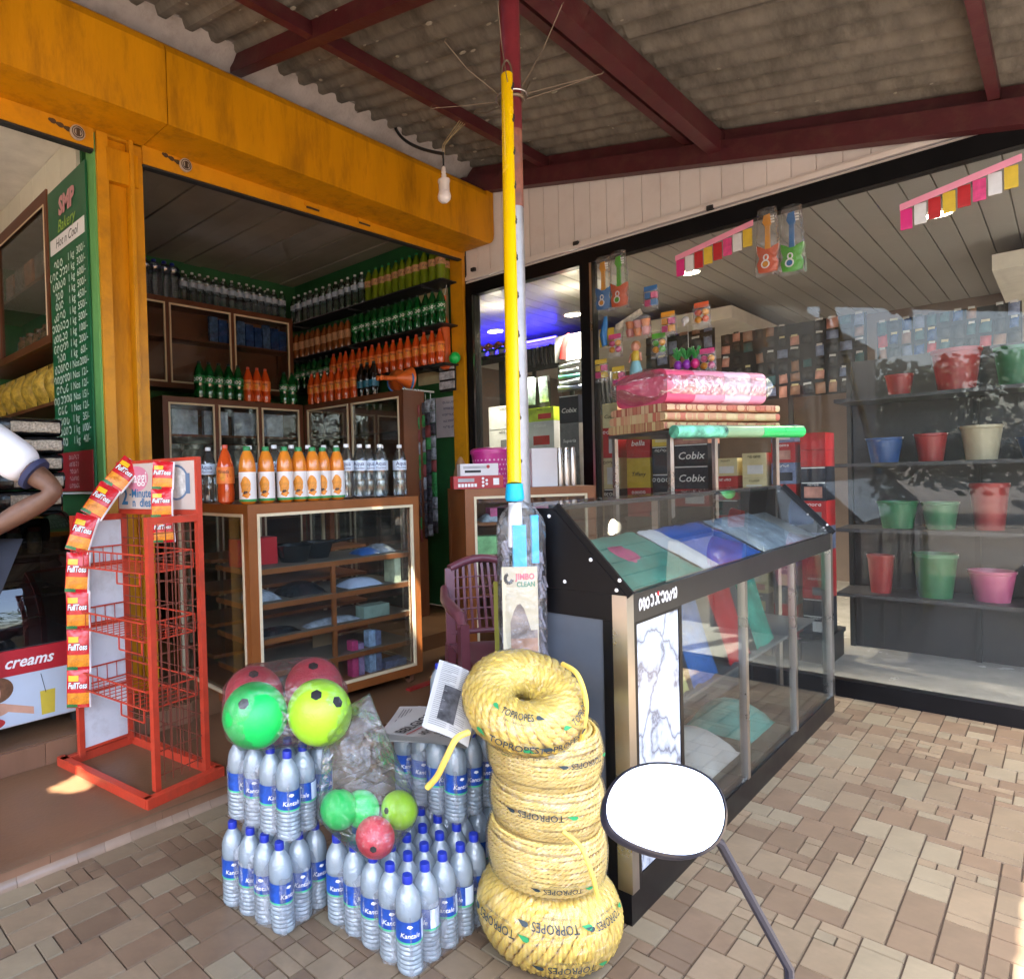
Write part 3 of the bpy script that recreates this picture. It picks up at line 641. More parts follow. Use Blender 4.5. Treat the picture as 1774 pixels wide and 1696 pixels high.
# side wall shelves, thin black sheets on brackets
for z_, nm in ((3.04, 'thin black shelf carrying clear and lime green bottles below the ceiling'), (2.665, 'thin black shelf carrying green glass bottles and brown juice'), (2.325, 'thin black shelf carrying the row of orange soda bottles')):
    t = thing('wall_shelf', nm, 'shelf', (4.4, 3.66, z_))
    obj('board', B(0, .25, 0, 2.33, -.012, 0), BLACKM, t)
    for y_ in (.25, 1.2, 2.1): obj('bracket', MB().box(.01, .25, y_-.012, y_+.012, -.03, -.0125), BLACKM, t)
E2 = -R(90)+R(45)
fc = R(-42)
row('big_water', (2.66, 5.87, 3.091), (3.13, 5.87, 3.091), 5, '{o} large blue tinted water bottle from the yellow column, on the back wall cabinet', 'large water bottles on the back wall cabinet', face=fc)
row('clear_soda', (3.14, 5.85, 3.091), (4.38, 5.85, 3.091), 14, '{o} clear white capped bottle from the large water bottles, front row on hanging cabinet', 'clear white capped bottles on the back wall cabinet', face=fc)
row('clear_soda', (3.2, 5.94, 3.091), (4.35, 5.94, 3.091), 11, '{o} clear white capped bottle from the large water bottles, rear row on hanging cabinet', 'clear white capped bottles on the back wall cabinet', face=fc)
row('clear_soda', (4.46, 4.66, 3.041), (4.46, 5.84, 3.041), 12, '{o} clear white capped bottle from the lime bottles on the topmost side shelf', 'clear bottles on the topmost side shelf', face=fc)
row('lime_soda', (4.46, 3.68, 3.041), (4.46, 4.65, 3.041), 11, '{o} lime green bottle from the doorway, front row of the topmost side shelf', 'lime bottles on the topmost side shelf', face=fc)
row('lime_soda', (4.575, 3.72, 3.041), (4.575, 4.72, 3.041), 10, '{o} lime green bottle from the doorway, rear row of the topmost side shelf', 'lime bottles behind on the topmost side shelf', face=fc)
row('green_soda', (4.46, 3.68, 2.666), (4.46, 4.86, 2.666), 13, '{o} green soda bottle from the doorway on the middle side wall shelf', 'green bottles on the middle side shelf', face=fc)
row('nectar', (4.46, 4.88, 2.666), (4.46, 5.9, 2.666), 11, '{o} brown juice bottle from the green ones on the middle side wall shelf', 'brown juice bottles on the middle side shelf', face=fc)
row('orange_soda', (4.46, 3.70, 2.326), (4.46, 5.2, 2.326), 16, '{o} orange soda bottle from the doorway on the lowest side wall shelf', 'orange soda on the lowest side shelf', face=fc)
row('green_soda', (4.46, 5.22, 2.326), (4.46, 5.9, 2.326), 7, '{o} green soda bottle from the orange ones on the lowest side wall shelf', 'green bottles on the lowest side shelf', face=fc)
row('green_soda', (2.88, 5.18, LZ+.001), (3.38, 5.18, LZ+.001), 5, '{o} green soda bottle from the yellow column on the back wall cabinet', 'green bottles on the back cabinet', face=fc, s=1.08)
row('orange_soda', (3.40, 5.2, LZ+.001), (3.69, 5.2, LZ+.001), 3, '{o} orange soda bottle from the yellow column on the back wall cabinet', 'orange bottles on the back cabinet', face=fc, s=1.08)
row('green_soda', (3.80, 5.2, LZ+.001), (4.0, 5.2, LZ+.001), 2, '{o} green soda bottle in the cabinet corner, counted towards the side wall', 'green bottles in the cabinet corner', face=fc, s=1.05)
row('orange_soda', (4.10, 4.42, LZ), (4.10, 5.14, LZ), 7, '{o} orange soda bottle from the cola bottles on the side wall cabinet', 'orange bottles on the side cabinet', face=fc)
row('cola', (4.1, 4.16, LZ), (4.1, 4.42, LZ), 3, '{o} dark cola bottle from the orange toy horns on the side wall cabinet', 'cola bottles on the side cabinet', face=fc)

# ------------------------------------------------------------------ the orange display case in front
CZ0, CZ1 = .135, 1.235
ca = onZ(440, 1245, .135); CROT = R(-4.4)
case = cabinet('display_case', 'orange wooden glass display case with cream beading and juice bottles on top', (ca.x, ca.y, 0), CROT, 1.2, .93, CZ0, CZ1, 1, (), LAM, casters=True, back=False, post=.052)
CM = Matrix.Translation((ca.x, ca.y, 0)) @ Matrix.Rotation(CROT, 4, 'Z')
for k, z_ in enumerate((.31, .49, .675, .86)):
    obj('shelf', B(.03, 1.17, .035, .45, z_, z_+.028), LAM, case); obj('shelf_top', B(.035, 1.165, .04, .445, z_+.0285, z_+.031), mat('shelf_grey', (.16,.13,.10), .6, var=.2), case)
    obj('shelf', B(.03, 1.17, .5, .9, z_+.03, z_+.05), LAM, case)
obj('divider', B(.55, .574, .04, .06, .186, .86), LAM, case)
for x_ in (.08, .58, 1.12): obj('sliding_door_stile', B(x_-.012, x_+.012, .92, .935, .186, 1.185), CREAM, case)
def on_case(x_, y_, z_=CZ1+.001): return CM @ Vector((x_, y_, z_))
juice_px = (436, 471, 502, 527, 545, 562, 575)
for i, x_ in enumerate((.055, .175, .285, .385, .47, .55, .64)):
    bottle('juice', on_case(x_, .09+.012*(i % 2)), R(-42)+rnd.uniform(-.2, .2), '%s mango juice bottle with green cap from the orange soda on the display case' % ORD[i], 'mango juice bottles on the display case', s=1.08)
bottle('orange_soda', on_case(-.02+.02, .23), R(-50), 'orange soda bottle with red cap beside the mango juice on the display case', 'soda bottles on the display case', s=1.05)
for i, (x_, y_) in enumerate(((.72, .10), (.82, .10), (.905, .12), (.97, .09), (1.03, .15), (1.14, .10))):
    bottle('aqua', on_case(x_, y_), R(-42)+rnd.uniform(-.3, .3), '%s clear pale labelled water bottle after the mango juice on the display case' % ORD[i], 'labelled water bottles on the display case')
for i, (x_, y_) in enumerate(((.09, .42), (.22, .36), (.33, .27), (.44, .26), (.55, .25), (.65, .23), (.75, .24), (.06, .56))):
    bottle('aqua', on_case(x_, y_), R(-42)+rnd.uniform(-.3, .3), '%s clear water bottle in the row behind the mango juice on the display case' % ORD[i], 'water bottles behind the juice on the display case')
# goods inside the case
rbx = mat('red_card', (.45,.012,.02), .35, var=.05); teal = mat('teal_card', (.05,.3,.26), .5, var=.2, scale=20)
def in_case(name, mb, mt, label, cat, group=None, smooth=False):
    me = mb.mesh(name, smooth); me.transform(CM); return single(name, me, mt, label, cat, group)
z_ = .891
for x_, wd in ((.04, .04), (.16, .13)): in_case('red_box', MB().box(x_, x_+wd, .2, .3, z_, z_+.15), rbx, 'glossy red carton on the upper shelf of the display case, %s' % ('wide one' if wd > .1 else 'narrow one'), 'box', 'red cartons in the display case')
pan = mat('pan_black', (.01,.012,.013), .2, var=.2)
for i, (x_, y_, r1) in enumerate(((.40, .2, .11), (.60, .26, .1))):
    q = MB().lathe([(r1*.7, 0), (r1, .09), (r1+.004, .095), (r1*.95, .09), (r1*.68, .008)], 24, (x_, y_, z_)); q.tube([(x_+r1, y_, z_+.08), (x_+r1+.16, y_-.02, z_+.1)], .01, 8)
    in_case('saucepan', q, pan, 'black saucepan on the upper case shelf, %s' % ('beside the red cartons' if i == 0 else 'beside the blue pouch'), 'pan', 'saucepans in the display case', 40)
def pouch(x0, x1, y0, y1, z0, h): return MB().grid(lambda u, v: (x0+(x1-x0)*u, y0+(y1-y0)*v, z0+h*(math.sin(math.pi*u)*math.sin(math.pi*v))**.5+.004*noise.noise((u*9, v*9, x0))), 14, 8)
blu = mat('blue_pack', (.02,.12,.4), .3, var=.3, scale=20); gry = mat('grey_pack', (.3,.33,.38), .25, var=.4, scale=25, bump=.4, bscale=60)
for nm, a, m_, lb in (('pouch', (.82, .98, .1, .25, z_, .04), blu, 'flat blue packet on the upper case shelf'), ('pouch', (.95, 1.12, .12, .3, z_, .05), gry, 'crumpled pale pouch on the upper case shelf'),
        ('pouch', (.70, .97, .08, .24, .706, .05), mat('pale_blue_pack', (.5,.58,.75), .25, var=.15), 'rounded pale blue plastic packet on the second case shelf'),
        ('pouch', (.30, .56, .1, .3, .706, .07), mat('dark_pack', (.02,.022,.025), .2, var=.5, bump=.5), 'dark plastic wrapped tool on the second case shelf'),
        ('pouch', (.08, .26, .1, .3, .706, .05), gry, 'crumpled clear wrapped item on the second case shelf'),
        ('pouch', (.06, .36, .08, .2, .521, .03), mat('dark_pack'), 'long dark wrapped tool on the third case shelf'),
        ('pouch', (.40, .78, .08, .16, .521, .035), gry, 'silver wrapped bar on the third case shelf')):
    in_case(nm, pouch(*a), m_, lb, 'packet', 'small packets in the display case', True)
in_case('green_carton', MB().box(1.04, 1.09, .06, .16, .706, .706+.15), mat('cream_green_card', (.55,.6,.4), .5, var=.3, scale=20), 'upright cream and green carton on the second case shelf', 'box')
in_case('switch_box', MB().box(.78, .98, .05, .13, .521, .521+.07), mat('sage_card', (.26,.36,.3), .5, var=.2, scale=20), 'sage green electrical box lying on the third case shelf', 'box')
for i, (x_, wd, hh, m_) in enumerate(((.70, .045, .21, mat('pink_card', (.6,.06,.2), .4, var=.3, scale=25)), (.75, .04, .19, mat('lilac_card', (.36,.25,.45), .4, var=.35, scale=30)), (.83, .05, .25, mat('blue_white_card', (.35,.5,.72), .4, var=.4, scale=30)), (.885, .04, .24, mat('slate_card', (.16,.2,.34), .4, var=.4, scale=30)))):
    in_case('bulb_box', MB().box(x_, x_+wd, .07, .12, .187, .187+hh), m_, '%s upright bulb carton on the case bottom' % ('bright pink', 'lilac', 'pale blue and white', 'slate blue')[i], 'box', 'bulb cartons in the display case')
in_case('flat_box', MB().box(.95, 1.12, .06, .14, .187, .23), mat('slate_card'), 'slate patterned carton lying on the case bottom', 'box')
in_case('cardboard_sheet', MB().box(.58, .72, .30, .305, .187, .45), mat('cardboard', (.3,.2,.11), .8), 'plain brown cardboard sheet behind the pink carton', 'cardboard')

# ------------------------------------------------------------------ second orange case behind the plastic chair
c2 = atD(805, 842, 4.35)
cabinet('display_case', 'orange wooden case behind the plastic chair with boxes and pink basket on top', (c2.x, c2.y, 0), R(-36), .9, .45, SZ-.1, 1.265, 1, (.55, .8, 1.02), LAM, glass_side=False, post=.06)
C2 = Matrix.Translation((c2.x, c2.y, 0)) @ Matrix.Rotation(R(-36), 4, 'Z')
def at2(name, mb, mt, label, cat, group=None, smooth=False): me = mb.mesh(name, smooth); me.transform(C2); return single(name, me, mt, label, cat, group)
T2 = 1.266
def printed_box(name, x0, x1, y0, y1, z0, z1, mt, label, side=None):
    t = thing(name, label, 'box', C2 @ Vector((x0, y0, z0)), R(-36))
    obj('carton', B(0, x1-x0, 0, y1-y0, 0, z1-z0), mt, t)
    return t, x1-x0, z1-z0
b1, bw, bh = printed_box('flask_box', -.06, .28, .05, .14, T2, T2+.085, mat('red_flask_card', (.42,.02,.025), .4, var=.06), 'long red flask carton with white icons under the white carton')
for k in range(6): obj('icon_print', B(.03+.022*k, .047+.022*k, -.0012, -.0004, .012, .034), WHITEP, b1)
obj('flask_print', B(.03, .14, -.0012, -.0004, .045, .068), mat('silver_print', (.4,.4,.42), .4, var=.3), b1)
for k in range(5): obj('icon_print', MB().tube([(.2+.025*(k % 2), -.0004, .018+.012*k), (.2+.025*(k % 2), -.0012, .018+.012*k)], .009, 12), WHITEP, b1)
obj('barcode_print', B(.27, .31, -.0012, -.0004, .022, .066), WHITEP, b1)
b2, bw, bh = printed_box('flask_box', -.01, .25, .06, .14, T2+.086, T2+.165, mat('white_flask_card', (.68,.66,.68), .4, var=.05), 'white flask carton lying on the red flask carton')
obj('flask_print', B(.02, .18, -.0012, -.0004, .046, .064), mat('silver_print'), b2); obj('flask_print', B(.03, .14, -.0012, -.0004, .02, .036), INK, b2)
obj('cap_print', MB().tube([(.19, -.0004, .058), (.19, -.0012, .058)], .012, 14), mat('red_flask_card'), b2)
at2('paper_bag', pouch(0, .1, .2, .34, T2, .22), mat('kraft', (.3,.16,.07), .7), 'small brown wrapped parcel behind the flask cartons', 'parcel', None, True)
# pink laundry basket
pk = thing('laundry_basket', 'round magenta plastic basket with pale dots behind the flask cartons', 'basket', C2 @ Vector((.27, .27, T2)))
pink = mat('magenta_plastic', (.50,.03,.24), .3, var=.1)
obj('bucket', MB().lathe([(.105, 0), (.13, .2), (.135, .235)], 28), pink, pk, smooth=True); obj('lid', MB().lathe([(.142, .235), (.142, .262), (.12, .275), (.01, .282)], 28), pink, pk, smooth=True)
dm = mat('dot_pale', (.75,.45,.6), .4); dots = MB()
for i in range(28):
    for j in range(6):
        a = 2*math.pi*(i+.5*(j % 2))/28; z_ = .03+.032*j; rr_ = .105+.025*z_/.2+.0012; n_ = Vector((math.cos(a), math.sin(a), 0)); tg = Vector((-math.sin(a), math.cos(a), 0))
        c_ = n_*rr_+Vector((0, 0, z_)); dots.add([c_+tg*.0065*math.cos(t)+Vector((0, 0, .0065*math.sin(t))) for t in [q*math.pi/4 for q in range(8)]], [tuple(range(8))])
obj('dot_pattern', dots, dm, pk)
# steel tumblers in white card beside it
fb = thing('flask_row', 'white carton with three tall silver flask tubes beside the magenta basket', 'box', C2 @ Vector((.50, .1, T2)), R(-36))
obj('carton', B(0, .18, 0, .12, 0, .26), mat('white_card', (.72,.72,.76), .4, var=.03), fb)
for k in range(3): obj('silver_tube', MB().lathe([(.02, 0), (.022, .02), (.022, .22), (.017, .24), (.017, .262)], 14, (.21+.047*k, .03, 0)), STEEL, fb, smooth=True)
for i, (x_, z_, m_, lb) in enumerate(((.30, .81, mat('green_white_card', (.3,.6,.25), .4, var=.5, scale=10), 'white and bright green carton'), (.40, 1.03, mat('pink_small_card', (.6,.1,.25), .4, var=.4, scale=15), 'pink small cartons row'))):
    at2('small_box', MB().box(x_-.2, x_+.05+.2*i, .1, .2, z_+.012, z_+.012+.12-.03*i), m_, lb+' on a shelf of the case behind the chair', 'box')
for i, (x_, z_, m_) in enumerate(((.14, 1.03, mat('clear_packs', (.4,.45,.5), .2, var=.4, scale=30, bump=.3)), (.5, .81, mat('blue_pack')), (.3, .56, mat('clear_packs')))):
    at2('packet', pouch(x_, x_+.2, .08, .25, z_+.011, .06), m_, '%s packet on a shelf of the case behind the chair' % ('crumpled clear upper', 'flat blue', 'crumpled clear lower')[i], 'packet', None, True)

# ------------------------------------------------------------------ maroon plastic armchair
CHM = mat('maroon_plastic', (.17,.05,.065), .32, var=.12, scale=6, bump=.05)
cp = onZ(815, 1290, 0)
chair = thing('plastic_chair', 'maroon moulded plastic armchair with open lattice back beside the rope coils', 'chair', (2.85, 2.03, .004), R(-37)); chair.scale = (1.04, 1.04, 1.04)
def slab(fn, nu, nv, th):
    mb = MB(); mb.grid(fn, nu, nv); n = len(mb.v); mb.grid(lambda u, v: Vector(fn(u, v))-Vector((0, 0, th)), nu, nv, True)
    k = nu+1
    for i in range(nu): mb.f += [(i+1, i, n+i, n+i+1), (nv*k+i, nv*k+i+1, n+nv*k+i+1, n+nv*k+i)]
    for j in range(nv): mb.f += [(j*k, (j+1)*k, n+(j+1)*k, n+j*k), ((j+1)*k+nu, j*k+nu, n+j*k+nu, n+(j+1)*k+nu)]
    return mb
obj('seat', slab(lambda u, v: (-.22+.44*u, -.22+.44*v, .42-.018*math.sin(math.pi*u)*math.sin(math.pi*v)-.03*max(0, .15-v)/.15), 10, 10, .012), CHM, chair, smooth=True)
def back_pt(u, z): return Vector(((-.21+.42*u)*(1-.12*(z-.4)/.42), .21+.10*(z-.4)/.42+.03*math.sin(math.pi*u), z))
for s_ in (0, 1):
    obj('back_post', MB().bar(back_pt(s_, .40), back_pt(s_, .80), .05, .02, (0,1,0)), CHM, chair)
obj('back_rail', MB().tube([back_pt(u/10, .80+.045*math.sin(math.pi*u/10)) for u in range(11)], .022, 10), CHM, chair, smooth=True)
obj('back_rail', MB().tube([back_pt(u/10, .47) for u in range(11)], .014, 8), CHM, chair, smooth=True)
for k in range(9):
    u = .12+.76*k/8; obj('back_slat', MB().bar(back_pt(u, .47), back_pt(u, .82), .014, .008, (0,1,0)), CHM, chair)
for k in range(5): z_ = .53+.055*k; obj('back_slat', MB().tube([back_pt(.06+.88*u/8, z_) for u in range(9)], .005, 6), CHM, chair)
for s_ in (-1, 1):
    obj('armrest', MB().tube([(s_*.225, .27, .70), (s_*.255, .12, .665), (s_*.262, -.06, .655), (s_*.26, -.20, .645), (s_*.257, -.235, .60)], [.02,.026,.03,.03,.022], 10), CHM, chair, smooth=True)
    obj('front_leg', MB().prism([(-.265, .62), (-.195, .62), (-.20, .42), (-.235, .0), (-.285, .0), (-.272, .42)], 0, s_*.235, s_*.275), CHM, chair)
    obj('rear_leg', MB().prism([(.17, .42), (.24, .42), (.30, .0), (.25, .0)], 0, s_*.19, s_*.235), CHM, chair)
obj('badge', MB().tube([(.277, -.235, .30), (.2785, -.235, .30)], .02, 16), mat('badge_pale', (.5,.55,.62), .4), chair)
obj('badge', MB().tube([(-.277, -.235, .30), (-.2785, -.235, .30)], .02, 16), mat('badge_pale'), chair)

# ------------------------------------------------------------------ red wire snack rack on the plinth
rk = thing('snack_rack', 'tall red steel wire snack rack with white end panel and faded noodle sign', 'rack', (1.215, 2.59, PZ), R(8))
W_, L_ = .25, .60
for x_, y_, h_ in ((0, 0, 1.15), (W_, 0, 1.385), (0, L_, 1.15), (W_, L_, 1.385)):
    obj('post', B(x_-.013, x_+.013, y_-.013, y_+.013, .03, h_), REDST, rk)
for a, b in (((-.07, -.05, .02), (-.07, L_+.06, .02)), ((W_+.03, -.05, .02), (W_+.03, L_+.03, .02)), ((-.085, -.05, .02), (W_+.045, -.05, .02)), ((-.085, L_+.02, .02), (W_+.045, L_+.02, .02))):
    obj('base_rail', MB().bar(a, b, .034, .04), REDST, rk)
for y_ in (0, L_): obj('top_rail', B(.0135, W_-.0135, y_-.012, y_+.012, 1.12, 1.149), REDST, rk)
obj('top_rail', B(W_-.012, W_+.012, .0135, L_-.0135, 1.145, 1.168), REDST, rk)
obj('end_panel', B(.014, W_-.014, L_-.006, L_+.002, .06, 1.119), mat('dirty_white', (.68,.70,.74), .5, var=.08, scale=3, dark=(.3,.26,.24), dscale=5, damt=.55), rk)
for z_ in (.05, .31, .62, .9): obj('end_rail', B(.014, W_-.014, L_-.012, L_-.0065, z_, z_+.012), REDST, rk)
gm = MB()
for k in range(1, 12): gm.bar((W_-.005, L_*k/12, .05), (W_-.005, L_*k/12, 1.14), .0035, .0035)
for k in range(12): gm.bar((W_-.009, .01, .08+.095*k), (W_-.009, L_-.01, .08+.095*k), .0035, .0035)
obj('wire_back', gm, mat('rusty_wire', (.20,.05,.03), .5, var=.3), rk)
gm = MB()
for k in range(1, 6): gm.bar((W_*k/6, .004, .05), (W_*k/6, .004, 1.12), .0035, .0035)
for k in range(11): gm.bar((.01, .008, .08+.1*k), (W_-.01, .008, .08+.1*k), .0035, .0035)
obj('wire_end', gm, mat('rusty_wire'), rk)
for z_ in (.36, .64, .92):
    q = MB(); x0, x1, y0, y1 = -.02, W_-.02, .02, L_-.02; zf = z_+.02
    for zz in (0, .075):
        for a, b in (((x0, y0), (x1, y0)), ((x1, y0), (x1, y1)), ((x1, y1), (x0, y1)), ((x0, y1), (x0, y0))): q.bar((a[0], a[1], z_+zz), (b[0], b[1], z_+zz), .006, .006)
    for k in range(13): yy = y0+(y1-y0)*k/12; q.bar((x0, yy, z_), (x0, yy, z_+.075), .003, .003); q.bar((x0, yy, z_), (x1, yy, z_), .003, .003)
    for k in range(6): xx = x0+(x1-x0)*k/5; q.bar((xx, y0, z_), (xx, y0, z_+.075), .003, .003); q.bar((xx, y1, z_), (xx, y1, z_+.075), .003, .003)
    b_ = obj('basket', q, REDST, rk)
    q = MB()
    for a, b in (((-.03, .03), (.2, .03)), ((.2, .03), (.2, .035)), ((-.03, .03), (-.03, .035))): pass
    q.bar((-.028, .03, z_-.05), (-.028, .2, z_-.05), .005, .005); q.bar((-.028, .03, z_-.05), (-.028, .03, z_), .005, .005); q.bar((-.028, .2, z_-.05), (-.028, .2, z_), .005, .005)
    obj('price_holder', q, REDST, b_)
sg = obj('sign_board', B(W_-.016, W_-.008, .0, L_, 1.170, 1.385), mat('faded_sign', (.60,.52,.47), .45, var=.06, scale=4, dark=(.42,.35,.3), dscale=6, damt=.4), rk)
obj('sign_edge', B(W_-.018, W_+.012, -.0135, L_+.0135, 1.3855, 1.40), REDST, sg)
sx = W_-.0172; ND = (0, -1, 0); ZU = (0, 0, 1)
BLUEP = mat('faded_blue_ink', (.03,.16,.34), .5, var=.1); PINKP = mat('faded_pink_ink', (.66,.23,.34), .5, var=.08)
obj('pink_oval', MB().add([(sx+.0004, .44+.095*math.cos(t), 1.318+.05*math.sin(t)*(1.1 if math.sin(t) > 0 else 1.3)) for t in [k*math.pi/12 for k in range(24)]], [tuple(range(24))]), PINKP, sg)
letter(sg, 'maggi', .075, WHITEP, (sx-.0004, .44, 1.318), ND, ZU, bold=.012)
letter(sg, '2', .105, BLUEP, (sx-.0004, .545, 1.225), ND, ZU, bold=.03)
letter(sg, '-Minute', .058, BLUEP, (sx-.0004, .415, 1.243), ND, ZU, bold=.018)
letter(sg, 'n  dles', .058, BLUEP, (sx-.0004, .405, 1.199), ND, ZU, bold=.018)
def disc(c, ry, rz_, n=24): return MB().add([(c[0], c[1]+ry*math.cos(2*math.pi*k/n), c[2]+rz_*math.sin(2*math.pi*k/n)) for k in range(n)], [tuple(range(n))])
obj('bowl_print', disc((sx+.0004, .13, 1.29), .095, .08), mat('bowl_blue', (.12,.2,.33), .5), sg)
obj('bowl_print', disc((sx, .13, 1.29), .083, .07), mat('bowl_food', (.62,.62,.6), .5, var=.25, scale=45), sg)
obj('bowl_print', MB().box(sx-.0003, sx+.0003, .03, .06, 1.24, 1.33), mat('bowl_blue'), sg)

# strips of snack packets
PKR = mat('packet_red', (.55,.012,.02), .25, var=.12, scale=15, bump=.35, bscale=40, spec=.7); PKO = mat('chips_print', (.72,.24,.02), .3, var=.5, scale=50, bump=.3); PKY = mat('packet_yellow', (.85,.5,.02), .3); PKG = mat('packet_green', (.02,.16,.05), .35, var=.3, scale=40)
PKW = mat('packet_backing', (.72,.66,.66), .35)
def pillow_z(u, v): return .016*(max(0, math.sin(math.pi*u))**.5)*(max(0, math.sin(math.pi*v))**.6)
PW, PH = .105, .172
def pk_mesh(u0, u1, v0, v1, off, nu=8, nv=8, shape=None):
    def fn(a, b):
        u, v = u0+(u1-u0)*a, v0+(v1-v0)*b
        return ((u-.5)*PW, (v-.5)*PH, pillow_z(u, v)+off+.002*noise.noise((u*5, v*7, 1)))
    return MB().grid(fn, nu, nv)
PKM = [('front', pk_mesh(0, 1, 0, 1, 0, 10, 14).mesh('packet', True), PKR)]
bk = pk_mesh(0, 1, 0, 1, 0, 6, 8); bk.v = [(x, y, -z-.0005) for x, y, z in bk.v]; bk.f = [f[::-1] for f in bk.f]
PKS = [('back_foil', bk.mesh('back_foil', True), PKW), ('chips_print', pk_mesh(.04, .93, .10, .40, .0012, 10, 6).mesh('p', True), PKO), ('yellow_flash', pk_mesh(.08, .5, .70, .84, .0012, 5, 3).mesh('p', True), PKY),
       ('green_flash', pk_mesh(.0, .45, .02, .11, .0012, 5, 3).mesh('p', True), PKG), ('white_edge', pk_mesh(.93, 1.0, .0, 1, .0012, 2, 10).mesh('p', True), PKW)]
tx = wrap_mesh(text_mesh('FullToss', .036, bold=.03, shear=.15, width=.082), lambda x, y: Vector((x-.004, y+.015, pillow_z(.5+(x-.004)/PW, .5+(y+.015)/PH)+.004)))
tk = wrap_mesh(text_mesh('FullToss', .036, bold=.06, shear=.15, width=.087), lambda x, y: Vector((x-.004, y+.015, pillow_z(.5+(x-.004)/PW, .5+(y+.015)/PH)+.0028)))
PKS += [('lettering_shadow', tk, INK), ('lettering', tx, WHITEP)]
def strip(label, nodes, dep, sc=1):
    p0 = atD(*nodes[0], dep[0]); t = thing('snack_strip', label, 'snack packets', p0)
    pts = [atD(*n, d) for n, d in zip(nodes, dep)]
    for i, p in enumerate(pts):
        up = (pts[max(0, i-1)]-pts[min(len(pts)-1, i+1)]); up.normalize()
        nrm = -(p-EYE).normalized()+Vector((-.25, 0, 0)); xd = up.cross(nrm).normalized()
        seg = ((pts[i]-pts[i-1]).length if i else (pts[1]-pts[0]).length)*1.02/PH
        mm = frame_mtx(p-p0, xd, up) @ Matrix.Diagonal((sc, seg, sc, 1))
        o = obj('packet', PKM[0][1], PKR, t, mtx=mm)
        for n, me, m_ in PKS: obj(n, me, m_, o)
strip('long strip of red snack packets hanging past the rack end panel', [(213, 822), (175, 868), (143, 924), (135, 992), (136, 1057), (137, 1126), (137, 1192)], [3.17, 3.10, 3.05, 3.04, 3.04, 3.04, 3.04])
strip('short strip of red snack packets hung over the noodle sign', [(283, 824), (281, 872), (284, 917)], [2.93, 2.92, 2.92], .9)

# ------------------------------------------------------------------ shrink-wrapped water packs
def water_pack(label, loc, rz, nx, ny, film=True, seed=0):
    t = thing('water_pack', label, 'bottle pack', loc, rz); sp_ = .0735; rn = random.Random(seed)
    for j in range(ny):
        for i in range(nx):
            b = obj('bottle', KIND['water'][0][1], WATER, t, loc=(i*sp_+rn.uniform(-.002, .002), j*sp_+rn.uniform(-.002, .002), 0), rot=(rn.uniform(-.02, .02), rn.uniform(-.02, .02), R(-42)+rn.uniform(-.9, .9)))
            for n, me, m_ in KIND['water'][1:]: obj(n, me, m_, b)
    if film:
        def fn(u, v):
            # film following the outer bottles: a scalloped sleeve
            per = 2*((nx-1)+(ny-1))*sp_; s_ = (u % 1)*per; a, b_ = (nx-1)*sp_, (ny-1)*sp_; o_ = BWR+.002
            if s_ < a: x, y, n_ = s_, 0, (0, -1)
            elif s_ < a+b_: x, y, n_ = a, s_-a, (1, 0)
            elif s_ < 2*a+b_: x, y, n_ = a-(s_-a-b_), b_, (0, 1)
            else: x, y, n_ = 0, b_-(s_-2*a-b_), (-1, 0)
            sc = abs(math.sin(math.pi*(s_/sp_)))
            cx_, cy_ = x-a/2, y-b_/2; L = math.hypot(n_[0], n_[1])
            k = o_-.013*sc*(1 if v < .9 else .3)+.003*noise.noise((s_*30, v*6, seed))
            dx, dy = n_[0]*k, n_[1]*k
            # round the corners
            for cxr, cyr in ((0, 0), (a, 0), (a, b_), (0, b_)):
                if math.hypot(x-cxr, y-cyr) < .004: dx, dy = (1 if cxr else -1)*o_*.72, (1 if cyr else -1)*o_*.72
            sq = 1 if v < .85 else 1-.35*(v-.85)/.15
            return (a/2+(x+dx-a/2)*sq, b_/2+(y+dy-b_/2)*sq, .002+v*.205+.006*noise.noise((s_*22, v*3, seed+3)))
        obj('film', MB().grid(fn, int(8*2*((nx-1)+(ny-1))), 10), WRAP, t, smooth=True)
    return t
BT = .2645
packC = water_pack('shrink wrapped pack of blue capped water bottles on the tiles under small balls', (1.303, 1.255, .0045), 0, 5, 5, seed=1)
packL = water_pack('lower pack of the water bottle stack below the big green ball', (1.155, 1.64, .0045), R(8), 3, 4, seed=2)
packLT = water_pack('upper pack of the water bottle stack carrying the bag of big balls', (1.19, 1.645, .0045+BT), R(9), 3, 4, seed=3)
packRB = water_pack('lower pack of water bottles tucked behind the yellow rope coils', (1.676, 1.36, .0045), 0, 3, 4, seed=4)
packRT = water_pack('upper pack of water bottles with newspapers lying on top', (1.618, 1.345, .0045+BT), R(-2), 3, 4, seed=5)
lone = bottle('water', (1.64, 1.42, .0045+2*BT), .4, 'single blue capped water bottle standing behind the newspapers', None, s=.8)

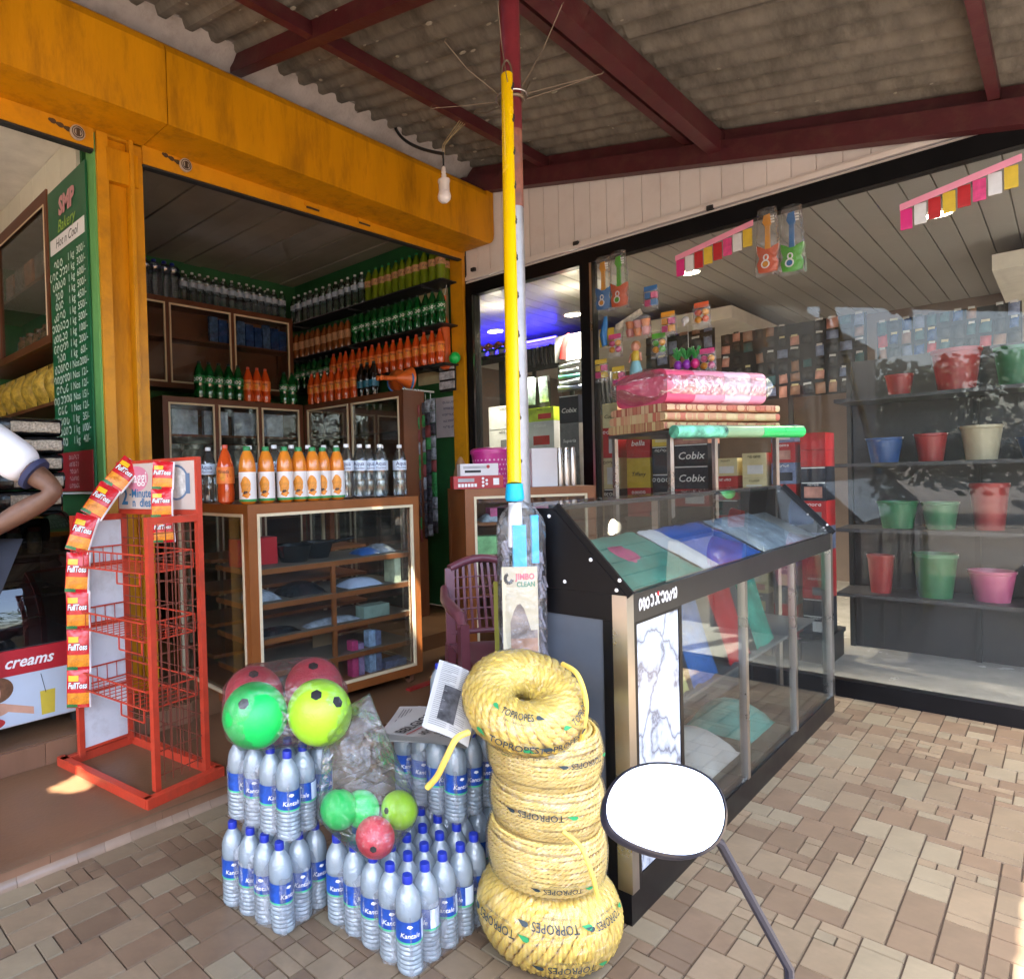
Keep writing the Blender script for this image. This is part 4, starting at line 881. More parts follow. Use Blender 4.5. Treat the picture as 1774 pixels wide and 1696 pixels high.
# ------------------------------------------------------------------ balls in clear bags
BG = mat('ball_green', (.01,.55,.10), .35, var=.06, scale=4, bump=.15, bscale=200); BL = mat('ball_lime', (.38,.72,.03), .35, var=.06, scale=4, bump=.15, bscale=200); BR_ = mat('ball_red', (.58,.045,.07), .4, var=.1, scale=30, bump=.3, bscale=160)
def ball(c, r_, m_, label, spots, rz=0):
    t = thing('ball', label, 'ball', c, rz)
    obj('skin', MB().sphere((0,0,0), r_, 28, 18), m_, t, smooth=True)
    for d in spots:
        d = Vector(d).normalized(); a = d.orthogonal().normalized(); b = d.cross(a); k = r_*.2
        ring = [d*math.cos(.2*s_)*r_*1.004+(a*math.cos(q*math.pi/3)+b*math.sin(q*math.pi/3))*r_*math.sin(.2*s_) for s_ in (1.0,) for q in range(6)]
        mb = MB().grid(lambda u, v: tuple((d*math.cos(.18*v)+(a*math.cos(2*math.pi*u)+b*math.sin(2*math.pi*u))*math.sin(.18*v)*(1-.12*abs(math.sin(3*2*math.pi*u))))*r_*1.006), 18, 3)
        obj('hexagon_mark', mb, INK, t)
def toc(c): return tuple(-x for x in (Vector(c)-EYE).normalized())
big = [((1.14, 1.735, .633), .1, BG, 'big bright green ball with black mark, in the bag on the water packs'), ((1.285, 1.60, .636), .1, BL, 'big lime yellow ball with black marks, in the bag on the water packs'),
       ((1.40, 1.77, .65), .098, BR_, 'big red ball behind the big lime ball'), ((1.25, 1.905, .63), .098, BR_, 'big red ball behind the big green ball')]
for i, (c, r_, m_, lb) in enumerate(big):
    v = Vector(toc(c)); up = Vector((0,0,1)); rt_ = RT0
    ball(c, r_, m_, lb, ([v*1+up*.42-rt_*.42] if i == 0 else [v+up*.75-rt_*.12, v+up*.45+rt_*.85] if i == 1 else [v+up*1.5]))
kn = Vector((1.17, 1.61, .64))
me = hull_film([(c, r_) for c, r_, _, _ in big], inflate=.006, amp=.012, seed=1, fscale=11)
for v in me.vertices:        # the bag is drawn in at a knot between the two front balls
    d = (v.co-kn).length
    if d < .13: v.co += (Vector((1.235, 1.72, .64))-v.co)*(.55*(1-d/.13))
bagA = thing('ball_bag', 'clear crinkled plastic bag holding four big balls on the water packs', 'plastic bag', (1.25, 1.75, .53))
me.transform(Matrix.Translation((-1.25, -1.75, -.53))); obj('film', me, FILM, bagA)
kq = MB()
for k in range(26):
    a = rnd.uniform(-.9, .9)+(0 if k % 2 else math.pi); L = rnd.uniform(.05, .12); dirv = RT0*math.cos(a)+Vector((0, 0, 1))*math.sin(a)*.7
    p0 = kn+Vector((.02, .03, 0)); p1 = p0+dirv*L*.5-FW*.012; p2 = p0+dirv*L+FW*.01; sd_ = dirv.cross(FW).normalized()*.011
    kq.add([p0-sd_*.3, p0+sd_*.3, p1+sd_, p1-sd_, p2+sd_*.4, p2-sd_*.4], [(0, 1, 2, 3), (3, 2, 4, 5)])
kq.v = [(x-1.25, y-1.75, z-.53) for x, y, z in kq.v]
obj('gathered_pleats', kq, FILM, bagA)
small = [((1.268, 1.50, .375), .056, BG, 'small green ball nearest the lower bag side, above the water pack', [(.2,.2,1)]), ((1.291, 1.372, .330), .056, BR_, 'small red ball with black mark lying on the bottle caps', None),
         ((1.42, 1.40, .352), .055, BL, 'small lime ball with black mark above the bottle caps', None), ((1.335, 1.475, .360), .054, BG, 'small green ball wedged between the red and lime small balls', [(.3,.3,1)])]
for i, (c, r_, m_, lb, sps) in enumerate(small):
    v = Vector(toc(c)); ball(c, r_, m_, lb, sps or ([v-Vector((0,0,.55))-RT0*.1] if i == 1 else [v-RT0*1.0-Vector((0,0,.05))]))
pk_ = [atD(x, y, d) for x, y, d in ((598, 1225, 2.05), (640, 1200, 2.0), (655, 1240, 1.97), (648, 1300, 1.94), (560, 1300, 2.0), (590, 1290, 1.9))]
me = hull_film([(c, r_) for c, r_, *_ in small], pk_, inflate=.005, amp=.012, seed=4, fscale=6, sub=5)
bagB = thing('ball_bag', 'clear plastic bag of small balls hanging over the water packs', 'plastic bag', (1.32, 1.43, .27))
me.transform(Matrix.Translation((-1.32, -1.43, -.27))); obj('film', me, FILM, bagB)

# ------------------------------------------------------------------ yellow rope coils in printed film
ROPE = mat('yellow_rope', (.80,.57,.11), .5, var=.12, scale=30, bump=.08, bscale=160, spec=.4)
ROPE2 = mat('pale_yellow_rope', (.84,.63,.20), .5, var=.1, scale=30, bump=.08, bscale=160, spec=.4)
CFILM = clear('rope_film', (.99,.99,.97), (.95,.94,.88), haze=.03, gloss=.06, rough=.12, bump=1.0, bscale=18, edge=.6, hazevar=.10)
DKG = mat('logo_dark', (.02,.04,.05), .5); LGG = mat('logo_green', (.02,.30,.10), .5)
def swoosh(s_): return MB().add([(s_*x, s_*y, 0) for x, y in ((-1, .1), (-.6, .42), (0, .4), (.5, .05), (1, -.3), (.4, -.28), (-.3, -.3), (-.8, -.2))], [tuple(range(8))]).mesh('swoosh')
def surf_print(parent, surf, u0, v0, sz, flip=1, s='TOPROPES'):
    # prints the wordmark between two swooshes on a coil surface; u runs round, v up (in metres along the surface)
    f = lambda x, y: surf(u0+flip*x, v0+flip*y)
    obj('lettering', wrap_mesh(text_mesh(s, sz, bold=.008), f), DKG, parent)
    wd = sz*2.6
    for off, m_ in ((-sz*3.35, LGG), (sz*3.35, DKG)):
        sw_ = swoosh(sz*.62); obj('swoosh', wrap_mesh(sw_, lambda x, y: f(x+off, y)), m_, parent)
    obj('small_print', wrap_mesh(text_mesh('STRENGTH AND DURABILITY', sz*.26), lambda x, y: f(x, y-sz*.72)), DKG, parent)
def twisted(mb, ring, r_, pitch, seg=5, ns_=3):
    # lays ns_ strands along the closed ring (a function of 0..1)
    L = sum((ring(k/40)-ring((k+1)/40)).length for k in range(40)); tw = max(1, round(L/pitch)); n = tw*6
    pts = [ring(k/n) for k in range(n)]; fr_ = []
    for k in range(n):
        d = (pts[(k+1) % n]-pts[k-1]).normalized(); u = Vector((0,0,1)) if abs(d.z) < .8 else Vector((1,0,0)); x = d.cross(u).normalized(); fr_.append((x, x.cross(d)))
    for s_ in range(ns_):
        mb.tube([pts[k]+(fr_[k][0]*math.cos(2*math.pi*(tw*k/n+s_/ns_))+fr_[k][1]*math.sin(2*math.pi*(tw*k/n+s_/ns_)))*r_*.48 for k in range(n)], r_*.56, seg, closed=True)
def flat_coil(label, c, R_, h_, seed, mrope=ROPE2, prints=()):
    t = thing('rope_coil', label, 'rope', c, 0); rr = .0065; rn = random.Random(seed); mb = MB(); n = int(h_/(rr*1.75))
    def prof(k): s_ = (k+.5)/n; return R_-.014*abs(2*s_-1)**2.5
    for k in range(n):
        ph = rn.uniform(0, 6); am = rn.uniform(.0, .0035)
        twisted(mb, lambda t: Vector(((prof(k)-rr)*math.cos(6.28318*t)*(1+am*math.sin(12.566*t+ph)), (prof(k)-rr)*math.sin(6.28318*t)*(1+am*math.sin(12.566*t+ph)), rr+(h_-2*rr)*k/(n-1)+.003*math.sin(6.28318*t+ph))), rr, .03, 4, 2)
    for zz in (h_-rr, rr):
        for k in range(6): Rk = R_-.032-k*rr*1.9; mb.tube([(Rk*math.cos(a), Rk*math.sin(a), zz-.001*k) for a in [q*2*math.pi/40 for q in range(40)]], rr, 6, closed=True)
    mb.lathe([(R_-.1, .01), (R_-.03, .01), (R_-.03, h_-.01), (R_-.1, h_-.01)], 30, cap=False)
    obj('winding', mb, mrope, t, smooth=60)
    def srf(x, y):
        s_ = min(1, max(0, y/h_)); Rk = R_-.014*abs(2*s_-1)**2.5+.0025; a = x/R_
        return Vector((Rk*math.cos(a), Rk*math.sin(a), y))
    fm = MB().grid(lambda u, v: tuple(srf(u*2*math.pi*R_, v*h_)+Vector((math.cos(u*6.283), math.sin(u*6.283), 0))*(.0015+.0025*noise.noise((math.cos(u*6.283)*6, math.sin(u*6.283)*6, v*3+seed)))), 72, 8)
    obj('film', fm, CFILM, t, smooth=True)
    for a, v, sz, fl in prints: surf_print(t, lambda x, y: srf(x, y)+Vector((math.cos(x/R_), math.sin(x/R_), 0))*.007, R_*a, v, sz, fl)
    return t
def torus_coil(label, c, Rm, rm, sq, rope_r, ns, twist, tilt, film_amp, prints, seed, axis=(1,0,0), mrope=ROPE):
    t = thing('rope_coil', label, 'rope', c, 0); t.rotation_mode = 'QUATERNION'
    from mathutils import Quaternion
    t.rotation_quaternion = Quaternion(Vector(axis), tilt)
    def srf(u, v, off=0):
        k = rm+off; return Vector(((Rm+k*math.cos(v))*math.cos(u), (Rm+k*math.cos(v))*math.sin(u), k*math.sin(v)*sq))
    mb = MB(); N = 90
    for i in range(ns):
        v0 = 2*math.pi*i/ns; jit = random.Random(seed+i).uniform(-.03, .03)
        twisted(mb, lambda t: srf(6.283185*t, v0+jit+twist*6.283185*t, -rope_r*.6+.002*math.sin(5*t*6.283185+i)), rope_r, .06, 6, 3)
    core = MB().grid(lambda u, v: tuple(srf(2*math.pi*u, 2*math.pi*v, -rope_r*1.9)), 40, 14); mb.add(core.v, core.f)
    obj('winding', mb, mrope, t, smooth=60)
    fm = MB().grid(lambda u, v: tuple(srf(2*math.pi*u, 2*math.pi*v, .006+film_amp*(noise.noise((math.cos(u*6.283)*4, math.sin(u*6.283)*4, math.sin(v*6.283)*2+seed))+.5*noise.noise((math.cos(u*6.283)*11, math.sin(u*6.283)*11, v*5))))), 72, 26)
    obj('film', fm, CFILM, t, smooth=True)
    for u, v, sz, fl in prints:
        surf_print(t, lambda x, y: srf(u+x/(Rm+rm), v+y/rm, .0105), 0, 0, sz, fl)
    return t
RC_ = (1.655, 1.045)
AC = math.atan2(-RC_[1], -RC_[0])            # direction from the stack towards the street side
torus_coil('bottom yellow rope coil of the stack, fat and bulging in printed film', (RC_[0], RC_[1], .112), .105, .094, 1.12, .0125, 14, 3, 0, .002,
    [(AC+.1, .55, .026, -1), (AC-.75, .25, .026, -1), (AC+.95, .5, .022, -1), (AC+.3, -.35, .026, -1)], 3)
zz = .222
for i, (h_, R_, lb, dx, prs) in enumerate(((.145, .166, 'second rope coil from the bottom, smooth pale yellow in printed film', 0, [(AC+.25, .035, .021, -1)]), (.135, .158, 'third rope coil from the bottom, smooth pale yellow in printed film', .006, [(AC-.1, .08, .024, -1)]), (.135, .160, 'fourth rope coil from the bottom, directly below the tilted coil', .0, [(AC+.75, .08, .022, -1)]))):
    flat_coil(lb, (RC_[0]+dx*.5, RC_[1]-dx*.5, zz), R_, h_, 5+i, prints=prs); zz += h_+.001
tc_ = Vector((1.575, 1.055, .722))
torus_coil('topmost yellow rope coil lying tilted on the stack, loosely wrapped in printed film', tc_, .098, .068, .95, .0125, 9, -4, R(30), .003,
    [(AC-.12, .15, .026, 1), (AC+.62, .1, .025, 1), (AC+.3, -.75, .026, 1), (AC-.15, 1.25, .024, 1), (AC+1.25, .7, .023, 1)], 9, axis=(RT0.x, RT0.y, 0))
def strand(label, pts, r_=.008):
    # smooth rope end through the points
    P4 = [Vector(p) for p in pts]; path = []
    for i in range(len(P4)-1):
        a, b, c, d = P4[max(0, i-1)], P4[i], P4[i+1], P4[min(len(P4)-1, i+2)]
        for k in range(8):
            t = k/8; path.append(.5*((2*b)+(c-a)*t+(2*a-5*b+4*c-d)*t*t+(3*b-a-3*c+d)*t**3))
    path.append(P4[-1]); single('rope_end', MB().tube(path, r_, 8), ROPE, label, 'rope', 'loose rope ends of the coils', smooth=True)
strand('loose yellow rope end arching over the topmost coil', [atD(*p) for p in ((975, 1150, 1.86), (1000, 1168, 1.80), (1015, 1215, 1.78), (1010, 1265, 1.78), (1002, 1300, 1.80))], .007)
strand('loose yellow rope end drooping over the upper water pack', [atD(*p) for p in ((812, 1268, 1.72), (790, 1280, 1.70), (772, 1315, 1.70), (757, 1345, 1.72), (740, 1364, 1.74))])
strand('loose yellow rope end dangling between the bottom two coils', [atD(*p) for p in ((975, 1440, 1.70), (1005, 1465, 1.68), (1024, 1510, 1.66), (1036, 1556, 1.66))], .006)

# ------------------------------------------------------------------ newspapers on the water pack
NP = mat('newsprint', (.50,.49,.46), .85, var=.06, scale=12); NPI = mat('news_ink', (.20,.20,.20), .8, var=.3)
NZ = .0045+2*BT+.004
def paper(label, c, rz, wd, dp, z0, curl, seed, head=False, n=4):
    t = thing('newspaper', label, 'newspaper', (c[0], c[1], z0), rz, 'newspapers on the water pack'); rn = random.Random(seed)
    def srf(x, y, o=0): u, v = x/wd, y/dp; return Vector((x, y, curl*(u*u*.9+.3*math.sin(3*v+seed))+o))
    for k in range(n):
        ox, oy, oz = rn.uniform(-.008, .008), rn.uniform(-.008, .008), k*.003
        obj('sheet', MB().grid(lambda u, v: tuple(srf((u-.5)*wd, (v-.5)*dp, oz)+Vector((ox, oy, 0))), 10, 8), NP, t, smooth=True)
    top = n*.003+.0012
    if head:
        obj('lettering', wrap_mesh(text_mesh('BBLGJOE', .05, bold=.02, width=.20), lambda x, y: srf(x-.03, y+.06, top)), INK, t)
        obj('red_rule', MB().grid(lambda u, v: tuple(srf(-.14+.22*u, .025+.006*v, top)), 8, 1), mat('red_card'), t)
        obj('lettering', wrap_mesh(scribble(9, .026, 3, .2).mesh('p'), lambda x, y: srf(x-.01, y-.01, top)), INK, t)
        obj('lettering', wrap_mesh(scribble(9, .022, 4, .2).mesh('p'), lambda x, y: srf(x-.01, y-.05, top)), INK, t)
    tm = MB(); y = -.075 if head else dp*.42
    while y > -dp*.46:
        for cx_ in (-.3, 0, .3):
            a = cx_*wd-.13*wd; b = cx_*wd+.13*wd*rn.uniform(.7, 1)
            tm.grid(lambda u, v: tuple(srf(a+(b-a)*u, y+.0035*v, top)), 4, 1)
        y -= .0095
    obj('text_columns', tm, NPI, t)
    if not head: obj('photo_print', MB().grid(lambda u, v: tuple(srf(-.06+.15*u, -.08+.13*v, top+.0006)), 6, 5), mat('photo_ink', (.07,.07,.075), .8, var=.9, scale=28), t)
paper('folded newspaper at the bottom of the pile, edges splayed', (1.60, 1.43), R(28), .30, .28, NZ+.001, .03, 2, n=3)
paper('folded newspaper with a big red underlined headline on the pile', (1.585, 1.385), R(12), .27, .27, NZ+.022, .03, 3, head=True)
up_ = thing('newspaper', 'newspaper standing propped up against the topmost rope coil', 'newspaper', atD(782, 1205, 1.93))
mmx = frame_mtx((0, 0, -.015), RT0*.82+Vector((0, 0, -.4)), Vector((0, 0, 1))*.55+RT0*.55+FW*.7)
for k in range(3): obj('sheet', MB().grid(lambda u, v: ((u-.5)*.13+.004*k, (v-.5)*.22-.003*k, .012*math.sin(u*3)+.004*k), 6, 6), NP, up_, mtx=mmx, smooth=True)
tm = MB()
for k in range(34):
    for a in (-.055, .004): tm.grid(lambda u, v: (a+(.05 if (k*7) % 5 else .03)*u, .10-.006*k+.0018*v, .012*math.sin((.5+(a+.05*u)/.13)*3)+.0095), 5, 1)
obj('text_columns', tm, NPI, up_, mtx=mmx)
obj('photo_print', MB().grid(lambda u, v: (-.035+.05*u, -.08+.11*v, .012*math.sin((.5+(-.035+.05*u)/.13)*3)+.0105), 4, 4), mat('photo_ink'), up_, mtx=mmx)

# ------------------------------------------------------------------ flat mop in its printed sleeve, hung from the pillar's wire
mt_, mb_ = atD(878, 132, 2.585), atD(891, 838, 2.12)
mop = thing('mop', 'yellow handled mop with blue collar and plastic sleeved head hanging at the pillar', 'mop', (mb_.x, mb_.y, mb_.z))
def ml(p): return Vector(p)-mb_
YP = mat('yellow_handle', (.80,.50,.0), .25, var=.05)
obj('handle', MB().tube([ml(mt_), ml(mb_)], .0225, 16), YP, mop, smooth=True)
obj('hanging_loop', MB().tube([ml(mt_)+Vector((0,0,.0))+RT0*(.02*math.cos(t))+Vector((0,0,.06*math.sin(t))) for t in [k*math.pi/8 for k in range(9)]], .004, 6), wire, mop)
prt = MB()
for k in range(11):
    p = ml(mt_).lerp(ml(mb_), (k+.5)/11)
    for j in range(3):
        a = -1.2+.35*j+.1*k; q = p+RT0*(.0232*math.sin(a+1.9))-Vector((FW.x, FW.y, 0)).normalized()*(.0232*math.cos(a+1.9))
        prt.sphere(q+Vector((0, 0, .012*j)), .0045, 6, 4, (1, 1, 1.6))
tag(obj('handle_print', prt, INK, mop), kind='stuff')
BC = mat('cyan_plastic', (.0,.42,.75), .3, var=.05)
obj('collar', MB().lathe([(.026, .0), (.03, .01), (.026, .055)], 12, (0, 0, -.055)), BC, mop, smooth=30)
obj('neck', MB().tube([(0, 0, -.06), (0, 0, -.20)], [.02, .026], 12), mat('mop_white', (.75,.78,.8), .4), mop, smooth=True)
# head: a long fringe pad inside a clear sleeve with a printed card
hx = RT0; hn = -Vector((FW.x, FW.y, 0)).normalized()
HM = frame_mtx((0, 0, 0), hx, Vector((0, 0, 1)) + RT0*-.03)
cen, wd2 = .015, .078
HL0, HL1 = -.655, -.05
pad = MB()
rn = random.Random(4)
for k in range(150):
    x = rn.uniform(-.06, .07)+cen; z = rn.uniform(-.60, -.17); pad.tube([(x, z, -.01+rn.uniform(-.012, .012)), (x+rn.uniform(-.01, .01), z-.035, rn.uniform(-.004, .022))], .006, 5)
obj('fringe_pad', pad, mat('grey_fringe', (.20,.19,.23), .9, var=.3, scale=30), mop, mtx=HM)
obj('hinge', MB().box(cen-.03, cen+.012, -.30, -.13, .012, .03).box(cen+.028, cen+.05, -.25, -.10, .016, .034), BC, mop, mtx=HM)
card = obj('card', MB().grid(lambda u, v: (cen-.068+.112*u, -.60+.34*v, .030+.006*math.sin(math.pi*u)), 6, 6), mat('beige_card', (.52,.47,.33), .6, var=.08, scale=6), mop, mtx=HM)
def cz(x, y, o=.0012): u = (x-cen+.068)/.112; return Vector((x, y, .030+.006*math.sin(math.pi*min(1, max(0, u)))+o))
obj('lettering', wrap_mesh(text_mesh('JIMBO', .026, bold=.03, width=.062), lambda x, y: cz(x+cen+.004, y-.292)), mat('pink_ink', (.62,.06,.12), .5), card)
obj('lettering', wrap_mesh(text_mesh('CLEAN', .022, bold=.03, width=.058), lambda x, y: cz(x+cen+.006, y-.316)), mat('green_ink', (.05,.22,.14), .5), card)
el = scribble(1, .035, 8, .3).mesh('p'); obj('emblem_print', wrap_mesh(el, lambda x, y: cz(x+cen-.048, y-.295)), INK, card)
obj('room_print', MB().grid(lambda u, v: tuple(cz(cen-.045+.085*u, -.545+.17*v*(.5+.5*math.sin(math.pi*min(1, u*1.2+.1))))), 8, 6), mat('room_photo', (.20,.16,.14), .6, var=.8, scale=16), card)
obj('floor_print', MB().grid(lambda u, v: tuple(cz(cen-.045+.085*u, -.545+.06*v, .0018)), 6, 2), mat('wood_photo', (.36,.2,.13), .6, var=.3, scale=20), card)
obj('info_print', MB().grid(lambda u, v: tuple(cz(cen-.02+.055*u, -.59+.04*v, .0018)), 4, 2), WHITEP, card)
def sleeve(u, v):
    z = HL1+(HL0-HL1)*v; wv = wd2*(min(1, v/.12)**.5)*(1-.25*max(0, v-.85)/.15); a = 2*math.pi*u
    return (cen+wv*math.cos(a)*(1+.03*noise.noise((v*9, math.sin(a), 2))), z, .008+.036*math.sin(a)+.004*noise.noise((v*14, math.cos(a)*2, 5)))
obj('sleeve', MB().grid(sleeve, 28, 30), FILM, mop, mtx=HM, smooth=True)

# ------------------------------------------------------------------ bare bulb under the awning
bp_ = onY(770, 352, 2.95)
blb = thing('light_bulb', 'white led bulb hanging from the awning purlin on black cord', 'light bulb', (bp_.x, bp_.y, bp_.z))
wp = mat('bulb_plastic', (.72,.68,.66), .35, var=.04)
obj('globe', MB().lathe([(.002, 0), (.025, .004), (.042, .022), (.046, .045), (.040, .068), (.036, .078)], 24), mat('bulb_globe', (.85,.82,.84), .3, var=.02), blb, smooth=True)
obj('heat_sink', MB().lathe([(.037, .0785), (.037, .13), (.042, .145), (.041, .158), (.02, .166)], 24), wp, blb, smooth=40)
obj('holder', MB().lathe([(.017, .167), (.018, .19), (.014, .192), (.014, .205), (.017, .207), (.015, .24), (.006, .25)], 16), wp, blb, smooth=40)
hk = Vector((0, 0, .35)); wl = onY(683, 215, 3.50)-bp_
obj('cord', MB().tube([(0, 0, .25), (.0, .0, .30), (-.005, 0, .34)], .006, 8), BLACKM, blb)
N = 16; a_ = Vector((0, 0, .335)); c1 = onY(735, 262, 3.2)-bp_; c2_ = onY(690, 250, 3.4)-bp_
obj('cord', MB().tube([((1-t)**3)*a_+3*t*(1-t)**2*c1+3*t*t*(1-t)*c2_+t**3*wl for t in [k/N for k in range(N+1)]], .011, 8), BLACKM, blb, smooth=True)
top_ = Vector((0.0, -.17, zr(2.78)-.08-bp_.z))
q = MB()
for k in range(4): q.tube([(0.01*math.sin(k*2), .01*math.cos(k*2), .31+.02*k), (.02*math.sin(k), .0, .40), (top_.x+.02*k-.03, -.17+.0, top_.z+.0)], .0022, 5)
obj('tie_string', q, mat('jute', (.32,.24,.12), .8), blb)

# ------------------------------------------------------------------ glass counter
kx, ky = 1.885, .90
ct = thing('glass_counter', 'black and steel shop counter with sloping glass top and white marble panel', 'counter', (kx, ky, 0))
CL, CD = 2.45, .45
slate = mat('slate_panel', (.085,.10,.125), .38, var=.2, scale=2, dark=(.05,.055,.07), dscale=3, damt=.5)
obj('plinth_rail', B(.0, CL, .004, CD, .005, .10), BLACK, ct)
for x_ in (.0, CL-.045):
    for y_ in (0, CD-.045): obj('post', B(x_, x_+.045, y_, y_+.045, .1, .985), STEEL if y_ == 0 else BLACK, ct)
obj('end_panel', B(.004, .012, .046, CD-.046, .13, .905), slate, ct)
obj('end_rail', B(.0, .03, .046, CD-.046, .906, .985), BLACK, ct); obj('end_rail', B(.0, .03, .046, CD-.046, .1005, .129), BLACK, ct)
obj('end_stile', B(-.001, .02, .046, .075, .13, .9055), BLACK, ct)
olive = mat('olive_edge', (.22,.21,.03), .5); obj('rear_edge', B(-.002, .012, CD+.001, CD+.022, .1, .985), olive, ct)
for x_ in (0, CL-.016):
    ck = obj('cheek', MB().prism([(.0, .9855), (.235, 1.24), (CD, 1.24), (CD, .9855)], 0, x_, x_+.016), BLACK, ct)
    obj('cheek_edge', MB().bar((x_+.008, -.008, .985), (x_+.008, .232, 1.246), .03, .010, (1,0,0)), BLACK, ck)
    for py_, pz_ in ((.03, 1.0), (.11, 1.085), (.2, 1.01), (.25, 1.215), (.02, 1.03)): obj('screw_cap', MB().sphere((x_-.001, py_, pz_), .006, 8, 6, (.5,1,1)), WHITEP, ck)
obj('sloping_glass', MB().prism([(.0, .992), (.235, 1.245), (.240, 1.241), (.006, .989)], 0, .017, CL-.017), CASEGLASS, ct)
obj('top_rail', B(.017, CL-.017, .236, .262, 1.232, 1.250), mat('smoke_edge', (.12,.12,.12), .25, metal=.7), ct)
obj('top_glass', B(.017, CL-.017, .263, CD, 1.241, 1.247), CASEGLASS, ct)
obj('rear_stile', B(CL*.5-.01, CL*.5+.01, CD-.03, CD, .986, 1.24), STEEL, ct)
fr = obj('front_rail', B(.046, CL-.046, .0, .03, .90, .985), mat('brushed_black', (.035,.033,.032), .3, metal=.5, var=.2), ct)
lm = scribble(11, .03, 14, .26).mesh('p'); obj('lettering', wrap_mesh(lm, lambda x, y: Vector((.22+x*.9, -.0015, .948+y*1.2))), WHITEP, fr)
obj('heart_print', MB().tube([(.215, -.0012, .965), (.215, -.002, .965)], .008, 10), mat('red_card'), fr)
# marble panel with veins
mb2 = bpy.data.materials.new('marble'); mb2.use_nodes = True; n_ = mb2.node_tree; p_ = n_.nodes['Principled BSDF']; p_.inputs['Roughness'].default_value = .2
tc2 = n_.nodes.new('ShaderNodeTexCoord'); nz2 = n_.nodes.new('ShaderNodeTexNoise'); nz2.inputs['Scale'].default_value = 4; nz2.inputs['Detail'].default_value = 7
mxv = n_.nodes.new('ShaderNodeMixRGB'); mxv.inputs[0].default_value = .32; n_.links.new(tc2.outputs['Object'], nz2.inputs[0]); n_.links.new(tc2.outputs['Object'], mxv.inputs[1]); n_.links.new(nz2.outputs['Color'], mxv.inputs[2])
vo = n_.nodes.new('ShaderNodeTexVoronoi'); vo.feature = 'DISTANCE_TO_EDGE'; vo.inputs['Scale'].default_value = 7.5; n_.links.new(mxv.outputs[0], vo.inputs[0])
cr2 = n_.nodes.new('ShaderNodeValToRGB'); e_ = cr2.color_ramp.elements; e_[0].position = 0; e_[0].color = (.14,.15,.18,1); e_[1].position = .12; e_[1].color = (.50,.56,.62,1)
x_e = cr2.color_ramp.elements.new(.03); x_e.color = (.30,.34,.40,1)
n_.links.new(vo.outputs[0], cr2.inputs[0]); n_.links.new(cr2.outputs[0], p_.inputs['Base Color'])
obj('marble_panel', B(.066, .375, .004, .012, .14, .89), mb2, ct)
obj('panel_stile', MB().box(.046, .065, .001, .03, .1005, .8995).box(.376, .40, .001, .03, .1005, .8995).box(.066, .375, .001, .03, .1005, .139).box(.066, .375, .001, .03, .891, .8995), BLACK, ct)
for x0, x1 in ((.401, 1.03), (1.06, 1.72), (1.75, CL-.046)):
    obj('front_glass', B(x0, x1, .010, .014, .1005, .8995), CASEGLASS, ct)
    obj('front_stile', B(x1, x1+.03, .002, .03, .1005, .8995), STEEL, ct) if x1 < 2.3 else None
obj('inner_shelf', B(.046, CL-.046, .05, CD-.05, .89, .905), mat('counter_shelf', (.16,.17,.17), .4), ct)
obj('inner_shelf', B(.38, CL-.046, .08, CD-.05, .50, .512), mat('counter_shelf'), ct)
obj('counter_back', B(.046, CL-.046, CD-.02, CD-.012, .11, .889), mat('counter_back', (.10,.12,.13), .5), ct)
obj('floor_panel', B(.046, CL-.046, .035, CD-.046, .1005, .112), BLACKM, ct)
def cnt(name, mb, m_, label, cat, group=None, smooth=False): me = mb.mesh(name, smooth); me.transform(Matrix.Translation((kx, ky, 0))); return single(name, me, m_, label, cat, group)
def spouch(x0, x1, y0, y1, h): return MB().grid(lambda u, v: (x0+(x1-x0)*u, y0+(y1-y0)*v, .962+.5*(y0+(y1-y0)*v-.02)+h*(math.sin(math.pi*u)*math.sin(math.pi*v))**.4+.006*noise.noise((u*6, v*6, x0))), 20, 10)
obj('display_board', MB().prism([(.02, .945), (.32, 1.095), (.32, 1.085), (.02, .935)], 0, .02, CL-.02), mat('counter_shelf'), ct)
gmat = mat('green_print', (.05,.34,.25), .25, var=.4, scale=9, bump=.1)
cnt('green_mat', spouch(.05, .72, .02, .31, .02), gmat, 'shiny green printed packet lying under the sloping counter glass', 'packet', None, True)
cnt('pink_packet', spouch(.3, .46, .12, .24, .03), mat('pink_card'), 'small pink packet on the green one inside the counter', 'packet', None, True)
cnt('white_packet', spouch(.74, .88, .02, .31, .025), WHITEP, 'white packet beside the green one inside the counter', 'packet', None, True)
cnt('blue_packet', spouch(.9, 1.4, .02, .31, .03), mat('bright_blue_pack', (.01,.12,.55), .25, var=.2, scale=12), 'bright blue packet after the white one inside the counter', 'packet', None, True)
cnt('grey_packet', spouch(1.45, 2.1, .02, .31, .03), mat('silver_blue_pack', (.3,.4,.5), .25, var=.5, scale=12, bump=.3), 'silver blue packet after the bright blue one inside the counter', 'packet', None, True)
for i, (x0, m_, lb) in enumerate(((.45, mat('olive_pack', (.30,.34,.12), .4, var=.4, scale=8), 'olive and pale'), (.75, mat('blue_pack'), 'blue'), (1.15, mat('red_card'), 'red'), (1.5, mat('green_print'), 'green'))):
    q = MB().grid(lambda u, v: (x0+.26*u, .10+.1*v, .513+.34*v+.01*math.sin(u*9+v*5)), 10, 8); cnt('shirt_packet', q, m_, '%s folded cloth packet leaning inside the counter front' % lb, 'packet', 'cloth packets in the counter', True)
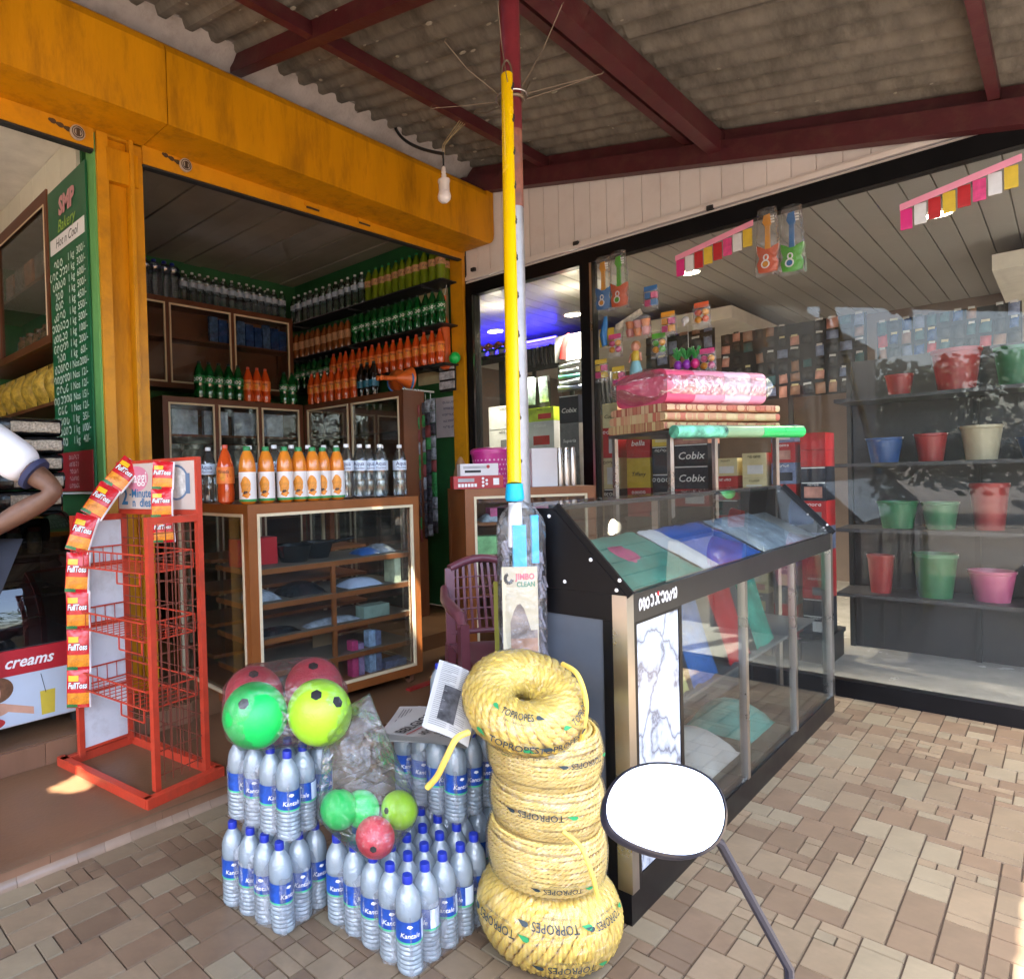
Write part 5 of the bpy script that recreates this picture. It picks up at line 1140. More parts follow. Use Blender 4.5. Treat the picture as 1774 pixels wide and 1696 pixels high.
for i, (x0, m_, lb) in enumerate(((.42, mat('brown_pack', (.22,.12,.08), .4, var=.4, scale=8), 'brown'), (.9, mat('newsprint'), 'newsprint wrapped'), (1.4, mat('teal_card'), 'teal'))):
    cnt('lower_packet', pouch(x0, x0+.36, .1, .4, .113, .12), m_, '%s parcel on the counter floor panel' % lb, 'parcel', 'parcels in the counter', True)

# ------------------------------------------------------------------ stand of folded mats behind the counter
so = atD(1158, 742, 3.5); SR = R(-22)
st = thing('mat_stand', 'thin steel legged stand carrying folded mats behind the counter', 'stand', (so.x, so.y, 0), SR)
szt = so.z-.01
obj('top', B(0, .85, 0, .45, szt-.02, szt), STEEL, st)
for x_ in (.03, .82):
    for y_ in (.02, .43): obj('leg', B(x_-.012, x_+.012, y_-.012, y_+.012, .005, szt-.021), STEEL, st)
SM = Matrix.Translation((so.x, so.y, 0)) @ Matrix.Rotation(SR, 4, 'Z')
def stn(name, mb, m_, label, cat, group=None, smooth=False): me = mb.mesh(name, smooth); me.transform(SM); return single(name, me, m_, label, cat, group)
def plaid(name, c1, c2, c3):
    if name in MATS: return MATS[name]
    m2 = mat(name, c1, .7); n = m2.node_tree; p = n.nodes['Principled BSDF']; tc_ = n.nodes.new('ShaderNodeTexCoord'); ck = n.nodes.new('ShaderNodeTexBrick'); ck.inputs['Scale'].default_value = 9
    for i, c in enumerate((c1, c2, c3)): ck.inputs[1+i].default_value = tuple(c)+(1,)
    n.links.new(tc_.outputs['Object'], ck.inputs[0]); n.links.new(ck.outputs[0], p.inputs['Base Color']); return m2
def soft_box(x0, x1, y0, y1, z0, h_, r_=.015, seed=0):
    mb = MB(); seg = 20
    def fn(u, v):
        a = 2*math.pi*v; cy, cz_ = math.cos(a), math.sin(a); y = (y0+y1)/2+(y1-y0)/2*(abs(cy)**.25)*(1 if cy > 0 else -1); z = z0+h_/2+h_/2*(abs(cz_)**.45)*(1 if cz_ > 0 else -1)
        return (x0+(x1-x0)*u, y, z+.003*noise.noise((u*7, v*4, seed)))
    mb.grid(fn, 10, seg); n = 11
    mb.f.append(tuple(j*n for j in range(seg))); mb.f.append(tuple(j*n+n-1 for j in range(seg))[::-1]); return mb
zz = szt+.001
for i, (h_, m_, lb) in enumerate(((.05, plaid('plaid_brown', (.36,.17,.08), (.52,.42,.2), (.3,.1,.06)), 'lowest folded brown and cream plaid mat on the stand'), (.05, plaid('plaid_cream', (.55,.45,.24), (.45,.12,.08), (.5,.4,.2)), 'middle folded cream and red plaid mat on the stand'), (.045, plaid('plaid_red', (.42,.12,.08), (.6,.48,.28), (.3,.08,.05)), 'uppermost folded red and cream plaid mat on the stand'))):
    stn('folded_mat', soft_box(-.01+.012*i, .86, .02, .44, zz, h_, seed=i), m_, lb, 'mat', 'folded mats on the stand', 50); zz += h_+.001
pkm = mat('hot_pink', (.70,.10,.20), .35, var=.15, scale=3, bump=.1); pkp = mat('pale_pink', (.85,.55,.68), .3, var=.1)
cs = thing('pink_cushion', 'hot pink and white folded quilt in clear plastic on the mats', 'quilt', SM @ Vector((.04, .04, zz)), SR)
def cush(x0, x1): return soft_box(x0, x1, 0, .38, 0, .19, seed=9)
obj('quilt', cush(.0, .2), pkm, cs, smooth=50); obj('quilt_fold', cush(.2005, .42), mat('mid_pink', (.78,.30,.42), .35, var=.1), cs, smooth=50); obj('quilt_fold', cush(.4205, .62), pkp, cs, smooth=50); obj('quilt_fold', cush(.6205, .74), mat('mid_pink'), cs, smooth=50)
obj('film', MB().grid(lambda u, v: (-.14+.9*u-(.03*math.sin(v*9) if u < .1 else 0), .19+.215*math.cos(2*math.pi*v)*(min(1, u*6+.25)), .10+(.108*math.sin(2*math.pi*v)*(min(1, u*5+.12)))+.006*noise.noise((u*14, v*9, 2))), 26, 24), FILM, cs, smooth=True)
grr = thing('mat_roll', 'bright green and white rolled sheet under the folded mats on the stand', 'roll', SM @ Vector((.0, -.035, szt-.01)), SR)
ge = [(0, .35, mat('green_leaf', (.12,.42,.28), .3, var=.95, scale=14)), (.35, .62, mat('sage_roll', (.22,.36,.2), .3)), (.62, .95, mat('bright_green', (.03,.50,.12), .28, var=.1))]
for a, b, m_ in ge: obj('roll', MB().tube([(a+.001, 0, 0), (b-.001, 0, 0)], .034, 16), m_, grr, smooth=True)

# ------------------------------------------------------------------ goods behind the glass
def carton(px0, py0, px1, py1, X, th, m_, label, cat='box', group=None, name='carton', word=None, wm=WHITEP, snap=None):
    a, b = onX(px0, py1, X), onX(px1, py0, X); y0, y1 = sorted((a.y, b.y)); z0, z1 = sorted((a.z, b.z))
    if snap is not None: z1 += snap-z0; z0 = snap
    t = thing(name, label, cat, (X, y0, z0), 0, group); wd, hh = y1-y0, z1-z0
    obj('body', B(0, th, 0, wd, 0, hh), m_, t)
    if word: letter(t, word, min(hh*.45, wd/len(word)*1.5), wm, (-.0015, wd*.5, hh*.5), (0, -1, 0), (0, 0, 1), bold=.01, shear=.15)
    return t, wd, hh, z0, z1
def shelf_board(X, ya, yb, z, label, dep=.4):
    t = thing('shop_shelf', label, 'shelf', (X, ya, 0)); obj('board', B(-.02, dep, 0, yb-ya, z-.03, z-.001), mat('shelf_dark', (.03,.028,.03), .5), t)
    obj('base_unit', B(.0, dep-.01, .01, yb-ya-.01, .013, z-.031), mat('unit_dark', (.022,.02,.022), .5), t)
    return t
CBX = mat('navy_carton', (.012,.016,.03), .35, var=.2); RDX = mat('red_carton', (.42,.02,.025), .4, var=.2, scale=14); GYX = mat('grey_carton', (.16,.16,.17), .4, var=.3, scale=10); CRX = mat('cream_carton', (.60,.52,.30), .5, var=.15, scale=10); YLX = mat('yellow_carton', (.60,.42,.04), .45, var=.15, scale=10); WHX = mat('white_carton', (.62,.62,.63), .4, var=.1, scale=14); LMX = mat('lime_carton', (.45,.58,.04), .4, var=.25, scale=10); DKX = mat('black_hanging', (.02,.02,.022), .35, var=.6, scale=40, bump=.3)
# stack behind the second orange case (seen left of the wide mullion)
X5 = 5.35
def col(pxs, rows_, X, th, base_px, where, group):
    z = onX((pxs[0]+pxs[1])/2, base_px, X).z; a = onX(pxs[0], base_px, X).y; b = onX(pxs[1], base_px, X).y
    shelf_board(X, min(a, b)-.02, max(a, b)+.02, z-.0, 'dark shelf under the %s' % where)
    for i, (hp, m_, word, lb) in enumerate(rows_):
        hh = hp/FPX*(Vector((X, (a+b)/2, z))-EYE).dot(FW)
        t = thing('carton', lb, 'box', (X, min(a, b), z), 0, group); wd = abs(a-b)
        obj('body', B(0, th, 0, wd, 0, hh-.002), m_, t); obj('lid_edge', B(-.002, -.0002, .004, wd-.004, hh-.012, hh-.005), WHITEP if m_ is CBX else m_, t)
        if not word and hh > .12:
            pr_ = random.Random(lb); pm_ = pr_.choice((WHX, CRX, GYX, RDX, mat('photo_pack', (.42,.2,.16), .4, var=.6, scale=8), CBX))
            obj('print_panel', B(-.0022, -.0004, wd*pr_.uniform(.08, .2), wd*pr_.uniform(.5, .9), hh*.15, hh*pr_.uniform(.4, .75)), pm_, t)
            obj('print_text', scribble(5, hh*.1, pr_.randint(1, 99), .2).mesh('p'), (INK if m_ in (CRX, YLX, LMX, WHX) else WHITEP), t, mtx=frame_mtx((-.003, wd*.5, hh*.84), (0, -1, 0), (0, 0, 1)))
        if word: letter(t, word, min(hh*.5, wd/len(word)*1.6), (INK if m_ in (CRX, YLX, LMX, WHX) else WHITEP), (-.003, wd*.5, hh*.45), (0, -1, 0), (0, 0, 1), bold=.01, shear=.2)
        z += hh
col((975, 1008), [(62, CRX, 'Cobix', 'cream and red underwear box at the foot of the leaning box column'), (62, RDX, None, 'red box second from the foot of the leaning box column'), (55, GYX, 'Shavers', 'grey box third from the foot of the leaning box column'), (56, GYX, 'Superia', 'grey and red box fourth from the foot of the leaning box column'), (48, CBX, 'Cobix', 'navy lettered box topping the leaning box column')], X5, .28, 968, 'leaning box column', 'boxes in the column beside the mullion')
col((850, 905), [(60, mat('brown_pack'), None, 'brown carton under the pale cartons inside the glass'), (45, WHX, None, 'pale carton below the small white carton inside the glass'), (38, WHX, None, 'small white carton topping the pale cartons')], 5.7, .3, 846, 'pale cartons', 'pale cartons inside the glass')
col((915, 962), [(60, WHX, None, 'plain white carton at the foot of the lime topped stack'), (48, mat('white_toy', (.6,.6,.62), .4), None, 'white carton with a toy picture under the lime carton'), (24, LMX, None, 'lime green carton topping the white cartons')], 5.5, .3, 838, 'lime topped stack', 'lime topped cartons inside the glass')
X6 = 5.3
bz = 905
col((1048, 1074), [(58, CBX, None, 'dark box at the foot beside the steel stand leg'), (54, CRX, None, 'striped cream box over the dark box beside the stand leg'), (52, RDX, None, 'red box second from the top beside the stand leg'), (42, CRX, 'Cobix', 'cream lettered box topping the column beside the stand leg')], X6, .25, bz, 'boxes beside the stand leg', 'boxes beside the stand leg')
col((1088, 1128), [(50, RDX, None, 'red box at the foot of the red and yellow column'), (52, YLX, 'Tiffany', 'yellow lettered box in the red and yellow column'), (55, RDX, 'bella', 'red lettered box second from the top of the red and yellow column'), (26, RDX, None, 'flat red box topping the red and yellow column')], X6, .25, bz-10, 'red and yellow column', 'boxes of the red and yellow column')
col((1132, 1166), [(66, CBX, None, 'navy box at the foot of the orange topped column'), (48, CBX, None, 'navy box in the middle of the orange topped column'), (46, YLX, None, 'mustard box below the orange box'), (20, mat('orange_card', (.65,.2,.02), .4), None, 'orange box topping its column')], X6, .25, bz-18, 'orange topped column', 'boxes of the orange topped column')
col((1170, 1228), [(30, RDX, None, 'red box at the foot of the navy lettered column'), (40, CBX, 'Cobix', 'lower navy lettered box in the wide column'), (38, CBX, 'Cobix', 'upper navy lettered box in the wide column'), (42, mat('photo_pack', (.42,.2,.16), .4, var=.6, scale=8), None, 'red and pale patterned box topping the wide column')], X6, .25, bz-28, 'navy lettered column', 'boxes of the navy lettered column')
rn = random.Random(31); pool = [CBX, CBX, CBX, GYX, GYX, RDX, mat('brown_pack'), mat('slate_card'), CRX]
names = {id(CBX): 'navy', id(RDX): 'red', id(GYX): 'grey', id(CRX): 'cream', id(YLX): 'yellow', id(WHX): 'white', id(mat('blue_pack')): 'blue', id(mat('pink_card')): 'pink', id(LMX): 'lime', id(mat('brown_pack')): 'brown', id(mat('slate_card')): 'slate'}
for ci, px in enumerate(range(1242, 1430, 50)):
    nb = rn.randint(10, 13); hp = [rn.randint(24, 46) for _ in range(nb)]; pp = rn.sample(pool, 3); ms = [pp[(i//rn.choice((2, 2, 3))) % 3] for i in range(nb)]
    col((px, px+rn.randint(38, 46)), [(h_, m_, None, '%s carton, %s from the foot of the %s column beyond the navy lettered boxes' % (names[id(m_)], ORD[i], ORD[ci])) for i, (h_, m_) in enumerate(zip(hp, ms))], X6+.0, .25, bz+215-ci*7, '%s further box column' % ORD[ci], 'boxes of the further columns')
# hanging goods on the shelf wall
def hang_panel(px0, py0, px1, py1, X, label, m_, rows, cols_, cat='packets', dep=.05, mats=None):
    a, b = onX(px0, py1, X), onX(px1, py0, X); y0, y1 = sorted((a.y, b.y)); z0, z1 = a.z, b.z
    t = thing('hanging_display', label, cat, (X, y0, z0)); obj('back_board', B(.02, .035, 0, y1-y0, 0, z1-z0), BLACKM, t)
    obj('board_leg', B(.036, .06, (y1-y0)/2-.02, (y1-y0)/2+.02, .013-z0, z1-z0), BLACKM, t)
    rq = random.Random(label)
    for i in range(cols_):
        for j in range(rows):
            if rows*cols_ > 12 and rq.random() < .07: continue
            w_, h_ = (y1-y0)/cols_, (z1-z0)/rows; ww, hh = w_*rq.uniform(.6, .92), h_*rq.uniform(.62, .95); cy_, cz_ = (i+.5)*w_, (j+1)*h_-.02*h_
            mm_ = mats[rq.randrange(len(mats))] if mats else m_
            p_ = obj('packet', MB().grid(lambda u, v: (-dep*.5*(math.sin(math.pi*u)*math.sin(math.pi*v))**.6-.002, (u-.5)*ww, -v*hh), 4, 5), mm_, t, loc=(.0, cy_, cz_), rot=(rq.uniform(-.08, .08), 0, rq.uniform(-.1, .1)), smooth=True)
            obj('header_card', B(-.008, -.004, -ww*.35, ww*.35, -.012, .012), rq.choice((WHX, mats[0] if mats else DKX, CRX)), p_) if rq.random() < .6 else None
cy = [mat('clear_packs'), mat('teal_card'), mat('slate_card'), mat('grey_pack')]
hang_panel(965, 625, 1008, 680, 5.6, 'rows of teal and silver blister packs below the red display', None, 5, 1, mats=cy)
hang_panel(912, 650, 950, 712, 5.7, 'two clear packs of blue tools hanging beside the pillar', None, 1, 2, mats=[mat('pale_tool', (.32,.42,.45), .3, var=.6, scale=18), mat('blue_pack')])
hang_panel(880, 595, 965, 650, 6.6, 'black hanging umbrellas and belts on the far shop wall', DKX, 1, 12)
hang_panel(1028, 640, 1076, 720, 6.0, 'black hanging cables behind the mullion', DKX, 1, 7)
hang_panel(1120, 555, 1236, 690, 7.2, 'brown pegboard of dark small packs on the far wall', None, 5, 6, mats=[DKX, mat('brown_pack'), mat('slate_card'), DKX])
hang_panel(1250, 540, 1500, 700, 7.2, 'wide pegboard of mixed small packs further along the far wall', None, 6, 12, mats=[DKX, mat('brown_pack'), mat('slate_card'), DKX, mat('photo_pack'), DKX, mat('dark_teal', (.02,.08,.09), .4, var=.5, scale=20)])
hang_panel(1520, 520, 1770, 700, 7.2, 'last pegboard of dark packs along the far wall', None, 6, 11, mats=[DKX, mat('slate_card'), mat('brown_pack'), DKX, RDX, mat('dark_teal', (.02,.08,.09), .4, var=.5, scale=20), mat('blue_toy', (.02,.06,.2), .25, var=.6, scale=14)])
rd = thing('display_card', 'white card with red arm shaped bag standing over blister packs', 'display', onX(985, 625, 5.62)); obj('card', B(0, .01, -.14, .14, 0, .24), mat('grey_card', (.26,.26,.27), .5, var=.1), rd)
obj('red_bag', MB().tube([(-.02, .05, .02), (-.03, .03, .12), (-.03, .0, .2), (-.03, -.03, .24)], [.035, .028, .03, .012], 10), mat('red_gloss', (.30,.03,.03), .25), rd, smooth=True)
pv = onX(880, 610, 6.2)
sv = thing('flower_shelf', 'dark shelf holding orange artificial flowers under the blue light', 'shelf', (6.2, pv.y-.02, pv.z)); obj('board', B(0, .3, 0, .6, -.04, 0), BLACKM, sv); obj('upright', B(.26, .30, .27, .33, .013-pv.z, -.041), BLACKM, sv)
for i in range(4):
    t = thing('flower_pot', '%s small pot of orange artificial flowers on the dark shelf' % ORD[i], 'flowers', (6.35, pv.y+.06+.13*i, pv.z+.001), 0, 'potted flowers on the shelf')
    obj('pot', MB().lathe([(.03, 0), (.042, .07)], 14), WHX, t); q = MB()
    for k in range(9): q.sphere((.05*math.sin(k*2.4), .05*math.cos(k*2.4), .10+.02*(k % 3)), .022, 8, 6)
    obj('blooms', q, mat('orange_bloom', (.7,.2,.03), .6, var=.6, scale=30), t); obj('leaves', MB().sphere((0, 0, .085), .045, 10, 6, (1,1,.5)), LEAF, t)

# toys hanging inside the window
def hung(name, label, cat, px, py, X=4.60): return thing(name, label, cat, onX(px, py, X))
def guitar(px, py, body, neck, lb, sc):
    t = hung('toy_guitar', lb, 'toy', px, py); t.scale = (sc, sc, sc)
    pts = [(-.05, 0), (-.056, .05), (-.045, .085), (-.056, .12), (-.06, .155), (-.03, .145), (-.012, .135), (.012, .135), (.03, .15), (.058, .165), (.056, .12), (.045, .085), (.058, .05), (.05, 0), (.0, -.006)]
    obj('body', MB().prism([(a, b) for a, b in pts], 0, 0, .025), body, t); obj('neck', MB().prism([(-.014, .136), (.014, .136), (.012, .27), (.026, .30), (.018, .34), (-.014, .345), (-.02, .29), (-.012, .27)], 0, .003, .02), neck, t)
    obj('sound_ring', MB().tube([(-.003, .012+.02*math.cos(a), .045+.022*math.sin(a)) for a in [k*math.pi/8 for k in range(16)]], .004, 6, closed=True), WHITEP, t); obj('sound_ring', MB().tube([(-.003, .008+.012*math.cos(a), .085+.016*math.sin(a)) for a in [k*math.pi/8 for k in range(16)]], .004, 6, closed=True), WHITEP, t)
    obj('emblem', MB().tube([(.0, .012, .045), (-.002, .012, .045)], .016, 12), neck, t)
    for k in range(3): obj('peg', MB().box(.006, .016, -.036, -.016, .29+.017*k, .298+.017*k), WHITEP, t)
    obj('film', MB().grid(lambda u, v: (.012+.03*math.cos(6.283*u), .075*math.sin(6.283*u)*(1-.3*v), -.02+.40*v), 14, 10), FILM, t, smooth=True)
guitar(1045, 535, mat('toy_blue', (.03,.16,.42), .3), mat('toy_orange', (.7,.30,.02), .3), 'toy guitar with blue body and orange neck in the window', .98)
guitar(1072, 530, mat('toy_red', (.62,.10,.03), .3), mat('toy_green', (.08,.40,.03), .3), 'toy guitar with orange red body and green neck in the window', 1.02)
t = hung('toy_set', 'small blue and yellow toy pack below the blue guitar', 'toy', 1048, 600); obj('toy', MB().tube([(0, 0, 0), (0, .01, .08), (0, -.005, .16), (0, -.01, .21)], [.02, .026, .02, .012], 8), mat('toy_blue'), t, smooth=True); obj('card', B(.02, .024, -.06, .05, .0, .13), YLX, t)
t = hung('toy_set', 'bag of pink and orange toy cups under a tilted card header', 'toy', 1103, 580); 
obj('header_card', MB().box(-.012, -.004, -.10, .10, .10, .145), mat('header_print', (.55,.5,.4), .5, var=.6, scale=25), t, rot=(R(-24), 0, 0))
for k in range(6): obj('cup', MB().lathe([(.022, 0), (.032, .05)], 12, (.0, -.065+.055*(k % 3), .045-.055*(k//3))), (mat('cup_pink', (.6,.22,.2), .35) if k % 2 else mat('cup_orange', (.65,.2,.05), .35)), t)
obj('film', MB().grid(lambda u, v: (.045*math.cos(6.283*u), .11*math.sin(6.283*u)*(1-.15*v), -.03+.15*v), 14, 6), FILM, t, smooth=True)
t = hung('doll', 'small doll in pale blue skirt and yellow top hanging in the window', 'doll', 1102, 652)
skin_ = mat('doll_skin', (.62,.30,.22), .45); obj('head', MB().sphere((0, 0, .205), .03, 14, 10, (1, 1, 1.15)), skin_, t, smooth=True); obj('hair', MB().sphere((.008, 0, .213), .032, 14, 10, (1, 1.05, 1.1)), mat('doll_hair', (.45,.2,.08), .6), t, smooth=True)
obj('top', MB().tube([(0, 0, .175), (0, 0, .15), (0, 0, .10)], [.02, .032, .026], 12), YLX, t, smooth=True); obj('skirt', MB().tube([(0, 0, .105), (0, .0, .04), (0, .012, -.07)], [.028, .042, .035], 12), mat('doll_skirt', (.22,.48,.55), .5, var=.15), t, smooth=True)
for s_ in (-1, 1): obj('arm', MB().tube([(0, s_*.03, .16), (-.01, s_*.043, .10)], [.010, .007], 8), skin_, t)
t = hung('plastic_plant', 'hanging green plastic plants in purple and pink pots in the window', 'plant', 1188, 632)
for k in range(3):
    obj('pot', MB().sphere((0, -.06+.055*k, .0), .028, 12, 8, (1, 1, 1.2)), (mat('pot_purple', (.25,.03,.36), .35) if k else mat('pot_pink', (.62,.03,.2), .35)), t, smooth=True)
    q = MB(); rn = random.Random(k)
    for j in range(18): a = rn.uniform(0, 6.28); q.tube([(0, -.06+.055*k, .03), (.025*math.cos(a), -.06+.055*k+.03*math.sin(a), .07+rn.uniform(0, .045))], [.003, .008], 5)
    obj('leaves', q, mat('plastic_leaf', (.03,.25,.05), .45, var=.3), t)
sc_ = hung('suction_hook', 'clear round suction hook on the window above the plastic plants', 'hook', 1187, 555, 4.682); obj('cup', MB().tube([(-.012, 0, 0), (.0, 0, 0)], [.012, .026], 16), mat('hook_white', (.6,.62,.64), .3), sc_, smooth=True); obj('hook', MB().tube([(-.012, 0, -.01), (-.016, 0, -.04), (-.03, 0, -.045)], .004, 6), mat('hook_white'), sc_)
obj('cord', MB().tube([(.045, 0, -.02), (.045, 0, -.30)], .0015, 4), WHITEP, sc_)
def bunting(px, py, lb):
    t = hung('packet_row', lb, 'packets', px, py)
    for k, m_ in enumerate((mat('pot_pink'), WHX, RDX, YLX, RDX, mat('pink_card'), WHX, YLX)):
        obj('packet', soft_box(0, .05, 0, .012, 0, .11).mesh('packet', True), m_, t, loc=(0, -.058*k, .012*k), rot=(0, 0, R(-90)))
    obj('header_strip', MB().prism([(.0, .10), (-.47, .20), (-.47, .235), (.0, .135)], 0, -.016, -.014), mat('mid_pink'), t)
bunting(1172, 480, 'row of red, white and yellow sachets hanging high in the window')
# further goods hanging in the same window beyond the sachets
guitar(1330, 470, mat('toy_red'), mat('toy_orange'), 'red toy guitar with orange neck hanging beyond the sachet row', 1.0)
guitar(1372, 468, mat('toy_green'), mat('toy_blue'), 'green toy guitar with blue neck hanging beyond the sachet row', 1.0)
bunting(1560, 400, 'second row of bright sachets hanging high in the window past the guitars')

# ------------------------------------------------------------------ left room: cabinets, price board, cooler, bags
WX = 1.452
pbd = thing('price_board', 'tall dark green bakery price board with white handwriting on the partition', 'sign', (WX-.012, 3.70, 0))
zb0, zb1 = onX(163, 852, WX).z, onX(160, 268, WX).z; bl = .60
PG = mat('board_green', (.010,.115,.045), .35, var=.06)
obj('panel', B(0, .01, 0, bl, zb0, zb1), PG, pbd)
obj('panel_edge', B(-.003, -.0003, 0, bl, zb0-.012, zb0-.0005), WHITEP, pbd)
obj('red_notice', B(-.003, -.0003, .02, bl-.02, zb0+.005, zb0+.235), mat('notice_red', (.36,.015,.03), .4), pbd)
def brd(mesh, y, z, m_, nm='lettering'): return obj(nm, mesh, m_, pbd, mtx=frame_mtx((-.0042, y, z), (0, -1, 0), (0, 0, 1)))
PT = mat('board_paint', (.62,.78,.66), .5, var=.03)
brd(text_mesh('SMP', .14, bold=.05, shear=.1).copy(), bl*.48, zb1-.14, mat('logo_pink', (.62,.30,.32), .5)).data.materials.clear()
for o in [c for c in pbd.children if c.name.startswith('lettering')]: o.data.materials.append(MATS['logo_pink'])
me = text_mesh('Bakery', .10, shear=.3).copy(); me.materials.clear(); brd(me, bl*.5, zb1-.25, mat('logo_lime', (.35,.55,.08), .5))
obj('title_strip', B(-.003, -.0003, .03, bl-.03, zb1-.385, zb1-.295), WHITEP, pbd)
me = text_mesh('Hot n Cool', .075, shear=.3).copy(); me.materials.clear(); brd(me, bl*.5, zb1-.34, INK)
rn = random.Random(6); nrow = 18; ztop = zb1-.46; zbot = zb0+.30
units = ['1 kg']*10+['1 Nos']*5+['1 kg']*3; price = ['300/-','300/-','600/-','500/-','450/-','550/-','500/-','100/-','200/-','60/-','200/-','12/-','12/-','15/-','12/-','35/-','100/-','40/-']
for i in range(nrow):
    z_ = ztop+(zbot-ztop)*i/(nrow-1)
    brd(scribble(rn.randint(3, 6), .048, 40+i, .2).mesh('p'), bl*.74, z_, PT)
    for s_, y_ in ((units[i], bl*.40), (price[i], bl*.15)):
        me = text_mesh(s_, .062, bold=.006).copy(); me.materials.clear(); brd(me, y_, z_, PT)
for i in range(5): brd(scribble(rn.randint(5, 7), .026, 80+i, .2).mesh('p'), bl*.5, zb0+.205-.042*i, mat('notice_text', (.7,.45,.47), .5))
# glass cabinet further in along the same wall
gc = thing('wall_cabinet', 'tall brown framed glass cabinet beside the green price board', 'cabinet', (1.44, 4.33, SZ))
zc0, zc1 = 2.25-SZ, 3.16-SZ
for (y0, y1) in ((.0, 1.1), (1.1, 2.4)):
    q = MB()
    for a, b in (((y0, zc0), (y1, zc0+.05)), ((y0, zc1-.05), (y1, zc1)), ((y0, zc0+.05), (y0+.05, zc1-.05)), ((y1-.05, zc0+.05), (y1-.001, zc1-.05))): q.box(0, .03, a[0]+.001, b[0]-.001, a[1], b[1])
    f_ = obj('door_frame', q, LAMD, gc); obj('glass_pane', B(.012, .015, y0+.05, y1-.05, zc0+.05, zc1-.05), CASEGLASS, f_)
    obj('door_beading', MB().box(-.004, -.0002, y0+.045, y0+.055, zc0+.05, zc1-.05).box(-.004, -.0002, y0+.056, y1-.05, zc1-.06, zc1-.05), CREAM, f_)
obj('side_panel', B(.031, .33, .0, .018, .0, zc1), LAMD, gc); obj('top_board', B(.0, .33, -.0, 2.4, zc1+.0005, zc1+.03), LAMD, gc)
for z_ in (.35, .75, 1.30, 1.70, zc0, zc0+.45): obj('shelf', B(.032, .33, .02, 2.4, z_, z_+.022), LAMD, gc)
def lroom(name, mb, m_, label, cat, group=None, smooth=False): return single(name, mb, m_, label, cat, group, smooth=smooth)
# snack bags on the open shelves
ybag = mat('yellow_snack', (.42,.28,.04), .3, var=.5, scale=30, bump=.4)
rn = random.Random(2)
for j, z_ in enumerate((1.70, 1.30)):
    for i in range(7):
        y0 = 4.40+.24*i
        lroom('snack_bag', MB().grid(lambda u, v: (1.52+.12*(math.sin(math.pi*u)*math.sin(math.pi*v))*-.6, y0+.22*u, SZ+z_+.023+.26*v), 8, 8), (ybag if j == 0 else mat('dark_snack', (.10,.06,.05), .3, var=.8, scale=40, bump=.4)), '%s clear bag of %s from the price board' % (ORD[i], 'yellow snacks' if j == 0 else 'dark sweets'), 'snack bag', 'bags on the open shelves', True)
for i in range(6):
    lroom('jar', MB().lathe([(.05, 0), (.055, .02), (.055, .15), (.04, .17), (.045, .172), (.045, .195)], 16, (1.60, 4.5+.17*i, SZ+zc0+.023)), mat('jar_mix', (.24,.10,.06), .25, var=.8, scale=25), '%s sweet jar behind the cabinet glass from the price board' % ORD[i], 'jar', 'jars in the glass cabinet', 40)
for i in range(5):
    lroom('sweet_tin', MB().box(1.52, 1.70, 4.45+.22*i, 4.62+.22*i, SZ+zc0+.474, SZ+zc0+.474+.2), (mat('tin_mix', (.16,.12,.1), .3, var=.9, scale=14) if i % 2 else mat('tin_orange', (.4,.14,.06), .3, var=.5, scale=14)), '%s tin on the upper shelf behind the cabinet glass' % ORD[i], 'tin', 'tins in the glass cabinet')
# cooler with curved glass
clr = thing('ice_cream_cooler', 'display cooler with curved dark glass above a red lettered picture panel', 'cooler', (.20, 3.40, SZ))
cw, chh = 1.10, 1.05
obj('base', B(0, cw, .03, .78, .06, .42), mat('cooler_white', (.62,.63,.64), .4), clr)
for x_ in (.08, cw-.08):
    for y_ in (.1, .7): obj('foot', MB().tube([(x_, y_, .0005), (x_, y_, .0595)], .025, 12), BLACKM, clr)
obj('picture_panel', B(.0, cw, .018, .0295, .07, .30), mat('picture_blue', (.50,.58,.68), .4, var=.08, scale=3), clr)
obj('red_band', B(.0, cw, .014, .0295, .301, .42), mat('band_red', (.45,.02,.03), .35, var=.06), clr)
letter(clr, 'ice creams', .075, WHITEP, (cw-.37, .0125, .36), (1, 0, 0), (0, 0, 1), shear=.35, bold=.02)
def pdisc(x, z, rx, rz_, m_, nm, o=.0165, n=24): obj(nm, MB().add([(x+rx*math.cos(2*math.pi*k/n), o, z+rz_*math.sin(2*math.pi*k/n)) for k in range(n)], [tuple(range(n))]), m_, clr)
sk = mat('printed_skin', (.60,.33,.22), .5, var=.12, scale=9)
pdisc(cw-.13-.33, .245, .075, .06, mat('printed_hair', (.16,.07,.03), .5, var=.4, scale=30), 'hair_print', .0172); pdisc(cw-.13-.36, .23, .05, .058, sk, 'face_print', .0168); pdisc(cw-.13-.342, .238, .006, .004, INK, 'eye_print', .0160)
pdisc(cw-.13-.37, .092, .075, .028, mat('printed_red', (.5,.03,.03), .5), 'shirt_print', .0164); pdisc(cw-.13-.33, .155, .06, .03, sk, 'hand_print', .0160); obj('arm_print', MB().quad((cw-.13-.32, .0158, .15), (cw-.13-.17, .0158, .10), (cw-.13-.17, .0158, .135), (cw-.13-.30, .0158, .18)), sk, clr)
obj('juice_print', MB().quad((cw-.13-.135, .0166, .085), (cw-.13-.075, .0166, .085), (cw-.13-.07, .0166, .20), (cw-.13-.14, .0166, .20)), mat('printed_juice', (.62,.48,.05), .5), clr)
obj('straw_print', MB().quad((cw-.13-.115, .0158, .19), (cw-.13-.112, .0158, .19), (cw-.13-.132, .0158, .285), (cw-.13-.135, .0158, .285)), INK, clr)
dgl = clear('dark_glass', (.25,.28,.28), (.02,.02,.02), haze=.3, gloss=.06, rough=.02, edge=.8)
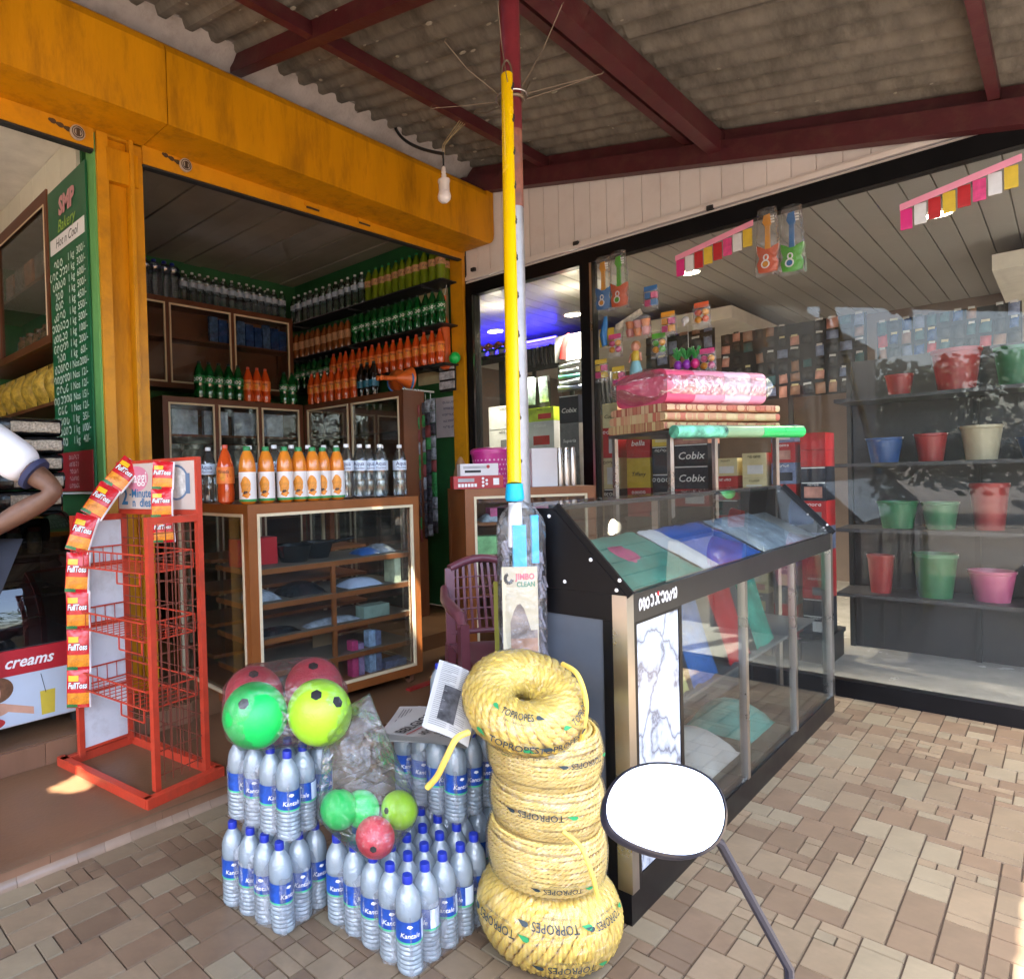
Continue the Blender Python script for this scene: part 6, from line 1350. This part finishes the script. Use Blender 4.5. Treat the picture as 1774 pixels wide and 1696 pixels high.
obj('curved_glass', MB().grid(lambda u, v: (.02+(cw-.04)*u, .02+.42*(1-math.cos(v*math.pi/2)), .425+.62*math.sin(v*math.pi/2)), 4, 14), dgl, clr, smooth=True)
for x_ in (.0, cw-.018): obj('side_panel', MB().prism([(.02, .421)]+[(.02+.42*(1-math.cos(t)), .425+.625*math.sin(t)) for t in [k*math.pi/20 for k in range(1, 11)]]+[(.78, 1.05), (.78, .421)], 0, x_, x_+.018), BLACK, clr)
obj('top', B(0, cw, .44, .78, 1.051, 1.075), BLACK, clr); obj('rear_panel', B(.02, cw-.02, .76, .775, .43, 1.05), BLACKM, clr)
for z_ in (.62, .82): obj('shelf', B(.02, cw-.02, .18+(z_-.5)*.4, .74, z_, z_+.012), STEEL, clr)
for i in range(5):
    jr = lroom('jar', MB().lathe([(.035, 0), (.038, .10), (.03, .11)], 14, (.75+.1*i, 3.82, SZ+.833)), mat('jar_pale', (.42,.28,.14), .3, var=.5, scale=30), '%s small jar of sweets inside the cooler' % ORD[i], 'jar', 'jars in the cooler', 40)
    obj('lid', MB().lathe([(.033, 0), (.033, .025)], 14, (.75+.1*i, 3.82, SZ+.944)), CAPR, jr)
# stacked silver and black packets on the cooler
spk_ = mat('silver_grain', (.42,.36,.28), .35, var=.6, scale=90, bump=.5, bscale=120); blk_ = mat('black_film', (.008,.008,.009), .15, var=.3, bump=.3)
z_ = SZ+1.077
cpx = [onY(85, 800, 3.62), onY(88, 775, 3.62), onY(85, 745, 3.62), onY(82, 720, 3.62)]
for i in range(5):
    t = thing('seed_packet', '%s black and silver packet of seeds from the bottom of the pile on the cooler' % ORD[i], 'packet', (1.07+.01*(i % 2), 3.66, z_), .12*((i*37) % 5-2)*.2, 'seed packets on the cooler')
    obj('bag', soft_box(-.24, .14, -.13, .13, 0, .088, seed=i), blk_, t, smooth=60); obj('seed_window', soft_box(-.10, .13, -.135, -.05, .014, .055, seed=i+9), spk_, t, smooth=60); z_ += .09

# ------------------------------------------------------------------ the man at the left, hand on hip
el_ = atD(100, 852, 2.92)
pc = el_-RT0*.47; mx_, my_ = pc.x, pc.y
per = thing('person', 'person in white navy cuffed t-shirt with bent arm standing by the cooler', 'person', (mx_, my_, PZ+.001), 0)
def pl(v): return Vector(v)-Vector((mx_, my_, PZ+.001))
e_l = pl(el_); shR = RT0*.19+Vector((0, 0, 1.49)); shL = RT0*-.19+Vector((0, 0, 1.49))
skinm = mat('skin', (.15,.075,.046), .5, var=.25, scale=14, bump=.15, bscale=70); shirt = mat('white_cotton', (.80,.81,.85), .8, var=.03, bump=.8, bscale=9); navy = mat('navy_cuff', (.03,.035,.09), .8); trou = mat('dark_trousers', (.03,.035,.05), .8, var=.15)
hand = RT0*.16+Vector((-.04, -.02, 1.08))
V = [(0,0,.98),(0,0,1.15),(0,.0,1.40),(0,0,1.52),(-.01,-.01,1.60),(-.02,-.02,1.70),(-.02,-.02,1.79),
     tuple(shR), tuple(e_l*.55+shR*.45), tuple(e_l), tuple(e_l*.5+hand*.5), tuple(hand), tuple(hand+Vector((-.03,-.06,-.03))),
     tuple(shL), (-.26,-.16,1.22), (-.26,-.20,1.0), (-.25,-.24,.92),
     (.09,.05,.93),(.10,.05,.52),(.10,.06,.08),(.09,-.06,.03), (-.09,-.05,.93),(-.10,-.06,.52),(-.10,-.05,.08),(-.11,-.17,.03)]
E_ = [(0,1),(1,2),(2,3),(3,4),(4,5),(5,6),(2,7),(7,8),(8,9),(9,10),(10,11),(11,12),(2,13),(13,14),(14,15),(15,16),(0,17),(17,18),(18,19),(19,20),(0,21),(21,22),(22,23),(23,24)]
Rr = [.13,.12,.14,.06,.065,.10,.08,.066,.056,.052,.050,.036,.04,.062,.044,.035,.035,.085,.058,.045,.035,.085,.058,.045,.035]
obj('body', skinned('body', V, E_, Rr), skinm, per)
sv1 = e_l*.62+shR*.38
obj('t_shirt', skinned('t_shirt', [(0,0,.92),(0,0,1.15),(0,0,1.38),(0,0,1.50),tuple(shR),tuple(sv1*.5+shR*.5),tuple(sv1),tuple(shL),(-.23,-.14,1.30),(-.26,-.16,1.24)], [(0,1),(1,2),(2,3),(2,4),(4,5),(5,6),(2,7),(7,8),(8,9)], [.175,.16,.17,.085,.105,.1,.094,.085,.075,.072]), shirt, per)
cuff_d = (e_l-shR).normalized()
obj('cuff', MB().tube([sv1+cuff_d*-.004, sv1+cuff_d*.02], [.078, .076], 20), navy, per, smooth=True)
obj('trousers', skinned('trousers', [(0,0,.99),(.09,.05,.93),(.10,.05,.52),(.10,.06,.12),(-.09,-.05,.93),(-.10,-.06,.52),(-.10,-.05,.12)], [(0,1),(1,2),(2,3),(0,4),(4,5),(5,6)], [.165,.105,.08,.07,.105,.08,.07]), trou, per)
obj('hair', MB().sphere((-.02, -.0, 1.785), .108, 18, 12, (1, 1.05, .85)), mat('black_hair', (.01,.008,.007), .5), per, smooth=True)
for s_ in (-1, 1): obj('shoe', MB().sphere((s_*.1, -.06+.05*s_, .035), .06, 12, 8, (.8, 2.0, .58)), BLACKM, per, smooth=True)

# ------------------------------------------------------------------ small things on the bottle shop's side wall
bt = thing('toy_bat', 'orange plastic cricket bat with a green ball hanging on the green wall', 'bat', onX(772, 640, 4.55))
obj('blade', MB().tube([(0,0,0),(0,0,.02),(0,.0,.36),(0,0,.42),(0,0,.46)], [.03,.052,.046,.03,.018], 12), mat('toy_bat_orange', (.62,.12,.03), .4), bt, smooth=True); obj('grip', MB().tube([(0,0,.46),(0,0,.60)], .017, 10), WHX, bt); obj('knob', MB().tube([(0,0,.60),(0,0,.64)], .022, 10), mat('toy_bat_orange'), bt)
obj('ball', MB().sphere((-.02, -.12, .08), .05, 16, 10), BG, bt, smooth=True); obj('string', MB().tube([(0,0,.62),(.06,-.02,.85)], .003, 5), WHX, bt)
bcd = thing('battery_cards', 'black card of silver battery packs on the green wall', 'packets', onX(776, 678, 4.58)); obj('card', B(.0, .008, -.09, .09, 0, .28), BLACKM, bcd)
for k in range(3): obj('pack', B(-.02, -.0005, -.08, .08, .02+.085*k, .085+.085*k), mat('battery_silver', (.42,.40,.42), .35, var=.5, scale=30), bcd)
nt_ = thing('paper_notice', 'handwritten white paper notice taped to the green wall', 'notice', onX(780, 757, 4.64)); obj('sheet', B(0, .003, -.16, .16, 0, .36), mat('notice_paper', (.56,.52,.56), .7), nt_)
for k in range(5): obj('lettering', scribble(7, .022, 120+k, .18).mesh('p'), NAVY, nt_, mtx=frame_mtx((-.002, .0, .31-.055*k), (0,-1,0), (0,0,1)))
# orange toy horns on the side cabinet
for i, (y_, a) in enumerate(((3.95, 200), (3.82, 165))):
    t = thing('toy_horn', 'orange plastic toy horn on the cabinet, %s' % ('wide bell facing out' if i == 0 else 'half behind the other'), 'toy', (4.12, y_, LZ+.001), R(a), 'toy horns on the cabinet')
    obj('bell', MB().tube([(-.02,0,.10),(.04,0,.10),(.12,0,.10)], [.10,.06,.022], 18, cap=False), mat('horn_orange', (.66,.13,.02), .35), t, smooth=True); obj('tube', MB().tube([(.12,0,.10),(.30,0,.09)], .02, 12), mat('horn_orange'), t, smooth=True); obj('stand_ring', MB().tube([(.0, .085*math.cos(q), .085+.085*math.sin(q)) for q in [k*math.pi/12 for k in range(24)]], .008, 6, closed=True), mat('toy_blue'), t)
# hanging strips of sachets at the cabinet end
rn = random.Random(8)
for i in range(4):
    t = thing('sachet_strip', '%s hanging strip of small sachets from the notice beside the cabinet' % ORD[i], 'packets', (4.33-.05*i, 3.76+.015*i, 2.02-.02*i), 0, 'sachet strips beside the cabinet')
    obj('hook', MB().tube([(0,0,.0),(0,0,.06)], .003, 5), STEEL, t)
    for k in range(11):
        m_ = rn.choice([mat('sachet_green', (.04,.2,.06), .25, var=.5, scale=20), mat('sachet_clear', (.25,.27,.3), .2, var=.7, scale=30), mat('sachet_clear'), mat('sachet_dark', (.05,.05,.06), .25, var=.6, scale=30), mat('sachet_dark'), mat('sachet_red', (.2,.05,.05), .25, var=.5)])
        obj('sachet', MB().grid(lambda u, v: (-.012*math.sin(math.pi*u)*math.sin(math.pi*v), -.05+.1*u, -.10-.105*k+.10*v), 5, 5), m_, t, smooth=True)
obj('rail', B(4.0, 4.4, 3.775, 3.785, 2.075, 2.09), STEEL, bld)
# blue packets in the hanging cabinet
for i in range(9):
    single('toy_packet', MB().box(3.42+.105*i, 3.42+.105*i+.092, 5.80, 5.83, 2.742, 2.99-.02*(i % 3)), (mat('blue_toy', (.02,.06,.2), .25, var=.6, scale=14) if i % 3 else mat('blue_toy_b', (.06,.12,.26), .25, var=.7, scale=20)), '%s blue toy packet from the column inside the hanging cabinet' % ORD[i], 'packet', 'blue packets in the hanging cabinet')
for i in range(6):
    single('glass_jar', MB().lathe([(.09, 0), (.1, .03), (.1, .2), (.08, .23), (.085, .235), (.085, .27)], 18, (2.72+.22*i, 5.32, 1.42+.001)), mat('dusty_jar', (.13,.13,.12), .2, var=.5, scale=12), '%s dusty jar on a shelf of the back cabinet' % ORD[i], 'jar', 'jars in the back cabinet', smooth=40)
for i in range(4):
    single('paper_pack', MB().box(2.66+.3*i, 2.66+.3*i+.24, 5.16, 5.2, 1.772, 1.98), mat('blue_print_pack', (.3,.36,.45), .4, var=.6, scale=10), '%s pale blue printed pack on the upper shelf of the back cabinet' % ORD[i], 'packet', 'printed packs in the back cabinet')

# ------------------------------------------------------------------ scooter at the camera's side: its mirror shows in the picture
sc0 = atD(1145, 1400, .78)
sco = thing('scooter', 'parked scooter with round bright mirror beside the glass counter', 'scooter', (0, 0, 0))
mirror = bpy.data.materials.new('mirror_glass'); mirror.use_nodes = True; pm = mirror.node_tree.nodes['Principled BSDF']; pm.inputs['Metallic'].default_value = 1; pm.inputs['Roughness'].default_value = .03; pm.inputs['Base Color'].default_value = (.95,.96,.98,1)
nrm = (-(sc0-EYE).normalized()*.6+Vector((-.15, -.3, .75))).normalized()
nrm = (Vector((-.42, -.50, .60))).normalized()
xd = (RT0-nrm*RT0.dot(nrm)).normalized(); yd = nrm.cross(xd)
def egg(sc, off, n=40):
    pts = []
    for k in range(n):
        a = 2*math.pi*k/n; x = math.cos(a); y = math.sin(a); rx = .072*(1+.06*x); ry = .050*(1+.25*x*(.6)-.18*y*x)
        pts.append(sc0+xd*(x*rx*sc)+yd*((y*ry+.01*x)*sc)+nrm*off)
    return pts
ef, er = egg(1, .0), egg(1.05, -.001)
obj('mirror_glass', MB().add(egg(.985, .0025), [tuple(range(40))]), mirror, sco)
back = MB(); r1, r2, r3, r4 = egg(1.0, .004), egg(1.045, .001), egg(1.03, -.014), egg(.6, -.03)
back.v = [tuple(p) for p in r1+r2+r3+r4]; back.f = [(i*40+k, i*40+(k+1) % 40, (i+1)*40+(k+1) % 40, (i+1)*40+k) for i in range(3) for k in range(40)]+[tuple(120+k for k in range(40))[::-1]]
obj('mirror_shell', back, mat('scooter_black', (.015,.017,.03), .35), sco, smooth=50)
bar_c = Vector((sc0.x+.36, sc0.y-.30, .93)); clampp = sc0+RT0*.16+Vector((.03, .02, -.30))
obj('mirror_stem', MB().tube([sc0-nrm*.028+xd*.03, sc0-nrm*.05+RT0*.09+Vector((0,0,-.03)), clampp+Vector((0,0,.08)), clampp], .006, 8), mat('scooter_black'), sco, smooth=True)
gl_, gr_ = clampp+RT0*-.13+Vector((-.04,-.04,-.02)), clampp+RT0*.55+Vector((0,0,-.02))
obj('handlebar', MB().tube([clampp+RT0*-.06+Vector((-.03,-.03,-.015)), clampp+Vector((0,0,-.01)), clampp+RT0*.25+Vector((.06,.06,-.03)), gr_+RT0*-.12, gr_], .012, 10), mat('scooter_black'), sco, smooth=True)
for a, b in ((gl_, clampp+RT0*-.03+Vector((-.01,-.01,-.013))), (gr_+RT0*-.02, gr_+RT0*.10+Vector((-.04,-.04,-.01)))): obj('grip', MB().tube([a, a.lerp(b, .1), b], [.02, .017, .017], 12), BLACKM, sco, smooth=True)
sp_b = mat('scooter_blue', (.02,.05,.2), .2, var=.05, coat=.6)
mid = clampp+RT0*.24+Vector((.05,.05,-.20)); fwd = Vector((FW.x, FW.y, 0)).normalized()
def ell(c, rx, ry, rz_, seg=20):
    q = MB(); q.sphere((0,0,0), 1, seg, 12); q.v = [tuple(Vector(c)+RT0*(x*rx)+fwd*(y*ry)+Vector((0,0,z*rz_))) for x, y, z in q.v]; return q
obj('cowl', ell(mid+fwd*.03, .17, .12, .09), sp_b, sco, smooth=True); obj('dial', ell(mid-fwd*.04+Vector((0,0,.05)), .09, .06, .035), BLACK, sco, smooth=True)
obj('lever', MB().tube([clampp+RT0*.03+fwd*.02, clampp+RT0*-.05+fwd*.05, clampp+RT0*-.14+fwd*.03], .006, 8), STEEL, sco, smooth=True)
obj('leg_shield', ell(mid+Vector((0,0,-.38)), .2, .10, .34), sp_b, sco, smooth=True); ft_ = mid+fwd*.10; ft_.z = .23
obj('fork', MB().tube([mid+Vector((0,0,-.1)), ft_+Vector((0,0,.15)), ft_], .03, 10), mat('scooter_black'), sco, smooth=True)
def wheel(c):
    w_ = obj('wheel', MB().tube([c+fwd*(.2*math.cos(t))+Vector((0,0,.2*math.sin(t))) for t in [k*math.pi/16 for k in range(32)]], .048, 10, closed=True), BLACKM, sco, smooth=True)
    obj('rim', MB().tube([c-RT0*.03, c+RT0*.03], .16, 24), STEEL, w_)
wheel(ft_); rw = mid-fwd*.95; rw.z = .25; wheel(rw)
obj('fender', ell(ft_+Vector((0,0,.14)), .07, .2, .08), sp_b, sco, smooth=True)
obj('floorboard', ell(mid-fwd*.35+Vector((0,0,mid.z*-1+.30)), .16, .34, .05), BLACKM, sco, smooth=True)
obj('tail_body', ell(Vector((rw.x, rw.y, .55))+fwd*.1, .16, .45, .2), sp_b, sco, smooth=True); obj('seat', ell(Vector((rw.x, rw.y, .74))+fwd*.1, .15, .42, .07), BLACKM, sco, smooth=True)

# ------------------------------------------------------------------ far side of the road: earth bank and a belt of trees
bank = mat('laterite_bank', (.33,.15,.07), .95, var=.3, scale=1.5, bump=.4)
struct('road', MB().quad((-60,-9,-.022),(60,-9,-.022),(60,-2.5,-.022),(-60,-2.5,-.022)), mat('asphalt', (.11,.108,.105), .9, var=.25, scale=6))
struct('earth_bank', MB().grid(lambda u, v: (-40+80*u, -12-3*v, -.028+1.5*min(1, v*1.6)*(.8+.4*noise.noise((u*30, v*3, 1)))), 60, 8), bank)
rn = random.Random(77); lf = MB()
def clump(cx_, cy_, cz_, r_, n):
    for _ in range(n):
        d = Vector((rn.gauss(0,1), rn.gauss(0,1), rn.gauss(0,1))).normalized()*r_*rn.uniform(.6, 1); p = Vector((cx_, cy_, cz_))+Vector((d.x, d.y, d.z*.8)); a = Vector((rn.gauss(0,1), rn.gauss(0,1), rn.gauss(0,1))).normalized()*rn.uniform(.06, .16); b = a.orthogonal()*.6
        lf.add([p-a, p+b, p+a, p-b], [(0,1,2,3)])
for k in range(26):
    x_ = -36+2.8*k+rn.uniform(-1, 1); clump(x_, -17+rn.uniform(-2, 2), rn.uniform(2.2, 3.4), rn.uniform(1.8, 2.8), 800)
for k in range(10): clump(-15+rn.uniform(-2, 2), -13+2.9*k, rn.uniform(2.0, 3.2), rn.uniform(1.8, 2.6), 2600)  # clumps beside the shops, added to darken the sky reflected in the windows
tag(single('tree_belt', lf, mat('foliage', (.045,.085,.02), .6, var=.4, scale=2), 'belt of leafy trees along the far roadside, with unseen side trees added to darken reflections', 'trees'), kind='stuff')

# ------------------------------------------------------------------ unseen closed shops, added beside the row to darken window reflections
nb = thing('added_closed_shop', 'unseen row of closed shops with ribbed shutters, added to darken the window reflections', 'building', (-12, 3.45, 0))
obj('wall', B(0, 9.3, 0, .25, 0, 4.3), mat('shop_wall', (.22,.2,.17), .9, var=.2, scale=2), nb)
for k in range(3):
    sh = obj('shutter', B(.4+3.0*k, 2.9+3.0*k, -.03, -.001, .2, 3.0), mat('grey_shutter', (.16,.17,.18), .5, var=.1), nb)
    for j in range(28): obj('slat', B(.42+3.0*k, 2.88+3.0*k, -.045, -.0305, .22+.1*j, .30+.1*j), mat('grey_shutter'), sh)

# ------------------------------------------------------------------ shelves of plastic ware further along inside the glass
ya, yb = onX(1774, 800, 5.6).y-.5, onX(1446, 800, 5.6).y
pw = thing('ware_shelf', 'open dark shelf unit of plastic buckets and basins beyond the box columns', 'shelf', (5.6, ya, .013))
for z_ in (.45, .9, 1.35, 1.8): obj('board', B(0, .42, 0, yb-ya, z_-.025, z_), mat('shelf_dark'), pw)
for y_ in (0, (yb-ya)/2, yb-ya-.03): obj('upright', B(.39, .42, y_, y_+.03, 0, 2.1), BLACKM, pw)
obj('back', B(.421, .43, 0, yb-ya, 0, 2.1), mat('unit_dark'), pw)
rn = random.Random(17); wc = [('dull blue', mat('ware_blue', (.03,.08,.22), .35)), ('dull red', mat('ware_red', (.28,.03,.03), .35)), ('grey', mat('ware_grey', (.18,.18,.2), .4)), ('dark green', mat('ware_green', (.03,.14,.06), .35)), ('cream', mat('ware_cream', (.42,.36,.24), .4)), ('maroon', CHM), ('pink', mat('ware_pink', (.38,.08,.16), .35))]
for j, z_ in enumerate((.45, .9, 1.35, 1.8)):
    y = ya+.14; i = 0
    while y < yb-.12:
        r_ = rn.uniform(.07, .13); hh = rn.uniform(.12, .30); nm, m_ = rn.choice(wc)
        t = thing('plastic_bucket', '%s plastic bucket, %s from the far end on the %s ware shelf' % (nm, ORD[i], ('lowest', 'second', 'third', 'top')[j]), 'bucket', (5.78+rn.uniform(-.04, .04), y, z_+.014), 0, 'plastic ware on the shelf unit')
        obj('shell', MB().lathe([(r_*.72, 0), (r_*.95, hh*.9), (r_, hh*.92), (r_, hh), (r_*.93, hh), (r_*.9, hh*.9), (r_*.68, .01)], 20), m_, t, smooth=40)
        obj('handle', MB().tube([(-.02, r_*math.cos(a), hh+.0-.6*r_*math.sin(a)*.5) for a in [k*math.pi/8 for k in range(9)]], .004, 6), STEEL, t)
        y += r_*2+rn.uniform(.02, .07); i += 1

# small toy packs hung around the window post
rn = random.Random(55); tcol = [('yellow', YLX), ('pink', mat('pink_card')), ('blue', mat('toy_blue')), ('green', mat('toy_green')), ('orange', mat('toy_orange')), ('red', mat('toy_red'))]
for i, (px, py) in enumerate(((1042, 655), (1066, 612), (1128, 530), (1142, 612), (1158, 575), (1216, 560), (1072, 668), (1226, 640))):
    nm, m_ = tcol[i % 6]; n2, m2 = tcol[(i*3+1) % 6]
    t = hung('toy_pack', '%s and %s toy pack hanging on the window, %s from the wide post' % (nm, n2, ORD[i]), 'toy', px, py)
    obj('header_card', MB().box(-.006, -.003, -.045, .045, .10, .135), m_, t)
    for k in range(4): obj('toy_piece', (MB().sphere((0, -.022+.044*(k % 2), .07-.045*(k//2)), .022, 12, 8) if i % 2 else MB().box(-.015, .015, -.04+.042*(k % 2), -.004+.042*(k % 2), .05-.05*(k//2), .09-.05*(k//2))), (m_ if k % 3 else m2), t, smooth=40)
    obj('film', MB().grid(lambda u, v: (.03*math.cos(6.283*u), .055*math.sin(6.283*u), -.03+.14*v), 12, 6), FILM, t, smooth=True)
